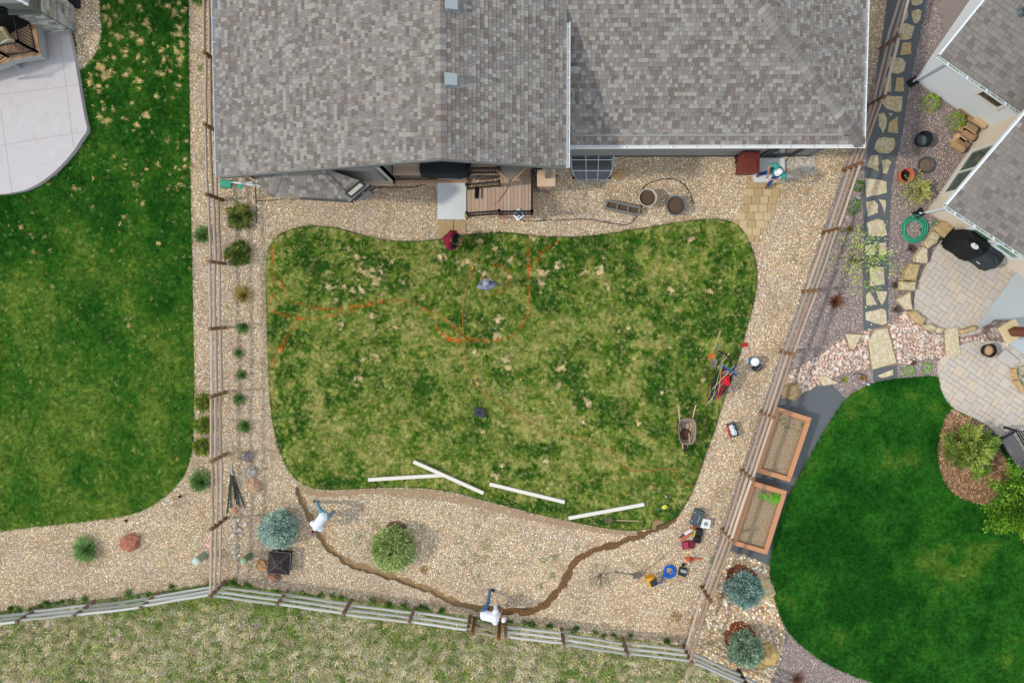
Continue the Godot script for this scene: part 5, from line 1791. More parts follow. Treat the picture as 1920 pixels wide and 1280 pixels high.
func build_plants() -> void:
	var jun := [pc(72, 96, 40), pc(54, 78, 30), pc(104, 118, 54), pc(132, 134, 70)]
	var grn := [pc(78, 118, 52), pc(58, 94, 40), pc(104, 140, 68), pc(132, 152, 92)]
	var olive := [pc(112, 132, 44), pc(88, 108, 32), pc(136, 146, 58), pc(70, 92, 28)]
	var tan := [pc(178, 152, 84), pc(150, 126, 62), pc(202, 180, 112), pc(120, 104, 52)]
	var blue := [pc(150, 176, 160), pc(128, 156, 142), pc(172, 192, 176), pc(108, 136, 122)]
	# left strip, between fence and lawn
	for q in [[448, 407, 0.35, 0.36, "upper dark olive feathery juniper just below the turquoise lids"], [446, 476, 0.34, 0.36, "second dark olive juniper in the gravel strip beside the house-side fence"]]:
		bushy(crown_at(q[0], q[1], q[3]), q[2], q[3], 120, 26, 0.15, 0.2, jun, "juniper", q[4], "shrub", 0.7)
	spiky(crown_at(453, 554, 0.35), 0.34, 0.38, 420, 0.008, tan, "ornamental_grass", "dry golden tussock grass in the gravel strip between green plants", "grass plant")
	for q in [[454, 613, 0.24, "small green tussock directly below the golden grass"], [446, 661, 0.18, "thin low tussock between two fuller green tussocks"], [452, 704, 0.2, "small round tussock in the middle of the gravel strip"], [446, 747, 0.25, "green tussock across the fence from the first olive shrub"], [457, 799, 0.3, "full green tussock last in the strip above the grey rocks"]]:
		spiky(crown_at(q[0], q[1], 0.25), q[2], 0.26, 260, 0.009, grn, "tussock_grass", q[3], "grass plant", "green tussocks in the gravel strip")
	spiky(crown_at(377, 441, 0.4), 0.36, 0.42, 380, 0.009, grn, "tussock_grass", "green tussock on the lawn side of the house-side fence, uppermost there", "grass plant")
	for q in [[379, 755, "first olive shrub beneath the fence on the deep green lawn's side"], [379, 798, "middle olive shrub of three on the deep green lawn's side"], [377, 838, "third olive shrub, just above the large tussock by the fence"]]:
		bushy(crown_at(q[0], q[1], 0.4), 0.3, 0.44, 120, 14, 0.075, 0.4, olive, "olive_shrub", q[2], "shrub", 0.3)
	spiky(crown_at(372, 906, 0.5), 0.44, 0.5, 620, 0.01, grn, "tussock_grass", "large green tussock at the curved corner of the deep green lawn", "grass plant")
	spiky(crown_at(157, 1034, 0.5), 0.52, 0.5, 700, 0.011, [pc(84, 130, 62), pc(112, 154, 84), pc(60, 100, 44), pc(138, 160, 98)], "tussock_grass", "large green tussock in open gravel beside the red boulder", "grass plant")
	leaf_plant(P(379, 129), 0.12, 0.1, 50, 0.05, grn, "weed", "leafy weed clump on the lawn side of the fence by the house gutter", "weed")
	spiky(P(372, -2), 0.34, 0.3, 260, 0.01, grn, "tussock_grass", "green tussock at the lawn edge beside the upper end of the fence", "grass plant")
	# spruces and round shrubs
	bushy(crown_at(519, 995, 1.05), 0.64, 1.05, 420, 26, 0.1, 0.34, blue, "blue_spruce", "round blue green spruce beside the black fire pit", "spruce", 0.16)
	bushy(crown_at(735, 1032, 1.0), 0.76, 1.05, 420, 26, 0.1, 0.36, [pc(126, 146, 80), pc(150, 166, 96), pc(98, 122, 66), pc(170, 180, 116)], "round_shrub", "round yellow green shrub in the middle of the gravel", "shrub", 0.2)
	bushy(crown_at(1398, 1108, 1.3), 0.56, 1.4, 420, 26, 0.11, 0.3, [pc(130, 160, 150), pc(104, 136, 128), pc(154, 178, 168), pc(88, 118, 110)], "blue_spruce", "pointed blue spruce nearer the raised beds, ringed with red mulch", "spruce", 0.2)
	bushy(crown_at(1400, 1219, 1.2), 0.56, 1.3, 420, 26, 0.11, 0.32, [pc(138, 160, 132), pc(112, 138, 116), pc(162, 178, 146), pc(90, 116, 98)], "blue_spruce", "pale grey green spruce nearer the field fence, beside the yellow boulder", "spruce", 0.2)
	for q in [[1388, 1088], [1386, 1196]]:
		var o := Vector2(P(q[0], q[1]).x, P(q[0], q[1]).z)
		var pl := PackedVector2Array()
		for i in 18: pl.append(o + Vector2.from_angle(TAU * i / 18.0) * 0.62 * rng.randf_range(0.88, 1.1))
		sheet("red_mulch", pl, 0.045, mn("red_mulch", [pc(112, 60, 38), pc(150, 86, 56), pc(90, 50, 34)], 0.06, 0.5, 1.0), "ring of red brown mulch under a spruce", 0.05)
	var pl2 := PackedVector2Array()
	var oc := P(742, 1003)
	for i in 16: pl2.append(Vector2(oc.x, oc.z) + Vector2.from_angle(TAU * i / 16.0) * 0.5 * rng.randf_range(0.85, 1.1))
	sheet("shrub_mulch", pl2, 0.03, mn("dry_litter", [pc(110, 84, 66), pc(140, 112, 90)], 0.06, 0.5, 1.0), "brown litter under the round shrub", 0.04)
	# sparse open bush with its twigs
	var sp := leaf_plant(P(1126, 1078), 0.5, 0.5, 170, 0.06, [pc(116, 128, 92), pc(146, 152, 122), pc(88, 104, 66), pc(170, 164, 140)], "sparse_bush", "thin grey green bush in the open gravel by the lying shovel", "shrub")
	var tw := MB.new()
	tw.col = pc(120, 100, 82)
	for i in 26:
		var a := rng.randf() * TAU
		tw.tube([Vector3.ZERO, Vector3(cos(a) * 0.25, 0.25, sin(a) * 0.25), Vector3(cos(a) * 0.55, rng.randf_range(0.2, 0.5), sin(a) * 0.55) * rng.randf_range(0.7, 1.2)], 0.008, 4, 0.003, false)
	obj("stem", tw, vc(0.95), sp)
	# weeds in the gravel and along the rear fence
	var weed_at := [[893,986],[862,1014],[876,1029],[886,1043],[822,989],[795,987],[742,983],[704,983],[672,1002],[669,1018],[898,1091],[935,1055],[958,1075],[1000,1027],[1042,1044],[1019,1049],[1030,1077],[1036,1044],[944,998],[968,991],[910,1024],[916,1026],[914,1015],[892,1046],[906,1047],[1011,1098],[1017,1050],[646,970],[673,999],[891,1075],[864,1056],[1080,1025],[1036,1078],[1010,1100],[1098,1145],[1340,1042],[1335,1049],[418,574],[420,704],[418,603],[331,966],[353,1001],[318,1030],[1335,1050],[697,979]]
	for q in weed_at:
		leaf_plant(P(q[0], q[1]), rng.randf_range(0.09, 0.16), 0.07, 26, 0.05, [pc(104, 134, 66), pc(128, 148, 84), pc(84, 112, 54)], "weed", "small green weed sprouting in the gravel", "weed", "weeds in the gravel")
	for i in 60:
		var s := rng.randf()
		var x := lerpf(0.0, 1270.0, s)
		var y: float
		if x < 421: y = lerpf(1147, 1092, x / 421.0)
		elif x < 881: y = lerpf(1092, 1155, (x - 421) / 460.0)
		else: y = lerpf(1155, 1209, (x - 881) / 400.0)
		spiky(P(x, y - rng.randf_range(-3, 7)), rng.randf_range(0.12, 0.24), rng.randf_range(0.14, 0.26), 60, 0.007, [pc(70, 116, 40), pc(92, 134, 52), pc(54, 94, 32)], "grass_clump", "unmown green grass clump under the rear fence rails", "grass plant", "grass clumps along the rear fence")
	for q in [[1300, 1165, 0.3], [712, 1130, 0.35], [795, 1068, 0.22], [1268, 1155, 0.3], [1352, 1118, 0.2]]:
		spiky(P(q[0], q[1]), q[2], 0.1, 140, 0.006, [pc(168, 138, 92), pc(146, 116, 74), pc(190, 164, 120)], "dry_weed", "flat dead brown weed lying on the gravel", "weed", "dead weeds on the gravel")
	# east garden
	for q in [[1748, 191, "bright green leafy mound between the flagstones and the white wall"], [1795, 226, "bright green leafy mound touching the stacked tan stones"]]:
		leaf_plant(P(q[0], q[1], 0.2) * Vector3(1, 0, 1), 0.34, 0.34, 300, 0.07, [pc(124, 158, 48), pc(104, 138, 38), pc(146, 176, 66)], "green_perennial", q[2], "plant")
	for q in [[1607, 349, 0.2, "low green plant at the fence foot, upper one of two"], [1597, 387, 0.3, "low green plant with white flowers at the fence foot"]]:
		leaf_plant(P(q[0], q[1]), q[2], 0.25, 190, 0.07, [pc(74, 126, 44), pc(58, 104, 34), pc(96, 146, 58)], "green_perennial", q[3], "plant")
	var fl := leaf_plant(P(1604, 374), 0.12, 0.2, 24, 0.05, [pc(246, 240, 244), pc(232, 220, 230)], "white_flower", "small white flower cluster beside the low green plant", "flower")
	bushy(crown_at(1722, 357, 0.5), 0.5, 0.55, 130, 12, 0.07, 0.35, [pc(164, 170, 92), pc(138, 146, 70), pc(186, 188, 116)], "open_shrub", "yellow green open shrub beside the terracotta pot", "shrub", 0.8)
	for q in [[1768, 0.55], [1768, 0.0]]: pass
	var lt := bushy(P(1615, 487, 0.8) * Vector3(1, 0, 1), 1.15, 1.5, 90, 9, 0.08, 0.5, [pc(150, 176, 66), pc(126, 152, 50), pc(176, 196, 92)], "young_tree", "thin young tree with sparse lime leaves over the flagstones", "tree", 1.2, 0.35)
	for q in [[1565, 565, 0.36, [pc(120, 60, 44), pc(96, 70, 44), pc(140, 84, 56)], "reddish brown tussock in the crushed rock"], [1708, 466, 0.2, [pc(112, 84, 76), pc(90, 74, 66)], "dull purple tuft beside the green hose coil"], [1680, 534, 0.18, [pc(92, 84, 74), pc(112, 100, 86)], "small dark tuft beside the boulder edge of the patio"], [1682, 580, 0.2, [pc(92, 84, 72), pc(112, 104, 86)], "dark tuft above the pink cobbles by the patio boulders"], [1594, 429, 0.14, [pc(170, 138, 74), pc(146, 120, 66)], "small orange dry tuft between fence and flagstones"], [1583, 712, 0.13, [pc(128, 142, 64), pc(160, 150, 80)], "small green and tan tuft beside the white garden light"], [1617, 708, 0.14, [pc(166, 126, 70), pc(150, 120, 76)], "orange dry tuft at the lawn's top edge"], [1494, 1272, 0.3, [pc(118, 78, 60), pc(140, 96, 72)], "reddish twiggy tuft in the crushed rock near the field fence"], [1713, 677, 0.16, [pc(110, 84, 70), pc(90, 76, 64)], "dark brown tuft below the pink cobbles"]]:
		spiky(P(q[0], q[1]), q[2], q[2] * 0.9, 150, 0.006, q[3], "garden_tuft", q[4], "grass plant")
	for q in [[1702, 695, "small round bright green plant, first of two between cobbles and lawn"], [1735, 689, "small round bright green plant nearer the lower patio"]]:
		leaf_plant(P(q[0], q[1]), 0.19, 0.16, 130, 0.05, [pc(104, 176, 40), pc(80, 150, 30), pc(130, 196, 60)], "green_perennial", q[2], "plant")
	for q in [[1916, 694], [1922, 712]]:
		leaf_plant(P(q[0], q[1]), 0.24, 0.22, 130, 0.06, [pc(82, 140, 44), pc(62, 112, 34)], "green_perennial", "green plant in the kerbed bed beside the porch", "plant", "plants in the kerbed bed")
	# pine in the bark bed
	var pine := bushy(crown_at(1823, 846, 1.2), 0.72, 1.3, 130, 70, 0.15, 0.24, [pc(116, 140, 58), pc(96, 122, 48), pc(146, 160, 76), pc(82, 108, 44)], "pine_tree", "open olive green pine in the bark mulch bed", "tree", 0.75, 0.2)
	var limb := MB.new()
	limb.col = pc(176, 166, 150)
	for i in 7:
		var a := i * 2.4 + rng.randf_range(-0.5, 0.5)
		var l := rng.randf_range(0.3, 0.62)
		limb.tube([Vector3(0, 0.8, 0), Vector3(cos(a) * l * 0.5, 1.08, sin(a) * l * 0.5), Vector3(cos(a + 0.3) * l, 1.16, sin(a + 0.3) * l)], 0.016, 5, 0.006, false)
	obj("limb", limb, vc(0.9), pine)
	# bright leafy tree at the lower patio's end
	var tr := bushy(P(1944, 955, 1.6) * Vector3(1, 0, 1), 1.05, 2.5, 520, 40, 0.11, 0.6, [pc(104, 150, 44), pc(84, 130, 34), pc(134, 172, 64), pc(66, 108, 30)], "leafy_tree", "bright green leafy tree beside the bench at the mulch bed", "tree", 0.55, 0.22)

# ------------------------------------------------------------------ objects. Local axes: +x along the thing, y up
func bx(x: float, y: float, z: float, sx: float, sy: float, sz: float, ch := 0.0, turn := 0.0) -> MB:
	var mb := MB.new()
	mb.box(Vector3(x, y, z), Vector3(sx, sy, sz), Basis(Vector3.UP, turn), ch)
	return mb

func tb(pts: Array, r: float, sides := 8, r2 := -1.0) -> MB:
	var mb := MB.new()
	mb.tube(pts, r, sides, r2)
	return mb

func lt(at: Vector3, prof: Array, sides := 20) -> MB:
	var mb := MB.new()
	mb.lathe(at, prof, sides)
	return mb

func put(x: float, y: float, h := 0.0, base := 0.0) -> Vector3:         # ground point of a thing whose middle, h above its base, shows at a pixel
	var p := P(x, y, base + h)
	p.y = base
	return p

func cord(called: String, label: String, category: String, px: Array, y: float, r: float, m: Material) -> void:
	var pts := smooth3(PL(px, y), 5)
	for i in pts.size(): pts[i] += Vector3(rng.randf_range(-0.012, 0.012), 0, rng.randf_range(-0.012, 0.012))
	var at: Vector3 = pts[pts.size() / 2]
	var q := []
	for p in pts: q.append(p - Vector3(at.x, 0, at.z))
	one(called, tb(q, r, 5), m, label, category, Vector3(at.x, 0, at.z))

func plank(x0: float, y0: float, x1: float, y1: float, label: String, lift := 0.0) -> void:
	var a := P(x0, y0, 0.08); var b := P(x1, y1, 0.08)
	var len := a.distance_to(b)
	var mb := bx(0, 0.05 + lift, 0, len, 0.09, 0.13, 0.006)
	one("white_board", mb, mn("board_paint", [pc(246, 242, 232), pc(236, 230, 216), pc(250, 247, 240)], 0.03, 0.9, 0.6), label, "board", Vector3((a.x + b.x) * 0.5, LAWN_Y, (a.z + b.z) * 0.5), yaw_px(x0, y0, x1, y1))

func tool_shaft(t: Node3D, len: float, m: Material, r := 0.016, y := 0.03) -> void:
	obj("handle", tb([Vector3(0, y, 0), Vector3(len * 0.5, y + 0.008, 0.004), Vector3(len, y, 0)], r, 7), m, t)

func shovel(x0: float, y0: float, x1: float, y1: float, base: float, wood: Material, blade_m: Material, label: String, grip := false, square := false) -> Node3D:     # from the handle's end to the blade's tip
	var a := P(x0, y0, base); var b := P(x1, y1, base)
	var len := a.distance_to(b)
	var t := thing("shovel", label, "shovel", Vector3(b.x, base, b.z), yaw_px(x1, y1, x0, y0))
	var bl := MB.new()
	var w := 0.12
	var rows := [[0.0, 0.02 if not square else w, 0.0], [0.1, w * 0.95, -0.01], [0.24, w, 0.0], [0.3, w * 0.8, 0.02]]
	for i in rows.size() - 1:
		for s in [-1, 1]:
			var p0 := Vector3(rows[i][0], 0.02, 0); var p1 := Vector3(rows[i + 1][0], 0.02, 0)
			var q0 := Vector3(rows[i][0], 0.045 + rows[i][2], rows[i][1] * s); var q1 := Vector3(rows[i + 1][0], 0.05 + rows[i + 1][2], rows[i + 1][1] * s)
			if s > 0: bl.quad(p0, q0, q1, p1)
			else: bl.quad(p0, p1, q1, q0)
	obj("blade", bl, blade_m, t)
	obj("socket", tb([Vector3(0.22, 0.03, 0), Vector3(0.45, 0.035, 0)], 0.024, 8, 0.02), blade_m, t)
	obj("handle", tb([Vector3(0.4, 0.035, 0), Vector3(len, 0.03, 0)], 0.018, 7), wood, t)
	if grip:
		obj("grip", tb([Vector3(len - 0.12, 0.03, 0), Vector3(len - 0.04, 0.03, 0.06), Vector3(len, 0.03, 0.06), Vector3(len, 0.03, -0.06), Vector3(len - 0.04, 0.03, -0.06), Vector3(len - 0.12, 0.03, 0)], 0.012, 6), mt(150, 170, 120, 0.6), t)
	return t

func pot(x: float, y: float, r: float, h: float, m: Material, label: String, soil_m: Material, called := "plant_pot", fill := 0.75) -> Node3D:
	var t := thing(called, label, "pot", put(x, y, h))
	obj("pot_wall", lt(Vector3.ZERO, [[0.0, 0.0], [r * 0.72, 0.0], [r * 0.95, h * 0.86], [r, h * 0.88], [r, h], [r * 0.9, h], [r * 0.88, h * 0.88], [r * 0.7, 0.04], [0.0, 0.04]], 24), m, t)
	if soil_m:
		obj("soil", lt(Vector3.ZERO, [[r * 0.84, h * fill], [r * 0.5, h * fill + 0.02], [0.0, h * fill + 0.015]], 18), soil_m, t)
	return t

func wheelbarrow(x: float, y: float, fx: float, fy: float, label: String, grips: Material, tray_m: Material) -> Node3D:      # middle of the tray, and a pixel towards the wheel
	var at := put(x, y, 0.5, LAWN_Y)
	var t := thing("wheelbarrow", label, "wheelbarrow", at, yaw_px(x, y, fx, fy))
	var L := 0.46; var W := 0.31
	var outline := []
	for i in 20:
		var a := TAU * i / 20.0
		var c := cos(a); var s := sin(a)
		outline.append(Vector2(signf(c) * pow(absf(c), 0.55) * L, signf(s) * pow(absf(s), 0.5) * W * (1.0 - 0.12 * maxf(0.0, c))))
	var tray := MB.new()
	var rings := [[0.62, 0.26, 0.06], [0.98, 0.58, 0.0], [1.03, 0.585, 0.0], [1.03, 0.57, 0.0]]
	var inner := [[0.96, 0.575], [0.6, 0.275]]
	for lst in [[[0.6, 0.25], [1.0, 0.565], [1.04, 0.572], [1.04, 0.585], [0.97, 0.58], [0.6, 0.275]]]:
		for k in lst.size() - 1:
			for i in 20:
				var j := (i + 1) % 20
				var p := func(q, o): return Vector3(o.x * q[0] + (0.06 if q[0] < 0.7 else 0.0), q[1], o.y * q[0])
				tray.quad(p.call(lst[k], outline[i]), p.call(lst[k + 1], outline[i]), p.call(lst[k + 1], outline[j]), p.call(lst[k], outline[j]))
	for i in range(1, 19):
		var f := func(o): return Vector3(o.x * 0.6 + 0.06, 0.275, o.y * 0.6)
		tray.tri(f.call(outline[0]), f.call(outline[i + 1]), f.call(outline[i]))
	obj("tray", tray, tray_m, t)
	for s in [-1, 1]:
		obj("handle", tb([Vector3(0.72, 0.2, 0.06 * s), Vector3(-0.2, 0.32, 0.2 * s), Vector3(-0.95, 0.55, 0.31 * s)], 0.024, 6), grips, t)
		obj("leg", tb([Vector3(-0.12, 0.27, 0.2 * s), Vector3(-0.28, 0.0, 0.22 * s), Vector3(-0.38, 0.0, 0.22 * s), Vector3(-0.42, 0.3, 0.22 * s)], 0.014, 6), mt(70, 66, 62, 0.6, 0.3), t)
	var wheel := MB.new()
	wheel.lathe(Vector3(0.62, 0.19, 0), [[0.1, -0.045], [0.17, -0.045], [0.19, -0.02], [0.19, 0.02], [0.17, 0.045], [0.1, 0.045], [0.1, -0.045]], 20, Basis(Vector3.RIGHT, PI / 2))
	var wo := obj("wheel", wheel, mt(48, 46, 46, 0.9), t)
	var hub := MB.new()
	hub.lathe(Vector3(0.62, 0.19, 0), [[0.0, -0.06], [0.03, -0.06], [0.1, -0.03], [0.1, 0.03], [0.03, 0.06], [0.0, 0.06]], 14, Basis(Vector3.RIGHT, PI / 2))
	obj("rim", hub, mt(170, 60, 50, 0.6), wo)
	return t

func toolbox(x: float, y: float, turn: float, sx: float, sy: float, sz: float, base: float, m: Material, label: String, handle_m: Material) -> Node3D:
	var t := thing("toolbox", label, "toolbox", put(x, y, sy, base), turn)
	obj("body", bx(0, sy * 0.4, 0, sx, sy * 0.8, sz, 0.02), m, t)
	obj("lid", bx(0, sy * 0.9, 0, sx * 1.03, sy * 0.2, sz * 1.05, 0.025), m, t)
	obj("handle", tb([Vector3(-sx * 0.2, sy, 0.02), Vector3(-sx * 0.2, sy + 0.035, -0.03), Vector3(sx * 0.2, sy + 0.035, -0.03), Vector3(sx * 0.2, sy, 0.02)], 0.012, 5), handle_m, t)
	for s in [-1, 1]: obj("latch", bx(sx * 0.28 * s, sy * 0.8, sz * 0.53, 0.05, 0.07, 0.02), handle_m, t)
	return t

func coil(called: String, label: String, x: float, y: float, r: float, turns: int, tube_r: float, m: Material, tail: Array) -> void:
	var at := P(x, y)
	var pts := []
	for i in turns * 20:
		var a := TAU * i / 20.0
		var k := i / 20.0
		var rr := r * (1.0 + 0.06 * sin(k * 2.7) + rng.randf_range(-0.01, 0.01)) - 0.3 * r * absf(sin(k * 0.8)) * 0.8
		pts.append(Vector3(cos(a) * rr + 0.03 * sin(k * 1.7), tube_r + 0.012 * (k / turns) * turns * 0.5, sin(a) * rr + 0.03 * cos(k * 2.1)))
	for q in tail:
		pts.append(P(q[0], q[1], tube_r) - at)
	one(called, tb(pts, tube_r, 6), m, label, "hose", at)

func build_things() -> void:
	var soil := mn("pot_soil", [pc(74, 58, 46), pc(140, 116, 94), pc(60, 46, 36), pc(120, 100, 82)], 0.06, 0.35, 1.0)
	var steel := mt(150, 148, 144, 0.5, 0.4)
	var wood := mt(214, 190, 148, 0.7)
	var grey_wood := mt(150, 138, 122, 0.8)
	# ---- the white boards on the lawn
	plank(690, 899, 836, 890, "white board whose far end lies under the crossing board")
	plank(776, 864, 907, 923, "white board lying across the end of another board", 0.09)
	plank(918, 907, 1059, 941, "single white board in the middle of the lawn's lower edge")
	plank(1066, 971, 1208, 945, "white board beside the shovel near the tool pile")
	# ---- concrete pads and stepping pavers
	var conc := mn("concrete", [pc(224, 228, 228), pc(236, 240, 240), pc(230, 232, 230)], 0.02, 1.0, 0.9)
	sheet("concrete_pad", P2([[820, 352], [820, 411], [874, 411], [874, 330], [820, 330]], 0.1), 0.1, conc, "square concrete pad at the foot of the deck stairs", 0.14)
	sheet("door_slab", P2([[1415, 296], [1415, 341], [1472, 341], [1472, 296]], 0.14), 0.14, conc, "concrete slab outside the back door", 0.18)
	var buff := [pc(216, 188, 142), pc(206, 178, 132), pc(222, 198, 156), pc(198, 170, 126), pc(212, 188, 148)]
	var pp := Node3D.new()
	pp.name = "paver_path"; pp.set_meta("kind", "structure"); pp.set_meta("label", "stepped buff paver path from the back door to the lawn"); add_child(pp)
	var rows := [[1404, 1470, 345], [1398, 1466, 360], [1392, 1462, 375], [1390, 1456, 390], [1382, 1450, 405], [1370, 1440, 420], [1393, 1432, 434], [1400, 1424, 447]]
	for r in rows:
		var x: float = r[0]
		while x < r[1] - 4:
			var w := minf(16.0 + rng.randf_range(-1.0, 2.0), r[1] - x)
			var q := P2([[x + 0.5, r[2] - 7], [x + w - 0.5, r[2] - 7], [x + w - 0.5, r[2] + 7], [x + 0.5, r[2] + 7]], 0.03)
			var mb := MB.new()
			mb.slab(q, -0.01, 0.035 + rng.randf_range(0, 0.008), 0.008)
			objw("paver", mb, mn("buff_%d" % (rng.randi() % 3), [buff[rng.randi() % 5], buff[rng.randi() % 5], pc(180, 148, 102)], 0.03, 0.7, 0.95), pp)
			x += w
	var sp := Node3D.new()
	sp.name = "stepping_stones"; sp.set_meta("kind", "structure"); sp.set_meta("label", "two buff stepping stones below the concrete pad"); add_child(sp)
	for q in [[[821, 412], [850, 412], [850, 447], [821, 448]], [[851, 412], [873, 412], [873, 441], [851, 446]]]:
		objw("stone", stone_slab(P2(q, 0.03), -0.01, 0.04, 0.01, Color.WHITE), mn("buff_s", [pc(186, 156, 112), pc(206, 180, 138), pc(160, 126, 82)], 0.02, 0.8), sp)
	# ---- window well with its clear cover
	var wz := P(1110, 293).z
	var c0 := P(1110, 316, 0.12)
	var well := thing("window_well", "curved window well with clear cover and white bars below the wing wall", "window well", Vector3(c0.x, 0, c0.z))
	var arc := []
	var hw := 0.78
	for q in [[-hw, -0.45], [-hw * 0.96, -0.1], [-hw * 0.86, 0.2], [-hw * 0.62, 0.4], [-hw * 0.3, 0.48], [hw * 0.3, 0.48], [hw * 0.62, 0.4], [hw * 0.86, 0.2], [hw * 0.96, -0.1], [hw, -0.45]]: arc.append(Vector3(q[0], 0.0, q[1]))
	var wl := MB.new()
	for i in arc.size() - 1:
		wl.quad(arc[i + 1] + Vector3.DOWN * 0.1, arc[i] + Vector3.DOWN * 0.1, arc[i] + Vector3.UP * 0.1, arc[i + 1] + Vector3.UP * 0.1)
		wl.quad(arc[i] + Vector3.UP * 0.1, arc[i + 1] + Vector3.UP * 0.1, arc[i + 1] * 1.05 + Vector3.UP * 0.1, arc[i] * 1.05 + Vector3.UP * 0.1)
	obj("well_wall", wl, mt(196, 204, 210, 0.5, 0.3), well)
	obj("well_floor", bx(0, 0.012, -0.1, 1.4, 0.02, 0.9), mt(44, 40, 38), well)
	var bars := MB.new()
	for x in [-hw, -hw * 0.3, hw * 0.3, hw]: bars.tube([Vector3(x, 0.2, -0.5), Vector3(x * 0.94, 0.17, 0.0), Vector3(x * 0.8, 0.14, 0.46 if absf(x) < 0.5 else 0.28)], 0.016, 4)
	bars.tube([Vector3(-hw, 0.2, -0.3), Vector3(hw, 0.2, -0.3)], 0.016, 4)
	bars.tube([Vector3(-hw * 0.95, 0.17, 0.08), Vector3(hw * 0.95, 0.17, 0.08)], 0.016, 4)
	obj("cover_frame", bars, mt(238, 242, 246, 0.5), well)
	var glass := StandardMaterial3D.new()
	glass.albedo_color = Color(0.85, 0.9, 0.94, 0.07); glass.transparency = BaseMaterial3D.TRANSPARENCY_ALPHA; glass.roughness = 0.12
	var cv := MB.new()
	for i in arc.size() - 1:
		var a: Vector3 = arc[i] * Vector3(0.98, 1, 0.98); var b: Vector3 = arc[i + 1] * Vector3(0.98, 1, 0.98)
		cv.tri(Vector3(0, 0.185, -0.45), b + Vector3.UP * (0.15 - 0.08 * b.z), a + Vector3.UP * (0.15 - 0.08 * a.z))
	obj("cover", cv, glass, well)
	# ---- planters by the house
	pot(1215, 370, 0.33, 0.42, mt(206, 196, 184, 0.8), "round pale pot of dark soil beside the concrete trough", soil)
	pot(1268, 385, 0.36, 0.38, mt(132, 136, 140, 0.5, 0.5), "galvanised tub of dark soil ringed by the black hose", soil, "planter_tub")
	var tr := thing("planter_trough", "weathered concrete planter trough with three cells", "planter", put(1168, 389, 0.25), yaw_px(1136, 381, 1201, 395))
	for q in [[0, 0.13, 0.13, 1.25, 0.26, 0.06], [0, 0.13, -0.13, 1.25, 0.26, 0.06], [-0.6, 0.13, 0, 0.06, 0.26, 0.2], [0.6, 0.13, 0, 0.06, 0.26, 0.2], [-0.2, 0.13, 0, 0.05, 0.25, 0.2], [0.2, 0.13, 0, 0.05, 0.25, 0.2]]:
		obj("wall", bx(q[0], q[1], q[2], q[3], q[4], q[5], 0.008), mn("trough", [pc(124, 122, 116), pc(150, 148, 140)], 0.06, 0.4, 1.0), tr)
	obj("soil", bx(0, 0.1, 0, 1.15, 0.18, 0.2), soil, tr)
	cord("drip_hose", "thin black drip hose looping from the deck past the planters", "hose", [[958, 408], [985, 414], [1040, 413], [1100, 411], [1150, 419], [1178, 420], [1192, 408], [1203, 392], [1199, 372], [1206, 352], [1225, 340], [1255, 335], [1278, 342], [1293, 360], [1301, 383]], 0.03, 0.013, mt(40, 38, 38))
	cord("drip_line", "black irrigation tube lying in the gravel below the bay", "hose", [[478, 350], [479, 378], [480, 418]], 0.025, 0.012, mt(50, 48, 46))
	cord("drip_line", "thin black tube running from the strip towards the bay gutter", "hose", [[479, 377], [520, 374], [558, 373]], 0.025, 0.011, mt(50, 48, 46))
	cord("drip_line", "dark tube along the stone foot of the house", "hose", [[676, 365], [700, 354], [725, 351], [770, 351], [800, 346]], 0.025, 0.012, mt(50, 48, 46))
	# ---- rubbish cart by the back door
	var bin := thing("wheeled_bin", "maroon wheeled rubbish cart with blue handle beside the back door", "bin", put(1400, 308, 0.5), 0.0)
	bin.scale = Vector3(0.84, 0.95, 0.84)
	var bb := MB.new()
	for q in [[[0.29, 0.36], [0.34, 0.42], 0.08, 0.98]]:
		var lo: Array = q[0]; var hi: Array = q[1]
		var p := []
		for y in 2:
			for s in [[-1, -1], [1, -1], [1, 1], [-1, 1]]:
				var d: Array = lo if y == 0 else hi
				p.append(Vector3(d[0] * s[0], q[2 + y], d[1] * s[1]))
		for i in 4:
			var j := (i + 1) % 4
			bb.quad(p[j], p[i], p[4 + i], p[4 + j])
		bb.quad(p[4], p[7], p[6], p[5]); bb.quad(p[0], p[1], p[2], p[3])
	var maroon := mt(122, 60, 50, 0.45)
	obj("body", bb, maroon, bin)
	var lid := MB.new()
	lid.box(Vector3(0, 1.0, 0.02), Vector3(0.74, 0.05, 0.9), Basis(), 0.02)
	lid.box(Vector3(0, 1.04, 0.1), Vector3(0.52, 0.05, 0.56), Basis(), 0.025)
	obj("lid", lid, maroon, bin)
	obj("handle", tb([Vector3(-0.34, 0.98, -0.5), Vector3(0.34, 0.98, -0.5)], 0.035, 8), mt(40, 120, 196, 0.5), bin)
	for s in [-1, 1]:
		var w := MB.new()
		w.lathe(Vector3(0.3 * s, 0.13, -0.42), [[0.0, -0.03], [0.11, -0.03], [0.13, 0.0], [0.11, 0.03], [0.0, 0.03]], 14, Basis(Vector3.BACK, PI / 2))
		obj("wheel", w, mt(36, 36, 38), bin)
	one("ground_light", lt(Vector3.ZERO, [[0.07, 0.0], [0.07, 0.03], [0.02, 0.04], [0.02, 0.2], [0.09, 0.22], [0.06, 0.28], [0.0, 0.3]], 10), mt(34, 34, 36, 0.6), "small black garden light beside the maroon cart", "garden light", P(1381, 304))
	# crumpled clear plastic by the back door
	var ps := MB.new()
	var gp := []
	for j in 11:
		for i in 13:
			var x := (i - 6) * 0.1; var z := (j - 5) * 0.085
			gp.append(Vector3(x * (1.0 - 0.05 * absf(z) * 8.0 * 0.3), 0.02 + 0.12 * absf(noise_b.get_noise_2d(x * 130.0, z * 130.0)) + 0.05 * absf(noise_d.get_noise_2d(x * 300.0, z * 300.0)), z))
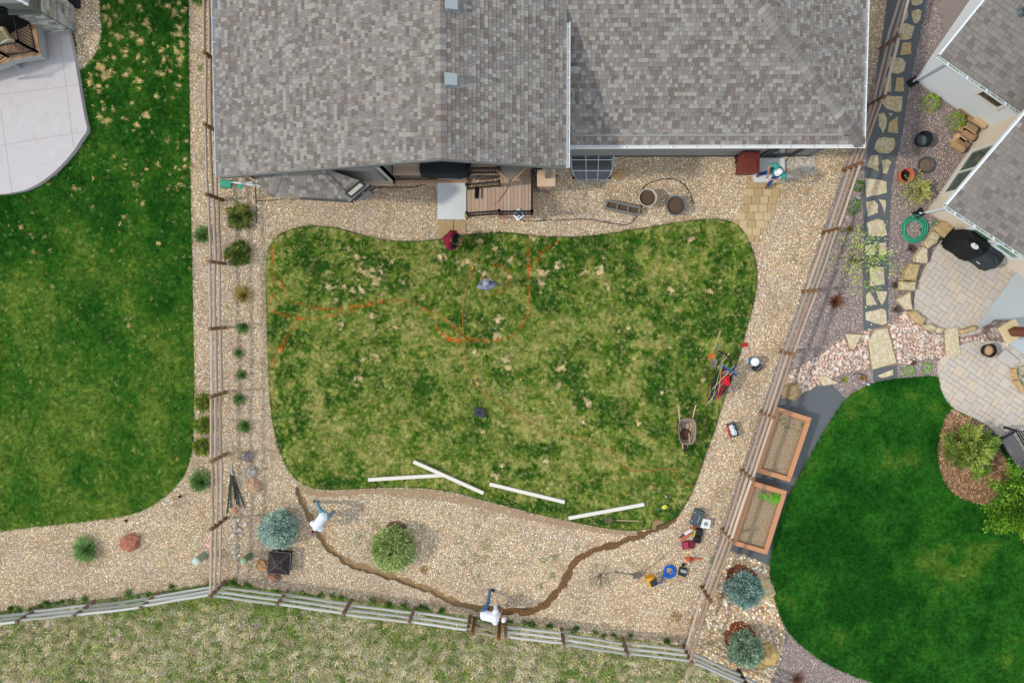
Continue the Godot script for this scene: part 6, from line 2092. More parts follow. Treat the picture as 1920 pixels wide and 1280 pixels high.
	for j in 10:
		for i in 12:
			if noise_a.get_noise_2d(i * 9.0, j * 9.0) < -0.25: continue
			ps.quad(gp[j * 13 + i], gp[(j + 1) * 13 + i], gp[(j + 1) * 13 + i + 1], gp[j * 13 + i + 1])
	var film := StandardMaterial3D.new()
	film.albedo_color = Color(0.78, 0.8, 0.8, 0.38); film.transparency = BaseMaterial3D.TRANSPARENCY_ALPHA; film.roughness = 0.3
	one("plastic_sheet", ps, film, "crumpled clear plastic sheet on the gravel by the back door", "plastic sheet", P(1497, 316), 0.45)
	# ---- on the deck
	var dk := 0.75
	var cov := thing("covered_furniture", "black fabric cover over deck furniture under the gable", "cover", put(832, 309, 0.6, dk), 0.0)
	var cm := MB.new()
	var cw := 0.85; var cd := 0.34
	var prof := [[1.06, 0.0], [1.0, 0.35], [0.97, 0.6], [0.84, 0.68], [0.0, 0.72]]
	for k in prof.size() - 1:
		for i in 28:
			var f := func(q, n): 
				var a: float = TAU * n / 28.0
				var c := cos(a); var s := sin(a)
				var fold: float = 1.0 + 0.035 * sin(n * 2.4) * (1.0 - q[1])
				return Vector3(signf(c) * pow(absf(c), 0.4) * cw * q[0] * fold, q[1], signf(s) * pow(absf(s), 0.4) * cd * q[0] * fold)
			cm.quad(f.call(prof[k], i), f.call(prof[k + 1], i), f.call(prof[k + 1], i + 1), f.call(prof[k], i + 1))
	obj("fabric", cm, mt(38, 40, 44, 0.75), cov)
	var tbp := put(957, 300, 0.45, dk)
	var table := thing("patio_table", "square table with tan wooden edge set cornerwise on the deck", "table", tbp, PI / 4)
	obj("table_top", bx(0, 0.44, 0, 1.0, 0.03, 1.0), mt(150, 140, 130, 0.6), table)
	for q in [[0, 0.56, 1.14, 0.07], [0, -0.56, 1.14, 0.07], [0.56, 0, 0.07, 1.05], [-0.56, 0, 0.07, 1.05]]:
		obj("edge_board", bx(q[0], 0.445, q[1], q[2], 0.06, q[3], 0.005), mt(200, 168, 134), table)
	for sx in [-1, 1]:
		for sz in [-1, 1]: obj("leg", bx(0.48 * sx, 0.2, 0.48 * sz, 0.06, 0.42, 0.06), mt(170, 138, 108), table)
	var spk := thing("speaker", "narrow black speaker lying on the stair treads", "speaker", put(894, 361, 0.05, 0.47), PI / 2 - 0.05)
	obj("body", bx(0, 0.06, 0, 0.42, 0.12, 0.15, 0.03), mt(34, 34, 36, 0.7), spk)
	obj("grille", bx(0.02, 0.123, 0, 0.3, 0.01, 0.09), mt(22, 22, 24, 0.9), spk)
	cord("red_string", "thin red string lying across the deck landing", "string", [[966, 322], [958, 342], [948, 358], [938, 372], [926, 385]], 0.77, 0.009, mt(176, 74, 52))
	var sign := thing("paper_bag", "white square bag with black print lying at the landing's edge", "bag", P(972, 402, 0.75), 0.7)
	obj("paper", bx(0, 0.03, 0, 0.34, 0.05, 0.34, 0.02), mt(246, 246, 250, 0.6), sign)
	for q in [[-0.06, -0.02], [0.06, -0.02]]: obj("print", lt(Vector3(q[0], 0.056, q[1]), [[0.05, 0.0], [0.05, 0.004], [0.02, 0.004]], 14), mt(30, 34, 50), sign)
	obj("print", bx(0, 0.057, 0.09, 0.16, 0.004, 0.04), mt(60, 70, 130), sign)
	one("drill", tb([Vector3(-0.12, 0.05, 0), Vector3(0.06, 0.05, 0), Vector3(0.06, 0.05, 0.12)], 0.035, 8), mt(214, 104, 70, 0.5), "orange cordless drill lying at the landing rail", "drill", P(939, 402, 0.75), 0.2)
	var yl := thing("work_light", "yellow and black work light at the stair post's foot", "lamp", P(877, 405, 0.1) * Vector3(1, 0, 1) + Vector3(0, 0.1, 0), 0.4)
	obj("body", bx(0, 0.12, 0, 0.14, 0.24, 0.12, 0.03), mt(206, 184, 40, 0.5), yl)
	obj("bumper", bx(0, 0.02, 0, 0.2, 0.06, 0.16, 0.02), mt(44, 44, 40), yl)
	# ---- west strip
	var green := mt(70, 178, 150, 0.6)
	var vb := thing("valve_box", "rectangular turquoise irrigation box lid below the west gutter", "valve box", P(424, 345), 0.0)
	obj("rim", bx(0, 0.02, 0, 0.44, 0.05, 0.3, 0.02), mt(52, 140, 118), vb)
	obj("lid", bx(0, 0.05, 0, 0.38, 0.025, 0.25, 0.015), green, vb)
	one("round_valve_box", lt(Vector3.ZERO, [[0.11, 0.0], [0.11, 0.03], [0.1, 0.04], [0.0, 0.045]], 18), green, "round turquoise valve lid in the gravel", "valve box", P(450, 349))
	for i in 7:
		var x0 := 432.0 + rng.randf_range(-3, 3)
		var x1: float = [425.0, 432.0, 444.0, 449.0, 456.0, 459.0, 441.0][i]
		var y1: float = [962.0, 952.0, 946.0, 948.0, 942.0, 952.0, 935.0][i]
		var a := P(x0, 872 + i * 2, 0.03); var b := P(x1, y1, 0.03)
		var st := thing("fence_stake", "dark green metal stake with a bare tip in the loose bundle by the fence", "stake", Vector3(a.x, 0.0, a.z), atan2(-(b.z - a.z), b.x - a.x), "bundle of metal stakes")
		var len := a.distance_to(b)
		obj("shaft", bx(len * 0.56, 0.025 + i * 0.006, 0, len * 0.88, 0.035, 0.035), mt(54, 70, 60, 0.6), st)
		obj("bare_tip", bx(len * 0.06, 0.025 + i * 0.006, 0, len * 0.12, 0.034, 0.034), mt(190, 196, 196, 0.4, 0.4), st)
	var box := thing("utility_box", "pale green utility pedestal standing beside the pink flower", "utility box", P(382, 1041), -0.75)
	obj("body", bx(0, 0.3, 0, 0.24, 0.6, 0.22, 0.03), mt(168, 188, 170, 0.6), box)
	obj("cap", bx(0, 0.64, 0, 0.27, 0.1, 0.25, 0.04), mt(206, 222, 212, 0.6), box)
	var ped := thing("utility_pedestal", "round green utility pedestal between white stones and fire pit", "utility box", P(468, 1041))
	obj("body", lt(Vector3.ZERO, [[0.12, 0.0], [0.11, 0.5], [0.12, 0.5], [0.12, 0.58]], 18), mt(124, 152, 116, 0.6), ped)
	obj("cap", lt(Vector3(0, 0.58, 0), [[0.12, 0.0], [0.11, 0.05], [0.06, 0.09], [0.0, 0.1]], 18), mt(160, 190, 150, 0.6), ped)
	leaf_plant(P(393, 1016), 0.14, 0.2, 60, 0.07, [pc(246, 178, 190), pc(232, 150, 168), pc(250, 206, 210)], "pink_flower", "small pink flower clump touching the fence", "flower")
	# fire pit with a pyramid screen
	var fp := thing("fire_pit", "square black fire pit with a pyramid screen below the blue spruce", "fire pit", put(523, 1055, 0.35), -0.09)
	obj("bowl", bx(0, 0.2, 0, 0.74, 0.3, 0.74, 0.03), mt(40, 36, 36, 0.6), fp)
	for sx in [-1, 1]:
		for sz in [-1, 1]: obj("leg", bx(0.34 * sx, 0.1, 0.34 * sz, 0.05, 0.2, 0.05), mt(36, 34, 34), fp)
	var fm := MB.new()
	var tip := Vector3(0, 0.62, 0)
	var cs := [Vector3(-0.41, 0.36, -0.41), Vector3(0.41, 0.36, -0.41), Vector3(0.41, 0.36, 0.41), Vector3(-0.41, 0.36, 0.41)]
	for i in 4:
		fm.tri(cs[(i + 1) % 4], cs[i], tip)
	obj("screen", fm, mn("fire_screen", [pc(40, 32, 32), pc(66, 52, 50), pc(50, 42, 42)], 0.08, 0.4, 0.7), fp)
	for i in 4:
		obj("frame_bar", tb([cs[i] * 1.01, cs[(i + 1) % 4] * 1.01], 0.017, 4), mt(122, 122, 124, 0.5, 0.4), fp)
		obj("frame_bar", tb([cs[i], tip], 0.012, 4), mt(122, 122, 124, 0.5, 0.4), fp)
		var m0: Vector3 = cs[i].lerp(tip, 0.66); var m1: Vector3 = cs[(i + 1) % 4].lerp(tip, 0.66)
		obj("frame_bar", tb([m0, m1], 0.01, 4), mt(122, 122, 124, 0.5, 0.4), fp)
	obj("knob", tb([tip, tip + Vector3(0, 0.08, 0)], 0.016, 6), mt(130, 150, 140, 0.5), fp)
	for q in [[800.0 / 3.369, 975, "small black sprinkler head at the deep green lawn's lower edge"], [338, 930, "small dark sprinkler head below the large tussock"]]:
		one("sprinkler_head", lt(Vector3.ZERO, [[0.04, 0.0], [0.04, 0.06], [0.05, 0.07], [0.05, 0.1], [0.0, 0.1]], 10), mt(40, 38, 40), q[2], "sprinkler", P(q[0], q[1]))
	# ---- cords and tools on the lawn
	cord("extension_cord", "long orange extension cord winding across the patchy lawn", "cord", [[884, 508], [878, 525], [870, 560], [868, 600], [869, 650], [873, 680], [890, 715], [905, 735], [960, 770], [1000, 795], [1015, 810], [1040, 813], [1090, 821], [1130, 842], [1150, 846], [1165, 862], [1172, 878], [1200, 883], [1230, 880], [1258, 880], [1274, 888], [1268, 896], [1285, 910], [1303, 912]], LAWN_Y + 0.05, 0.011, mt(208, 138, 66))
	cord("power_cord", "short orange cord from the cord plug towards the deck", "cord", [[886, 498], [890, 485], [897, 470], [905, 455], [912, 446]], LAWN_Y + 0.05, 0.008, mt(196, 130, 72))
	var plug := thing("cord_plug", "red and yellow joined plugs of the orange cords", "plug", P(885, 505, LAWN_Y + 0.02), 1.2)
	obj("socket", tb([Vector3(-0.09, 0.03, 0), Vector3(0.0, 0.03, 0)], 0.035, 8, 0.03), mt(206, 60, 40), plug)
	obj("plug_body", tb([Vector3(0.0, 0.03, 0), Vector3(0.1, 0.03, 0)], 0.03, 8, 0.022), mt(236, 206, 60), plug)
	var bag := thing("tool_bag", "dark grey zipped tool bag alone on the open lawn", "bag", put(899, 773, 0.12, LAWN_Y), -0.25)
	obj("body", bx(0, 0.1, 0, 0.44, 0.2, 0.32, 0.05), mt(82, 86, 92, 0.85), bag)
	obj("flap", bx(0.0, 0.205, 0.02, 0.38, 0.025, 0.24, 0.012), mt(70, 74, 80, 0.85), bag)
	for s in [-1, 1]: obj("strap", tb([Vector3(-0.12, 0.16, 0.07 * s), Vector3(-0.06, 0.23, 0.03 * s), Vector3(0.06, 0.23, 0.03 * s), Vector3(0.12, 0.16, 0.07 * s)], 0.012, 5), mt(40, 42, 46), bag)
	# wheelbarrow A with bricks, handles up the page
	var rusty := mn("rust_tray", [pc(120, 92, 80), pc(150, 128, 114), pc(176, 164, 152), pc(104, 70, 58)], 0.025, 0.8, 0.7, 0.0)
	var wa := wheelbarrow(1288, 808, 1288, 860, "muddy wheelbarrow holding blocks and a hand tool, pale handles", wood, rusty)
	obj("dirt", lt(Vector3(0.14, 0.28, 0), [[0.2, 0.03], [0.12, 0.08], [0.0, 0.1]], 12), mn("barrow_dirt", [pc(84, 54, 44), pc(116, 80, 64)], 0.06, 0.3, 1.0), wa)
	var wt := wa.transform
	for q in [[-0.2, 0.33, 0.1, pc(150, 134, 124), "grey brown concrete block in the muddy wheelbarrow"], [-0.16, 0.33, -0.06, pc(176, 158, 140), "tan concrete block in the muddy wheelbarrow"], [-0.22, 0.33, -0.2, pc(206, 178, 130), "yellow block at the side of the muddy wheelbarrow"]]:
		var o := one("block", bx(0, 0, 0, 0.2, 0.1, 0.12, 0.01), mt_lin(q[3], 0.95), q[4], "block", wt * Vector3(q[0], q[1], q[2]), wa.rotation.y + 0.1)
	one("trowel", tb([Vector3(-0.15, 0, 0), Vector3(0.2, 0.06, 0), Vector3(0.24, 0.07, 0)], 0.016, 6), mt(206, 190, 150), "thin handled trowel resting in the muddy wheelbarrow", "trowel", wt * Vector3(0.22, 0.5, -0.08), wa.rotation.y)
	# wheelbarrow B full of long tools
	var wbm := mn("dark_tray", [pc(74, 60, 58), pc(104, 86, 80), pc(126, 108, 100)], 0.03, 0.8, 0.7)
	var wb := wheelbarrow(1352, 716, 1340, 742, "dark wheelbarrow crammed with long handled tools", grey_wood, wbm)
	var longs := [[1372, 690, 1328, 757, mt(224, 200, 150, 0.7), "pale wooden handle sticking out of the tool barrow"], [1356, 700, 1337, 752, mt(60, 110, 190, 0.6), "blue handled tool in the tool barrow"], [1362, 696, 1342, 750, mt(214, 60, 60, 0.6), "red handled tool in the tool barrow"], [1368, 702, 1346, 746, mt(190, 40, 60, 0.6), "crimson handled tool beside the red one in the barrow"], [1350, 690, 1333, 755, mt(120, 170, 90, 0.6), "green handled tool in the tool barrow"], [1352, 686, 1346, 735, mt(226, 130, 50, 0.6), "orange handled tool in the tool barrow"]]
	var i2 := 0
	for q in longs:
		var a := P(q[0], q[1], 0.66); var b := P(q[2], q[3], 0.56)
		var mid := (a + b) * 0.5
		var rel := [a - mid, b - mid]
		var t := thing("long_tool", q[5], "tool", mid + Vector3(0, 0.02 * i2, 0), 0.0, "long tools in the barrow")
		obj("handle", tb(rel, 0.017, 7), q[4], t)
		obj("tool_head", tb([rel[0], rel[0] + (rel[0] - rel[1]).normalized() * 0.14 + Vector3(0.03, 0.02, 0.03)], 0.04, 6, 0.02), steel, t)
		i2 += 1
	var br := thing("push_broom", "push broom with blue and red striped head laid over the tool barrow", "broom", P(1368, 694, 0.7), yaw_px(1353, 685, 1383, 704))
	obj("broom_head", bx(0, 0.03, 0, 0.62, 0.06, 0.09, 0.01), mt(46, 66, 110), br)
	obj("bristle_strip", bx(0, -0.03, 0.03, 0.6, 0.07, 0.05), mt(150, 54, 60), br)
	obj("bristle_strip", bx(0, 0.062, -0.02, 0.6, 0.01, 0.03), mt(70, 130, 190), br)
	obj("handle", tb([Vector3(0, 0.04, 0.0), Vector3(-0.15, 0.02, 0.9)], 0.016, 6), wood, br)
	var rag := MB.new()
	rag.ball(Vector3.ZERO, Vector3(0.13, 0.08, 0.16), noise_b, 0.7, 8.0, 2)
	one("red_rag", rag, mt(222, 44, 54, 0.8), "bright red rag bunched in the tool barrow", "rag", P(1362, 713, 0.64))
	shovel(1351, 619, 1331, 678, LAWN_Y, wood, mt(226, 112, 50, 0.6), "long handled shovel with orange blade on the lawn beside the tool barrow")
	shovel(1347, 646, 1336, 688, LAWN_Y, mt(128, 150, 110, 0.6), steel, "short square shovel with a looped grip by the tool barrow", true, true)
	var pk := thing("pickaxe", "pickaxe with curved dark head above the tool barrow", "pickaxe", P(1360, 670, LAWN_Y), yaw_px(1360, 670, 1371, 660))
	obj("handle", tb([Vector3(-0.5, 0.04, 0.1), Vector3(0.22, 0.04, -0.02)], 0.02, 7), wood, pk)
	obj("pick_head", tb([Vector3(-0.02, 0.06, -0.36), Vector3(0.06, 0.06, -0.15), Vector3(0.08, 0.06, 0.0), Vector3(0.06, 0.06, 0.15), Vector3(-0.02, 0.06, 0.34)], 0.024, 5), mt(58, 60, 54, 0.6), pk)
	shovel(1197, 976, 1133, 974, LAWN_Y, wood, mt(106, 92, 78, 0.7), "pale handled spade lying below the last white board", false, true)
	shovel(1152, 1072, 1203, 1079, 0.02, grey_wood, mt(120, 108, 94, 0.7), "weathered shovel lying between the sparse bush and the yellow compressor")
	# ---- by the east side of the lawn
	var glove := MB.new()
	glove.ball(Vector3(0, 0.03, 0), Vector3(0.12, 0.05, 0.07), noise_b, 0.6, 2.0, 2)
	one("work_glove", glove, mt(206, 40, 60, 0.85), "crimson work glove on the gravel near the blue cooler", "glove", P(1396, 646), 0.2)
	var cool := thing("water_cooler", "blue water cooler with white lid on the gravel", "cooler", put(1416, 678, 0.35))
	obj("body", lt(Vector3.ZERO, [[0.13, 0.0], [0.15, 0.05], [0.15, 0.34], [0.0, 0.34]], 20), mt(70, 130, 190, 0.5), cool)
	obj("lid", lt(Vector3(0, 0.34, 0), [[0.155, 0.0], [0.155, 0.05], [0.12, 0.08], [0.0, 0.09]], 20), mt(244, 248, 252, 0.4), cool)
	obj("spout", tb([Vector3(-0.14, 0.06, 0), Vector3(-0.2, 0.05, 0)], 0.018, 6), mt(240, 240, 240), cool)
	var lb := thing("lunch_bag", "black striped bag beside the blue cooler", "bag", put(1421, 689, 0.15), 0.7)
	obj("body", bx(0, 0.11, 0, 0.3, 0.22, 0.22, 0.04), mt(52, 54, 60, 0.8), lb)
	obj("stripe", bx(0, 0.222, 0.03, 0.28, 0.008, 0.02), mt(150, 156, 164), lb)
	var tray := thing("tool_crate", "open grey crate with red end holding white bags", "crate", put(1375, 806, 0.15), yaw_px(1366, 796, 1372, 818))
	for q in [[0, 0.1, 0.16, 0.48, 0.2, 0.02, 0], [0, 0.1, -0.16, 0.48, 0.2, 0.02, 1], [0.235, 0.1, 0, 0.02, 0.2, 0.3, 0], [-0.235, 0.1, 0, 0.02, 0.2, 0.3, 0]]:
		obj("side", bx(q[0], q[1], q[2], q[3], q[4], q[5]), mt(196, 74, 60) if q[6] == 0 and q[2] > 0 else mt(106, 108, 108), tray)
	obj("floor", bx(0, 0.01, 0, 0.46, 0.02, 0.3), mt(90, 90, 92), tray)
	for q in [[-0.1, 0.03, 1.0], [0.1, 0.0, 5.0]]:
		var w := MB.new()
		w.ball(Vector3(0, 0.05, 0), Vector3(0.12, 0.09, 0.11), noise_b, 0.6, q[2], 2)
		one("white_bag", w, mt(236, 240, 246, 0.6), "crumpled white plastic bag inside the grey crate", "bag", tray.transform * Vector3(q[0], 0.06, q[1]), q[2], "white bags in the grey crate")
	one("pry_bar", tb([Vector3(-0.18, 0.02, 0), Vector3(0.1, 0.02, 0), Vector3(0.17, 0.05, 0.02)], 0.012, 5), mt(110, 112, 104, 0.5, 0.4), "short grey pry bar lying below the grey crate", "tool", P(1370, 824), -0.5)
	# ---- the tool pile at the trench's end
	toolbox(1309, 972, yaw_px(1316, 956, 1303, 990), 0.6, 0.26, 0.33, 0.0, mt(82, 92, 100, 0.6), "long slate grey toolbox beside the white foam block", mt(190, 196, 200))
	var wblk := thing("foam_block", "white square block with a round hole beside the grey toolbox", "block", put(1324, 982, 0.2), -0.15)
	obj("block_body", bx(0, 0.1, 0, 0.34, 0.2, 0.34, 0.01), mt(246, 246, 244, 0.8), wblk)
	obj("hole_lining", lt(Vector3(0, 0.201, 0), [[0.08, 0.0], [0.08, 0.004], [0.06, 0.003], [0.0, 0.002]], 18), mt(150, 156, 160), wblk)
	var saw := thing("demolition_saw", "orange and white power saw lying below the grey toolbox", "power tool", P(1287, 997), yaw_px(1272, 1006, 1300, 988))
	obj("body", tb([Vector3(-0.1, 0.08, 0), Vector3(0.12, 0.09, 0), Vector3(0.26, 0.09, 0)], 0.075, 8, 0.05), mt(234, 230, 226, 0.5), saw)
	obj("grip", tb([Vector3(0.16, 0.1, 0.0), Vector3(0.3, 0.12, -0.08), Vector3(0.38, 0.1, 0.02)], 0.04, 6), mt(224, 96, 56, 0.5), saw)
	obj("guard", bx(-0.12, 0.06, 0.12, 0.46, 0.05, 0.08, 0.02), mt(218, 110, 74, 0.6), saw)
	obj("nose", tb([Vector3(-0.1, 0.08, 0), Vector3(-0.32, 0.06, 0.02)], 0.03, 6, 0.02), mt(80, 50, 44), saw)
	var kit := thing("tool_case", "black hard case with yellow latch edge, touching the maroon drill case", "case", put(1310, 1005, 0.14), yaw_px(1313, 990, 1307, 1020))
	obj("case_half", bx(-0.14, 0.08, 0, 0.26, 0.16, 0.27, 0.02), mt(44, 44, 46, 0.6), kit)
	obj("case_half", bx(0.14, 0.08, 0, 0.26, 0.16, 0.25, 0.02), mt(36, 36, 38, 0.6), kit)
	obj("latch", bx(-0.08, 0.1, 0.15, 0.24, 0.06, 0.03), mt(220, 196, 60), kit)
	var crate := thing("drill_case", "open maroon drill case in the tool pile", "case", put(1290, 1022, 0.1), 0.12)
	obj("tray", bx(-0.08, 0.06, 0, 0.24, 0.12, 0.3, 0.015), mt(158, 44, 66, 0.5), crate)
	obj("lid", bx(0.16, 0.05, 0, 0.2, 0.08, 0.3, 0.015), mt(128, 36, 54, 0.5), crate)
	for z in [-0.08, 0.0, 0.08]: obj("bit_tray", bx(-0.08, 0.124, z, 0.16, 0.012, 0.04), mt(190, 92, 110), crate)
	var chain := thing("chainsaw", "orange and white handheld saw between maroon case and blue coil", "power tool", P(1297, 1047), 0.0)
	obj("body", bx(-0.12, 0.09, 0, 0.26, 0.16, 0.14, 0.04), mt(236, 104, 52, 0.5), chain)
	obj("skirt", bx(-0.1, 0.05, 0.07, 0.3, 0.06, 0.06, 0.02), mt(236, 232, 226, 0.5), chain)
	obj("bar", bx(0.18, 0.06, 0, 0.34, 0.025, 0.07, 0.01), mt(216, 120, 100, 0.5), chain)
	obj("grip", tb([Vector3(-0.1, 0.15, 0.06), Vector3(-0.06, 0.22, -0.04), Vector3(-0.04, 0.14, -0.1)], 0.018, 6), mt(70, 74, 90), chain)
	coil("air_hose", "coil of bright blue air hose beside the yellow compressor", 1255, 1070, 0.235, 6, 0.022, mt(24, 104, 206, 0.45), [[1243, 1080], [1241, 1092], [1232, 1094]])
	var bat := thing("battery_charger", "black charger with grey battery beside the blue coil", "charger", put(1281, 1073, 0.12), -0.25)
	obj("base", bx(0, 0.06, 0, 0.3, 0.12, 0.3, 0.02), mt(50, 54, 58, 0.6), bat)
	obj("battery", bx(0, 0.15, -0.06, 0.22, 0.07, 0.12, 0.015), mt(170, 170, 168, 0.6), bat)
	obj("clip", bx(-0.06, 0.04, 0.17, 0.08, 0.05, 0.04), mt(230, 214, 70), bat)
	one("battery_pack", bx(0, 0.05, 0, 0.12, 0.1, 0.1, 0.02), mt(40, 40, 42, 0.6), "small black battery pack just above the charger", "battery", P(1281, 1058), 0.4)
	var comp := thing("air_compressor", "yellow and black air compressor joined to the blue hose", "compressor", put(1222, 1089, 0.2), 0.4)
	obj("tank", tb([Vector3(0, 0.17, -0.18), Vector3(0, 0.17, 0.16)], 0.17, 14), mt(232, 168, 40, 0.45), comp)
	obj("motor", bx(0.04, 0.3, 0.04, 0.26, 0.16, 0.24, 0.03), mt(54, 58, 64, 0.6), comp)
	obj("gauge", tb([Vector3(0.1, 0.34, 0.16), Vector3(0.12, 0.36, 0.2)], 0.03, 8), mt(220, 220, 214), comp)
	for s in [-1, 1]: obj("foot", bx(0.1 * s, 0.03, 0.1, 0.05, 0.08, 0.06), mt(40, 40, 40), comp)
	var rake := thing("rake", "rake with greyed handle and green tip lying near the tool pile", "rake", P(1244, 1044), yaw_px(1244, 1044, 1203, 1074))
	tool_shaft(rake, 0.95, grey_wood, 0.014)
	obj("green_tip", tb([Vector3(-0.14, 0.03, 0), Vector3(0.02, 0.03, 0)], 0.018, 6), mt(110, 150, 110), rake)
	obj("rake_head", bx(0.98, 0.03, 0, 0.14, 0.02, 0.2), mt(140, 128, 112), rake)
	# small things on the lawn's corner
	one("water_bottle", lt(Vector3.ZERO, [[0.0, 0.0], [0.035, 0.0], [0.035, 0.16], [0.014, 0.2], [0.014, 0.23], [0.0, 0.23]], 10), mt(190, 206, 210, 0.2), "clear plastic bottle standing on the lawn corner", "bottle", P(1248, 929, LAWN_Y))
	var yg := MB.new()
	yg.ball(Vector3(0, 0.03, 0), Vector3(0.1, 0.04, 0.07), noise_b, 0.7, 6.0, 2)
	one("yellow_glove", yg, mt(236, 230, 90, 0.8), "lemon yellow glove on the lawn corner", "glove", P(1246, 950, LAWN_Y), 0.5)
	one("screwdriver", tb([Vector3(-0.1, 0.02, 0), Vector3(0.08, 0.02, 0)], 0.014, 6), mt(196, 60, 44, 0.5), "red handled screwdriver on the lawn corner", "tool", P(1227, 959, LAWN_Y), 0.0)
	one("hand_tool", tb([Vector3(-0.12, 0.02, 0), Vector3(0.08, 0.02, 0.02)], 0.016, 6), mt(110, 160, 180, 0.5), "pale blue hand tool beside the yellow glove", "tool", P(1236, 953, LAWN_Y), 0.6)
	var sod := P2([[1221, 990], [1226, 975], [1236, 973], [1245, 977], [1238, 981], [1231, 984], [1228, 993]])
	var sc := centre_of(sod)
	one_at(stone_slab(sod, 0.0, LAWN_Y + 0.05, 0.01, Color.WHITE), "cut_sod", mn("sod", [pc(140, 112, 78), pc(176, 146, 108)], 0.05, 0.5), "curled strip of cut sod at the lawn's lower edge", "sod", Vector3(sc.x, 0, sc.y))
	# ---- east garden things
	pot(1735, 260, 0.29, 0.32, mt(44, 48, 54, 0.5), "empty black nursery pot beside the white wall", mt(120, 128, 132, 0.6), "plant_pot", 0.2)
	pot(1738, 309, 0.3, 0.1, mt(90, 92, 92, 0.5), "shallow round tray sunk between terracotta and black pots", mt(132, 112, 98), "plant_tray", 0.4)
	var tp := pot(1702, 328, 0.26, 0.34, mt(214, 118, 84, 0.8), "terracotta pot tipped towards the path, half full of dark soil", mt(52, 38, 30), "plant_pot", 0.5)
	tp.rotation = Vector3(0.0, 0.0, 0.0)
	coil("garden_hose", "coil of green garden hose beside the beige corner", 1713, 430, 0.46, 9, 0.02, mt(64, 172, 134, 0.5), [[1725, 432], [1742, 424], [1758, 414]])
	# stacked split stone against the wall
	var tones := [pc(218, 184, 134), pc(198, 166, 124), pc(182, 150, 114), pc(228, 200, 152), pc(168, 144, 120)]
	var k := 0
	for q in [[1838, 222], [1829, 215], [1826, 226], [1834, 231], [1822, 239], [1816, 247], [1808, 245], [1811, 256], [1802, 259], [1806, 267], [1797, 270], [1792, 277], [1812, 207], [1818, 252]]:
		var mb := MB.new()
		mb.col = vary(tones[k % 5], 0.1)
		mb.box(Vector3(0, 0.08, 0), Vector3(0.42 + rng.randf() * 0.1, 0.17, 0.19), Basis(), 0.02)
		one("split_stone", mb, vc(0.95), "split tan block in the row stacked against the beige wall", "stone", P(q[0], q[1], 0.1) * Vector3(1, 0, 1) + Vector3(0, (0.17 if k % 4 == 3 else 0.0), 0), -0.55 + rng.randf_range(-0.12, 0.12), "split stones stacked by the beige wall")
		k += 1
	# covered grill and second cover
	var g1 := thing("covered_grill", "tall grill under a black cover with white oval badge", "grill", put(1824, 456, 0.8, 0.05), -0.6)
	cover_shape(g1, 0.54, 0.34, 1.0, mt(32, 33, 36, 0.7))
	obj("badge", lt(Vector3(0.02, 1.01, 0.16), [[0.15, 0.0], [0.15, 0.012], [0.0, 0.016]], 22), mt(244, 246, 248, 0.5), g1)
	(g1.get_node("badge") as Node3D).transform = Transform3D(Basis().scaled(Vector3(1.0, 1.0, 0.6)), Vector3(0, 0.0, 0.03))
	var g2 := thing("covered_smoker", "low charcoal cover over a smoker behind the grill, under the windows", "grill", put(1856, 477, 0.6, 0.05), -0.6)
	cover_shape(g2, 0.5, 0.34, 0.8, mt(58, 66, 72, 0.7))
	obj("tag", bx(-0.05, 0.4, 0.37, 0.16, 0.05, 0.01), mt(236, 240, 240), g2)
	# fire bowl
	var fb := thing("fire_bowl", "round black fire bowl with tan ash on the lower patio", "fire bowl", put(1855, 657, 0.25, 0.05))
	obj("bowl", lt(Vector3.ZERO, [[0.12, 0.0], [0.2, 0.1], [0.24, 0.3], [0.25, 0.32], [0.22, 0.32], [0.18, 0.22], [0.0, 0.2]], 24), mt(40, 36, 34, 0.7), fb)
	obj("ash", lt(Vector3(0, 0.22, 0), [[0.19, 0.0], [0.12, 0.03], [0.0, 0.035]], 16), mn("ash", [pc(200, 160, 120), pc(222, 184, 146), pc(150, 116, 92)], 0.06, 0.3), fb)
	# bench
	var bn := thing("garden_bench", "black slatted garden bench on the lower patio beside the mulch bed", "bench", put(1898, 834, 0.4, 0.05), yaw_px(1878, 806, 1922, 880))
	var bk := mt(46, 44, 48, 0.5)
	for z in 6: obj("seat_slat", bx(0.25, 0.43, -0.2 + z * 0.085, 1.5, 0.025, 0.06, 0.005), mt(112, 110, 116, 0.6), bn)
	for z in 4: obj("back_slat", bx(0.25, 0.55 + z * 0.11, -0.3 - z * 0.02, 1.5, 0.06, 0.025, 0.005), bk, bn)
	for s in [-0.5, 1.0]:
		obj("armrest", bx(s, 0.64, 0.0, 0.07, 0.05, 0.6, 0.01), bk, bn)
		for z in [-0.28, 0.24]: obj("leg", bx(s, 0.31, z, 0.06, 0.62, 0.06), bk, bn)
	obj("seat_rail", bx(0.25, 0.4, 0.26, 1.5, 0.07, 0.04), bk, bn)
	obj("top_rail", bx(0.25, 0.97, -0.38, 1.6, 0.06, 0.05, 0.01), bk, bn)
	one("garden_light", tb([Vector3(0, 0, 0), Vector3(0, 0.12, 0), Vector3(0.06, 0.2, 0.0), Vector3(0.14, 0.2, 0)], 0.03, 8), mt(226, 230, 232, 0.4), "small white spotlight at the lawn's top edge", "garden light", P(1619, 717), -0.5)
	cord("drip_line", "black tube arching over the crushed rock at the east lawn's tip", "hose", [[1600, 701], [1612, 700], [1624, 706], [1625, 714]], 0.03, 0.011, mt(44, 42, 42))
	build_west()

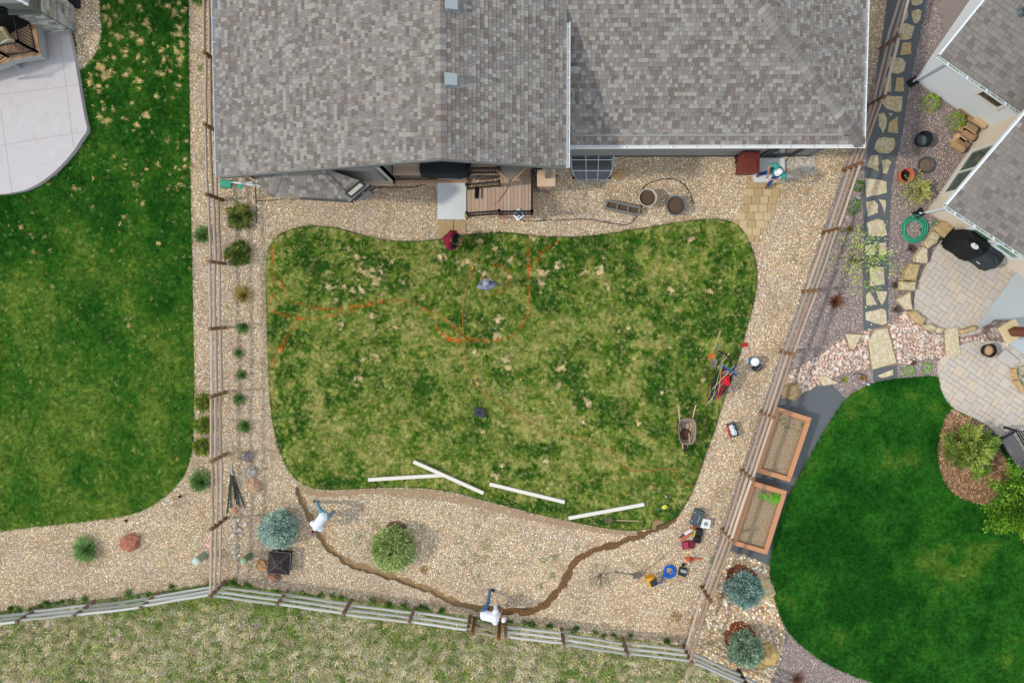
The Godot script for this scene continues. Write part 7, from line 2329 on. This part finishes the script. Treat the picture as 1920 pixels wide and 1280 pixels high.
func cover_shape(t: Node3D, w: float, d: float, h: float, m: Material) -> void:       # fabric hanging over a grill, pleated at the hem
	var mb := MB.new()
	var prof := [[1.12, 0.02], [1.06, h * 0.35], [1.0, h * 0.7], [0.86, h * 0.93], [0.55, h], [0.0, h * 1.01]]
	var f := func(q, n):
		var a: float = TAU * n / 36.0
		var c := cos(a); var s := sin(a)
		var fold: float = 1.0 + 0.05 * sin(n * 1.9 + q[1] * 3.0) * (1.0 - q[1] / h * 0.8)
		return Vector3(signf(c) * pow(absf(c), 0.5) * w * q[0] * fold, q[1] + 0.02 * sin(n * 0.9), signf(s) * pow(absf(s), 0.5) * d * q[0] * fold)
	for k in prof.size() - 1:
		for i in 36:
			mb.quad(f.call(prof[k], i), f.call(prof[k + 1], i), f.call(prof[k + 1], i + 1), f.call(prof[k], i + 1))
	obj("fabric", mb, m, t)

# ------------------------------------------------------------------ the west neighbour's patio, deck and stone corner
func build_west() -> void:
	var conc := mn("lilac_concrete", [pc(204, 198, 199), pc(211, 205, 206), pc(207, 201, 203), pc(213, 207, 208)], 0.006, 3.4, 0.9, 0.0, Vector3.ONE, 6)
	var top := P2(smooth(PATIO_WEST.slice(1, 13), false, 3) + [PATIO_WEST[13], PATIO_WEST[14], PATIO_WEST[0]], 0.24)
	# the pixel outline is that of the foot; the top is the same shape raised
	var foot := P2(smooth(PATIO_WEST.slice(1, 13), false, 3) + [PATIO_WEST[13], PATIO_WEST[14], PATIO_WEST[0]], 0.0)
	var slabs := sheet("patio_slab", foot, 0.24, conc, "raised lilac grey concrete patio with a rounded corner", 0.3)
	# control joints: real grooves between strips laid on the slab would be 4 mm deep; shown as narrow dark inlays
	for q in [[[0, 178], [155, 158]], [[0, 272], [163, 246]], [[110, 60], [138, 280]], [[0, 205], [22, 362]], [[70, 74], [138, 60]]]:
		var a := P(q[0][0], q[0][1], 0.24); var b := P(q[1][0], q[1][1], 0.24)
		var mb := MB.new()
		mb.box((a + b) * 0.5 + Vector3(0, -0.0005, 0), Vector3(a.distance_to(b), 0.006, 0.012), Basis(Vector3.UP, atan2(-(b.z - a.z), b.x - a.x)))
		objw("control_joint", mb, mt(168, 162, 164, 1.0), slabs)
	var hd := 0.95
	var dc := PL([[80, 106], [74, 36], [-100, -20], [-100, 150], [0, 131]], hd)
	var deck := thing("deck", "neighbour's tan deck with black metal railing above the lilac patio", "deck", Vector3(dc[0].x - 1.5, 0.24, dc[0].z - 1.2))
	var outline := P2([[76, 103], [66, 34], [-100, -40], [-100, 150], [0, 122], [22, 112]], hd)
	var boards := [mt(196, 160, 126, 0.8), mt(184, 148, 116, 0.8), mt(206, 172, 140, 0.8)]
	var base := P(76, 103, hd)
	var ux := (P(76, 103, hd) - P(66, 34, hd)).normalized()
	var uz := Vector3(-ux.z, 0, ux.x)
	if uz.x > 0: uz = -uz
	for i in 34:
		var q := PackedVector2Array()
		for e in [[0.0, -8.0], [0.135, -8.0], [0.135, 4.0], [0.0, 4.0]]:
			var p: Vector3 = base + uz * (i * 0.14 + e[0]) + ux * e[1]
			q.append(Vector2(p.x, p.z))
		for r in Geometry2D.intersect_polygons(q, outline):
			var mb := MB.new()
			mb.slab(r, hd - 0.03, hd + 0.0)
			objw("deck_board", mb, boards[i % 3], deck)
	var fascia := MB.new()
	for i in outline.size():
		var a := outline[i]; var b := outline[(i + 1) % outline.size()]
		if a.x < -19.5 and b.x < -19.5: continue
		var d := Vector3(b.x - a.x, 0, b.y - a.y)
		fascia.box(Vector3((a.x + b.x) * 0.5, hd - 0.16, (a.y + b.y) * 0.5), Vector3(d.length() + 0.02, 0.26, 0.05), Basis(Vector3.UP, atan2(-d.z, d.x)))
	objw("fascia", fascia, mt(176, 184, 186, 0.7), deck)
	var legs := MB.new()
	for q in [[60, 95], [10, 112], [52, 45]]:
		var p := P(q[0], q[1], hd)
		legs.box(Vector3(p.x, (hd + 0.2) * 0.5 - 0.05, p.z), Vector3(0.14, hd - 0.3, 0.14))
	objw("deck_post", legs, mt(170, 176, 178), deck)
	var black := mt(40, 40, 42, 0.5, 0.2)
	var r0 := P(69, 97, hd); var r1 := P(58, 40, hd); var r2 := P(14, 106, hd); var r3 := P(-40, 140, hd)
	for q in [[r0, r1], [r0, r2], [r2, r3]]: railing(deck, q[0], q[1], black)
	# lounge chair on the deck
	var ch := thing("patio_chair", "tan cushioned chair on the neighbour's deck", "chair", P(3, 70, hd + 0.3) * Vector3(1, 0, 1) + Vector3(0, hd, 0), 0.5)
	obj("seat_cushion", bx(0, 0.42, 0, 0.62, 0.14, 0.62, 0.05), mt(206, 190, 150, 0.95), ch)
	obj("back_cushion", bx(-0.3, 0.68, 0, 0.14, 0.5, 0.6, 0.05), mt(196, 180, 140, 0.95), ch)
	for s in [-1, 1]:
		obj("arm", tb([Vector3(-0.34, 0.3, 0.36 * s), Vector3(-0.3, 0.62, 0.36 * s), Vector3(0.25, 0.6, 0.36 * s), Vector3(0.36, 0.45, 0.36 * s)], 0.03, 7), mt(226, 222, 214, 0.5), ch)
		for x in [-0.3, 0.3]: obj("leg", bx(x, 0.18, 0.33 * s, 0.05, 0.36, 0.05), mt(226, 222, 214, 0.5), ch)
	var gr := thing("dark_grill", "black covered grill under the neighbour's porch roof", "grill", P(4, 26, hd + 0.5) * Vector3(1, 0, 1) + Vector3(0, hd, 0), 0.4)
	cover_shape(gr, 0.5, 0.34, 0.9, mt(30, 30, 32, 0.8))
	# house corner: stone veneer wall, tan plaster column, eave with gutter
	var hs := thing("house", "neighbour's grey house corner with pale stone veneer above the lilac patio", "house", P(90, 20))
	var wall := mt(128, 126, 118, 0.9)
	var c := P(134, 62, 0.24); c.y = 0.0
	var w1 := P(84, 52, 0.24); w1.y = 0.0
	var w2 := P(108, -20, 0.0); w2.y = 0.0
	var bw := MB.new()
	bw.box(Vector3((w1.x + c.x) * 0.5, 1.35, c.z - 0.55), Vector3(absf(c.x - w1.x), 2.7, 0.9))
	objw("wall", bw, wall, hs)
	var st := [pc(206, 206, 202), pc(176, 178, 180), pc(190, 180, 160), pc(150, 150, 152), pc(220, 214, 200)]
	var za := c.z - 0.1
	stone_face(hs, Vector3(w1.x, 0, za), Vector3(c.x, 0, za), 0.24, 1.9, st)
	stone_face(hs, Vector3(c.x, 0, za), Vector3(c.x + 0.02, 0, za - 0.9), 0.1, 1.9, st)
	var cap := MB.new()
	cap.box(Vector3((w1.x + c.x) * 0.5, 1.93, za - 0.4), Vector3(absf(c.x - w1.x) + 0.12, 0.07, 1.1), Basis(), 0.012)
	objw("stone_ledge", cap, mt(116, 120, 112), hs)
	var plas := MB.new()
	plas.box(Vector3(w1.x + 0.3, 2.35, za - 0.3), Vector3(0.6, 0.8, 0.5))
	objw("plaster_column", plas, mt(190, 156, 128), hs)
	var rf := MB.new()
	var ra := P(58, 8, 3.0); var rb := P(-100, 20, 3.0)
	rf.box(Vector3(ra.x - 3.0, 3.0, ra.z - 2.0), Vector3(6.0, 0.2, 4.0))
	objw("porch_roof", rf, mt(120, 122, 118), hs)
	var tr := MB.new()
	tr.tube([P(26, -4, 3.1), P(53, 8, 3.05)], 0.06, 4)
	objw("gutter", tr, mt(206, 212, 216, 0.5), hs)
	var ac := thing("window_well", "dark covered window well at the neighbour's gravel island", "window well", P(124, 4))
	obj("rim", bx(0, 0.12, 0, 1.1, 0.16, 0.5, 0.03), mt(46, 48, 50), ac)
	obj("cover", bx(0, 0.21, 0, 1.0, 0.03, 0.42, 0.01), mt(28, 30, 32, 0.6), ac)

# ------------------------------------------------------------------ people: one skin grown round a posed skeleton
# bones: [from, to, radius there, radius here, tone]; a smooth union of tapered capsules, meshed as surface nets
func skin(mb: MB, bones: Array, cellm: float, blend: float, tones: Array) -> void:
	var lo := Vector3(1e9, 1e9, 1e9)
	var hi := -lo
	for b in bones:
		for e in 2:
			var r: float = b[2 + e]
			lo = lo.min(b[e] - Vector3.ONE * (r + blend + 2.0 * cellm))
			hi = hi.max(b[e] + Vector3.ONE * (r + blend + 2.0 * cellm))
	var nx := int((hi.x - lo.x) / cellm) + 2
	var ny := int((hi.y - lo.y) / cellm) + 2
	var nz := int((hi.z - lo.z) / cellm) + 2
	var f := PackedFloat32Array()
	f.resize(nx * ny * nz); f.fill(0.5)
	var near := PackedFloat32Array()
	near.resize(nx * ny * nz); near.fill(9.0)
	var who := PackedByteArray()
	who.resize(nx * ny * nz)
	for k in bones.size():
		var b: Array = bones[k]
		var a: Vector3 = b[0]
		var d: Vector3 = b[1] - b[0]
		var dd := maxf(d.length_squared(), 1e-9)
		var ra: float = b[2]
		var rb: float = b[3]
		var pad := maxf(ra, rb) + blend + cellm * 1.5
		var i0 := ((a.min(b[1]) - Vector3.ONE * pad - lo) / cellm).floor()
		var i1 := ((a.max(b[1]) + Vector3.ONE * pad - lo) / cellm).ceil()
		for z in range(maxi(0, int(i0.z)), mini(nz, int(i1.z) + 1)):
			for y in range(maxi(0, int(i0.y)), mini(ny, int(i1.y) + 1)):
				for x in range(maxi(0, int(i0.x)), mini(nx, int(i1.x) + 1)):
					var p := lo + Vector3(x, y, z) * cellm - a
					var t := clampf(p.dot(d) / dd, 0.0, 1.0)
					var s := (p - d * t).length() - lerpf(ra, rb, t)
					var id := (z * ny + y) * nx + x
					var o := f[id]
					var h := maxf(blend - absf(o - s), 0.0) / blend
					f[id] = minf(o, s) - h * h * blend * 0.25
					if s < near[id]:
						near[id] = s; who[id] = b[4]
	var verts := {}
	var norms := {}
	for z in nz - 1:
		for y in ny - 1:
			for x in nx - 1:
				var id := (z * ny + y) * nx + x
				var v0 := f[id]
				var any_in := false
				var any_out := false
				var acc := Vector3.ZERO
				var cnt := 0
				var c := [v0, f[id + 1], f[id + nx], f[id + nx + 1], f[id + nx * ny], f[id + nx * ny + 1], f[id + nx * ny + nx], f[id + nx * ny + nx + 1]]
				for q in c:
					if q < 0.0: any_in = true
					else: any_out = true
				if not (any_in and any_out): continue
				for e in [[0, 1], [2, 3], [4, 5], [6, 7], [0, 2], [1, 3], [4, 6], [5, 7], [0, 4], [1, 5], [2, 6], [3, 7]]:
					var g0: float = c[e[0]]
					var g1: float = c[e[1]]
					if (g0 < 0.0) != (g1 < 0.0):
						var w := g0 / (g0 - g1)
						var pa := Vector3(e[0] & 1, (e[0] >> 1) & 1, (e[0] >> 2) & 1)
						var pb := Vector3(e[1] & 1, (e[1] >> 1) & 1, (e[1] >> 2) & 1)
						acc += pa.lerp(pb, w); cnt += 1
				verts[id] = lo + (Vector3(x, y, z) + acc / cnt) * cellm
				norms[id] = Vector3(c[1] + c[3] + c[5] + c[7] - c[0] - c[2] - c[4] - c[6], c[2] + c[3] + c[6] + c[7] - c[0] - c[1] - c[4] - c[5], c[4] + c[5] + c[6] + c[7] - c[0] - c[1] - c[2] - c[3]).normalized()
	var stepx := 1
	var stepy := nx
	var stepz := nx * ny
	for id in verts:
		for ax in [[stepx, stepy, stepz], [stepy, stepz, stepx], [stepz, stepx, stepy]]:
			var j: int = id + ax[0]
			if (f[id] < 0.0) == (f[j] < 0.0): continue
			var a: int = id
			var b: int = id - ax[1]
			var d: int = id - ax[1] - ax[2]
			var e: int = id - ax[2]
			if not (verts.has(b) and verts.has(d) and verts.has(e)): continue
			mb.col = vary(tones[who[id]], 0.04)
			if f[id] < 0.0:
				mb.tris(verts[a], verts[b], verts[d], norms[a], norms[b], norms[d]); mb.tris(verts[a], verts[d], verts[e], norms[a], norms[d], norms[e])
			else:
				mb.tris(verts[a], verts[d], verts[b], norms[a], norms[d], norms[b]); mb.tris(verts[a], verts[e], verts[d], norms[a], norms[e], norms[d])

func hand(mb: MB, wrist: Vector3, dir: Vector3, palm_n: Vector3, curl: float, side: float, tone: Color) -> void:      # palm, four unequal bent fingers and a thumb from the palm's side
	var across := dir.cross(palm_n).normalized() * side
	var bones := []
	var k := wrist + dir * 0.09
	bones.append([wrist, k, 0.026, 0.034, 0])
	bones.append([k - across * 0.018, k + across * 0.018, 0.022, 0.022, 0])
	var lens := [0.07, 0.078, 0.072, 0.056]
	for i in 4:
		var r := k + across * (-0.03 + 0.02 * i)
		var d1 := (dir + palm_n * curl * 0.5).normalized()
		var d2 := (dir * (1.0 - curl * 0.6) + palm_n * curl * 1.3).normalized()
		var m: Vector3 = r + d1 * lens[i] * 0.55
		bones.append([r, m, 0.0095, 0.009, 0])
		bones.append([m, m + d2 * lens[i] * 0.5, 0.009, 0.0075, 0])
	var tb0 := wrist + dir * 0.035 - across * 0.03
	var td := (dir * 0.7 - across * 0.7 + palm_n * 0.3).normalized()
	bones.append([tb0, tb0 + td * 0.04, 0.013, 0.011, 0])
	bones.append([tb0 + td * 0.04, tb0 + (td + dir * 0.4).normalized() * 0.075, 0.011, 0.009, 0])
	skin(mb, bones, 0.006, 0.012, [tone])

# J: joint positions in the figure's own axes (facing +z). tones: 0 shirt, 1 trousers, 2 skin, 3 shoes, 4 hair
func person(label: String, at: Vector3, turn: float, J: Dictionary, tones: Array, cap_c: Color, hat := true, sleeve_long := true, brim := true, stout := 1.0) -> Node3D:
	var t := thing("person", label, "person", at, turn)
	var mb := MB.new()
	var b := []
	var arm_t := 0 if sleeve_long else 2
	b.append([J.hip, J.chest, 0.135 * stout, 0.145 * stout, 0])
	b.append([J.hip_l, J.hip_r, 0.105, 0.105, 1])
	b.append([J.sh_l.lerp(J.chest, 0.25), J.sh_r.lerp(J.chest, 0.25), 0.092 * stout, 0.092 * stout, 0])
	b.append([J.chest, J.neck, 0.12, 0.07, 0])
	b.append([J.neck, J.head, 0.055, 0.06, 2])
	for s in ["l", "r"]:
		b.append([J["sh_" + s], J["el_" + s].lerp(J["sh_" + s], 0.35), 0.072, 0.058, 0])
		b.append([J["sh_" + s].lerp(J["el_" + s], 0.65), J["el_" + s], 0.054, 0.046, arm_t])
		b.append([J["el_" + s], J["wr_" + s], 0.046, 0.03, arm_t])
		b.append([J["hip_" + s], J["kn_" + s], 0.1, 0.068, 1])
		b.append([J["kn_" + s], J["an_" + s], 0.066, 0.052, 1])
		b.append([J["an_" + s] + Vector3(0, -0.03, -0.02), J["toe_" + s], 0.05, 0.042, 3])
	skin(mb, b, 0.022, 0.05, tones)
	# head: skull, jaw, nose, ears, brow
	var up: Vector3 = (J.head - J.neck).normalized()
	var fwd: Vector3 = (J.face - up * J.face.dot(up)).normalized()
	var sd := up.cross(fwd).normalized()
	var h: Vector3 = J.head
	var hb := []
	hb.append([h + up * 0.06 - fwd * 0.02, h + up * 0.075 + fwd * 0.01, 0.088, 0.085, 4 if not hat else 2])
	hb.append([h + up * 0.0 + fwd * 0.025, h - up * 0.045 + fwd * 0.05, 0.068, 0.045, 2])
	hb.append([h + up * 0.03 + fwd * 0.095, h + up * 0.0 + fwd * 0.112, 0.012, 0.017, 2])
	hb.append([h - up * 0.035 + fwd * 0.092 - sd * 0.018, h - up * 0.035 + fwd * 0.092 + sd * 0.018, 0.01, 0.01, 5])
	for s in [-1.0, 1.0]:
		hb.append([h + up * 0.03 + sd * 0.082 * s - fwd * 0.01, h + up * 0.0 + sd * 0.084 * s - fwd * 0.008, 0.02, 0.014, 2])
		hb.append([h + up * 0.04 + fwd * 0.082 + sd * 0.032 * s, h + up * 0.04 + fwd * 0.083 + sd * 0.036 * s, 0.012, 0.012, 6])
	hb.append([h + up * 0.03 - fwd * 0.06, h - up * 0.03 - fwd * 0.055, 0.05, 0.04, 4])
	skin(mb, hb, 0.011, 0.02, tones + [tones[2] * 0.8, pc(50, 40, 36)])
	for s in ["l", "r"]:
		var d: Vector3 = (J["wr_" + s] - J["el_" + s]).normalized()
		var pn: Vector3 = J.get("palm_" + s, Vector3(0, 0, 1))
		pn = (pn - d * pn.dot(d)).normalized()
		hand(mb, J["wr_" + s], d, pn, 0.7, 1.0 if s == "l" else -1.0, tones[2] if not J.has("gloves") else J.gloves)
	obj("body", mb, vc(0.85, 0.2), t)
	if hat:
		var cm := MB.new()
		cm.col = cap_c
		var bas := Basis(sd, up, fwd)
		cm.lathe(h + up * 0.065 - fwd * 0.005, [[0.102, 0.0], [0.104, 0.03], [0.094, 0.065], [0.062, 0.092], [0.02, 0.104], [0.0, 0.106]], 22, bas)
		var o := obj("cap", cm, vc(0.85, 0.2), t)
		if brim:
			var bm := MB.new()
			bm.col = Color(cap_c.r * 0.9, cap_c.g * 0.9, cap_c.b * 0.9)
			for i in 10:
				var a0 := lerpf(-1.0, 1.0, i / 10.0); var a1 := lerpf(-1.0, 1.0, (i + 1) / 10.0)
				var c := h + up * 0.07
				var p := func(a, r): return c + (fwd * cos(a) + sd * sin(a)) * r - up * (0.02 if r > 0.12 else 0.0)
				var l0 := 0.1 + 0.085 * cos(a0 * 1.2); var l1 := 0.1 + 0.085 * cos(a1 * 1.2)
				bm.quad(p.call(a0, 0.09), p.call(a0, l0), p.call(a1, l1), p.call(a1, 0.09))
			obj("brim", bm, vc(0.85, 0.2), o)
	return t

func feet(J: Dictionary, l: Vector3, r: Vector3, dl: Vector3, dr: Vector3) -> void:
	J.an_l = l + Vector3(0, 0.09, 0); J.an_r = r + Vector3(0, 0.09, 0)
	J.toe_l = l + dl.normalized() * 0.15 + Vector3(0, 0.045, 0); J.toe_r = r + dr.normalized() * 0.15 + Vector3(0, 0.045, 0)

func build_people() -> void:
	var V := func(x, y, z): return Vector3(x, y, z)
	var fz := Vector3(0, 0, 1)
	var skin_c := pc(196, 142, 112)
	# 1: crouching in maroon, facing the deck's end (local +z = the way they face)
	var J := {hip = Vector3(0, 0.3, -0.12), chest = Vector3(0, 0.7, 0.0), neck = Vector3(0, 0.87, 0.08), head = Vector3(0, 0.96, 0.15), face = Vector3(0, -0.4, 1), hip_l = Vector3(0.11, 0.27, -0.12), hip_r = Vector3(-0.11, 0.27, -0.12),
		sh_l = Vector3(0.26, 0.77, 0.02), sh_r = Vector3(-0.26, 0.77, 0.02), el_l = Vector3(0.31, 0.5, 0.14), el_r = Vector3(-0.31, 0.5, 0.14), wr_l = Vector3(0.13, 0.34, 0.3), wr_r = Vector3(-0.11, 0.34, 0.31), kn_l = Vector3(0.2, 0.5, 0.24), kn_r = Vector3(-0.2, 0.46, 0.22)}
	feet(J, Vector3(0.15, 0, -0.06), Vector3(-0.15, 0, -0.1), fz, fz)
	person("person in a maroon shirt and black cap crouching at the lawn's edge", put(843, 449, 0.6, 0.02), PI / 2 - 0.25, J, [pc(140, 44, 66), pc(52, 52, 62), skin_c, pc(44, 40, 38), pc(30, 28, 28)], pc(34, 32, 36), true, true, true, 1.25)
	# 2: standing, grey shirt
	J = {hip = Vector3(0, 0.96, 0), chest = Vector3(0, 1.3, 0.02), neck = Vector3(0, 1.47, 0.03), head = Vector3(0, 1.57, 0.07), face = Vector3(0, -0.35, 1), hip_l = Vector3(0.1, 0.92, 0), hip_r = Vector3(-0.1, 0.92, 0),
		sh_l = Vector3(0.22, 1.4, 0), sh_r = Vector3(-0.22, 1.4, 0), el_l = Vector3(0.3, 1.12, 0.02), el_r = Vector3(-0.3, 1.12, 0.02), wr_l = Vector3(0.17, 1.02, 0.22), wr_r = Vector3(-0.17, 1.02, 0.22), kn_l = Vector3(0.11, 0.5, 0.03), kn_r = Vector3(-0.11, 0.5, 0.03), palm_l = Vector3(-1, 0, 0), palm_r = Vector3(1, 0, 0)}
	feet(J, Vector3(0.13, 0, 0), Vector3(-0.12, 0, 0.06), fz, fz)
	person("person in a lavender grey shirt and grey cap standing on the lawn", put(912, 536, 1.4, LAWN_Y), PI + 0.12, J, [pc(150, 154, 178), pc(86, 92, 110), skin_c, pc(60, 54, 50), pc(60, 48, 40)], pc(168, 176, 192), true, true)
	# 3: bent double over the trench, white shirt, light blue jeans, one leg set far to the side
	J = {hip = Vector3(0, 0.9, -0.02), chest = Vector3(0, 0.9, 0.36), neck = Vector3(0, 0.86, 0.54), head = Vector3(0, 0.84, 0.64), face = Vector3(0, -1, 0.5), hip_l = Vector3(0.12, 0.86, -0.08), hip_r = Vector3(-0.1, 0.86, -0.1),
		sh_l = Vector3(0.2, 0.84, 0.44), sh_r = Vector3(-0.2, 0.84, 0.44), el_l = Vector3(0.2, 0.56, 0.46), el_r = Vector3(-0.18, 0.56, 0.46), wr_l = Vector3(0.1, 0.3, 0.5), wr_r = Vector3(-0.08, 0.3, 0.52), kn_l = Vector3(0.14, 0.48, 0.06), kn_r = Vector3(-0.32, 0.5, -0.04), palm_l = Vector3(-1, 0, 0), palm_r = Vector3(1, 0, 0)}
	feet(J, Vector3(0.14, 0, 0.0), Vector3(-0.52, 0, 0.02), fz, Vector3(-1, 0, 0.4))
	person("person in a white shirt and pale jeans bent over the open trench", P(618, 955), yaw_px(609, 966, 587, 998) + PI / 2, J, [pc(238, 242, 250), pc(118, 166, 192), skin_c, pc(120, 84, 70), pc(60, 44, 60)], pc(116, 96, 124), true, true, true, 1.22)
	# 4: bent over by the gate, white shirt and white hat
	J = {hip = Vector3(0, 0.9, -0.1), chest = Vector3(0, 1.0, 0.26), neck = Vector3(0, 1.04, 0.42), head = Vector3(0, 1.1, 0.52), face = Vector3(0, -1, 0.8), hip_l = Vector3(0.12, 0.86, -0.14), hip_r = Vector3(-0.1, 0.84, -0.14),
		sh_l = Vector3(0.23, 0.96, 0.3), sh_r = Vector3(-0.23, 0.96, 0.3), el_l = Vector3(0.3, 0.7, 0.26), el_r = Vector3(-0.24, 0.66, 0.36), wr_l = Vector3(0.24, 0.44, 0.34), wr_r = Vector3(-0.08, 0.42, 0.46), kn_l = Vector3(0.34, 0.5, 0.0), kn_r = Vector3(-0.12, 0.46, -0.08), palm_l = Vector3(-1, 0, 0), palm_r = Vector3(1, 0, 0)}
	feet(J, Vector3(0.58, 0, 0.02), Vector3(-0.12, 0, -0.14), fz, fz)
	person("person in white shirt and hat with blue jeans bending beside the gate", put(914, 1154, 0.9, 0.0), PI / 2 - 0.06, J, [pc(246, 248, 255), pc(92, 128, 166), skin_c, pc(64, 50, 44), pc(60, 48, 40)], pc(248, 250, 255), true, true, false, 1.28)
	# 5: teal shirt, white cap, by the back door
	J = {hip = Vector3(0, 0.96, 0), chest = Vector3(0, 1.3, 0.03), neck = Vector3(0, 1.47, 0.06), head = Vector3(0, 1.56, 0.12), face = Vector3(0, -0.6, 1), hip_l = Vector3(0.11, 0.92, 0), hip_r = Vector3(-0.11, 0.92, 0),
		sh_l = Vector3(0.23, 1.4, 0.02), sh_r = Vector3(-0.23, 1.4, 0.02), el_l = Vector3(0.32, 1.14, 0.1), el_r = Vector3(-0.32, 1.14, 0.1), wr_l = Vector3(0.1, 1.14, 0.32), wr_r = Vector3(-0.1, 1.12, 0.34), kn_l = Vector3(0.16, 0.52, 0.1), kn_r = Vector3(-0.14, 0.52, 0.06), palm_l = Vector3(0, 1, 0), palm_r = Vector3(0, 1, 0)}
	feet(J, Vector3(0.26, 0, 0.12), Vector3(-0.2, 0, 0.08), Vector3(0.3, 0, 1), Vector3(-0.2, 0, 1))
	var p5 := person("person in a teal shirt and white cap looking at a phone by the back door", put(1438, 331, 0.1, 0.14), -0.85, J, [pc(86, 172, 160), pc(50, 84, 156), skin_c, pc(120, 92, 76), pc(70, 56, 48)], pc(246, 246, 246), true, false)
	var ph := one("phone", bx(0, 0, 0, 0.08, 0.012, 0.15, 0.003), mt(226, 228, 232, 0.3), "white phone held in both hands by the person in teal", "phone", p5.transform * Vector3(0, 1.17, 0.42), p5.rotation.y)

func build_rest() -> void:
	build_east()
	build_plants()
	build_things()
	build_people()

func set_view() -> void:
	# the plumb point under the lens lies at pixel (972, 570): the camera leans a little
	var down := Vector3(12.0, 70.0, -1280.0).normalized()
	var r0 := Basis(Vector3(1, 0, 0), Vector3(0, 0, -1), Vector3(0, 1, 0))
	cam_basis = Basis(Quaternion(r0 * down, Vector3.DOWN)) * r0
	var cam := Camera3D.new()
	cam.name = "camera"
	cam.fov = rad_to_deg(2.0 * atan(0.5))
	cam.near = 0.1; cam.far = 1500.0
	add_child(cam)
	cam.transform = Transform3D(cam_basis, Vector3(0, CAM_H, 0))
	cam.current = true
	var sun := DirectionalLight3D.new()
	sun.name = "sun"
	sun.light_energy = 0.8
	sun.light_color = Color(1.0, 0.965, 0.91)
	sun.light_angular_distance = 3.5
	sun.shadow_enabled = true
	add_child(sun)
	sun.look_at_from_position(Vector3.ZERO, Vector3(1.22, -1.0, -0.12), Vector3.UP)
	var sky_m := ProceduralSkyMaterial.new()
	sky_m.sky_top_color = Color(0.89, 0.93, 0.98)
	sky_m.sky_horizon_color = Color(0.95, 0.965, 0.98)
	sky_m.ground_bottom_color = Color(0.4, 0.4, 0.36)
	sky_m.ground_horizon_color = Color(0.6, 0.62, 0.6)
	sky_m.sky_curve = 0.3
	sky_m.sun_angle_max = 1.0
	var sky := Sky.new()
	sky.sky_material = sky_m
	var env := Environment.new()
	env.background_mode = Environment.BG_SKY
	env.sky = sky
	env.background_energy_multiplier = 1.2
	env.tonemap_mode = Environment.TONE_MAPPER_LINEAR
	env.tonemap_exposure = 1.08
	env.sdfgi_enabled = true; env.ssao_enabled = true; env.ssil_enabled = true
	var we := WorldEnvironment.new()
	we.name = "world_environment"
	we.environment = env
	add_child(we)

func _ready() -> void:
	set_view()
	rng.seed = 20240611
	for q in [[noise_a, 11], [noise_b, 23], [noise_c, 37], [noise_d, 51]]:
		q[0].seed = q[1]
		q[0].noise_type = FastNoiseLite.TYPE_SIMPLEX
		q[0].frequency = 0.02
		q[0].fractal_octaves = 3
	build_ground()
	build_house()
	build_fences()
	build_rest()
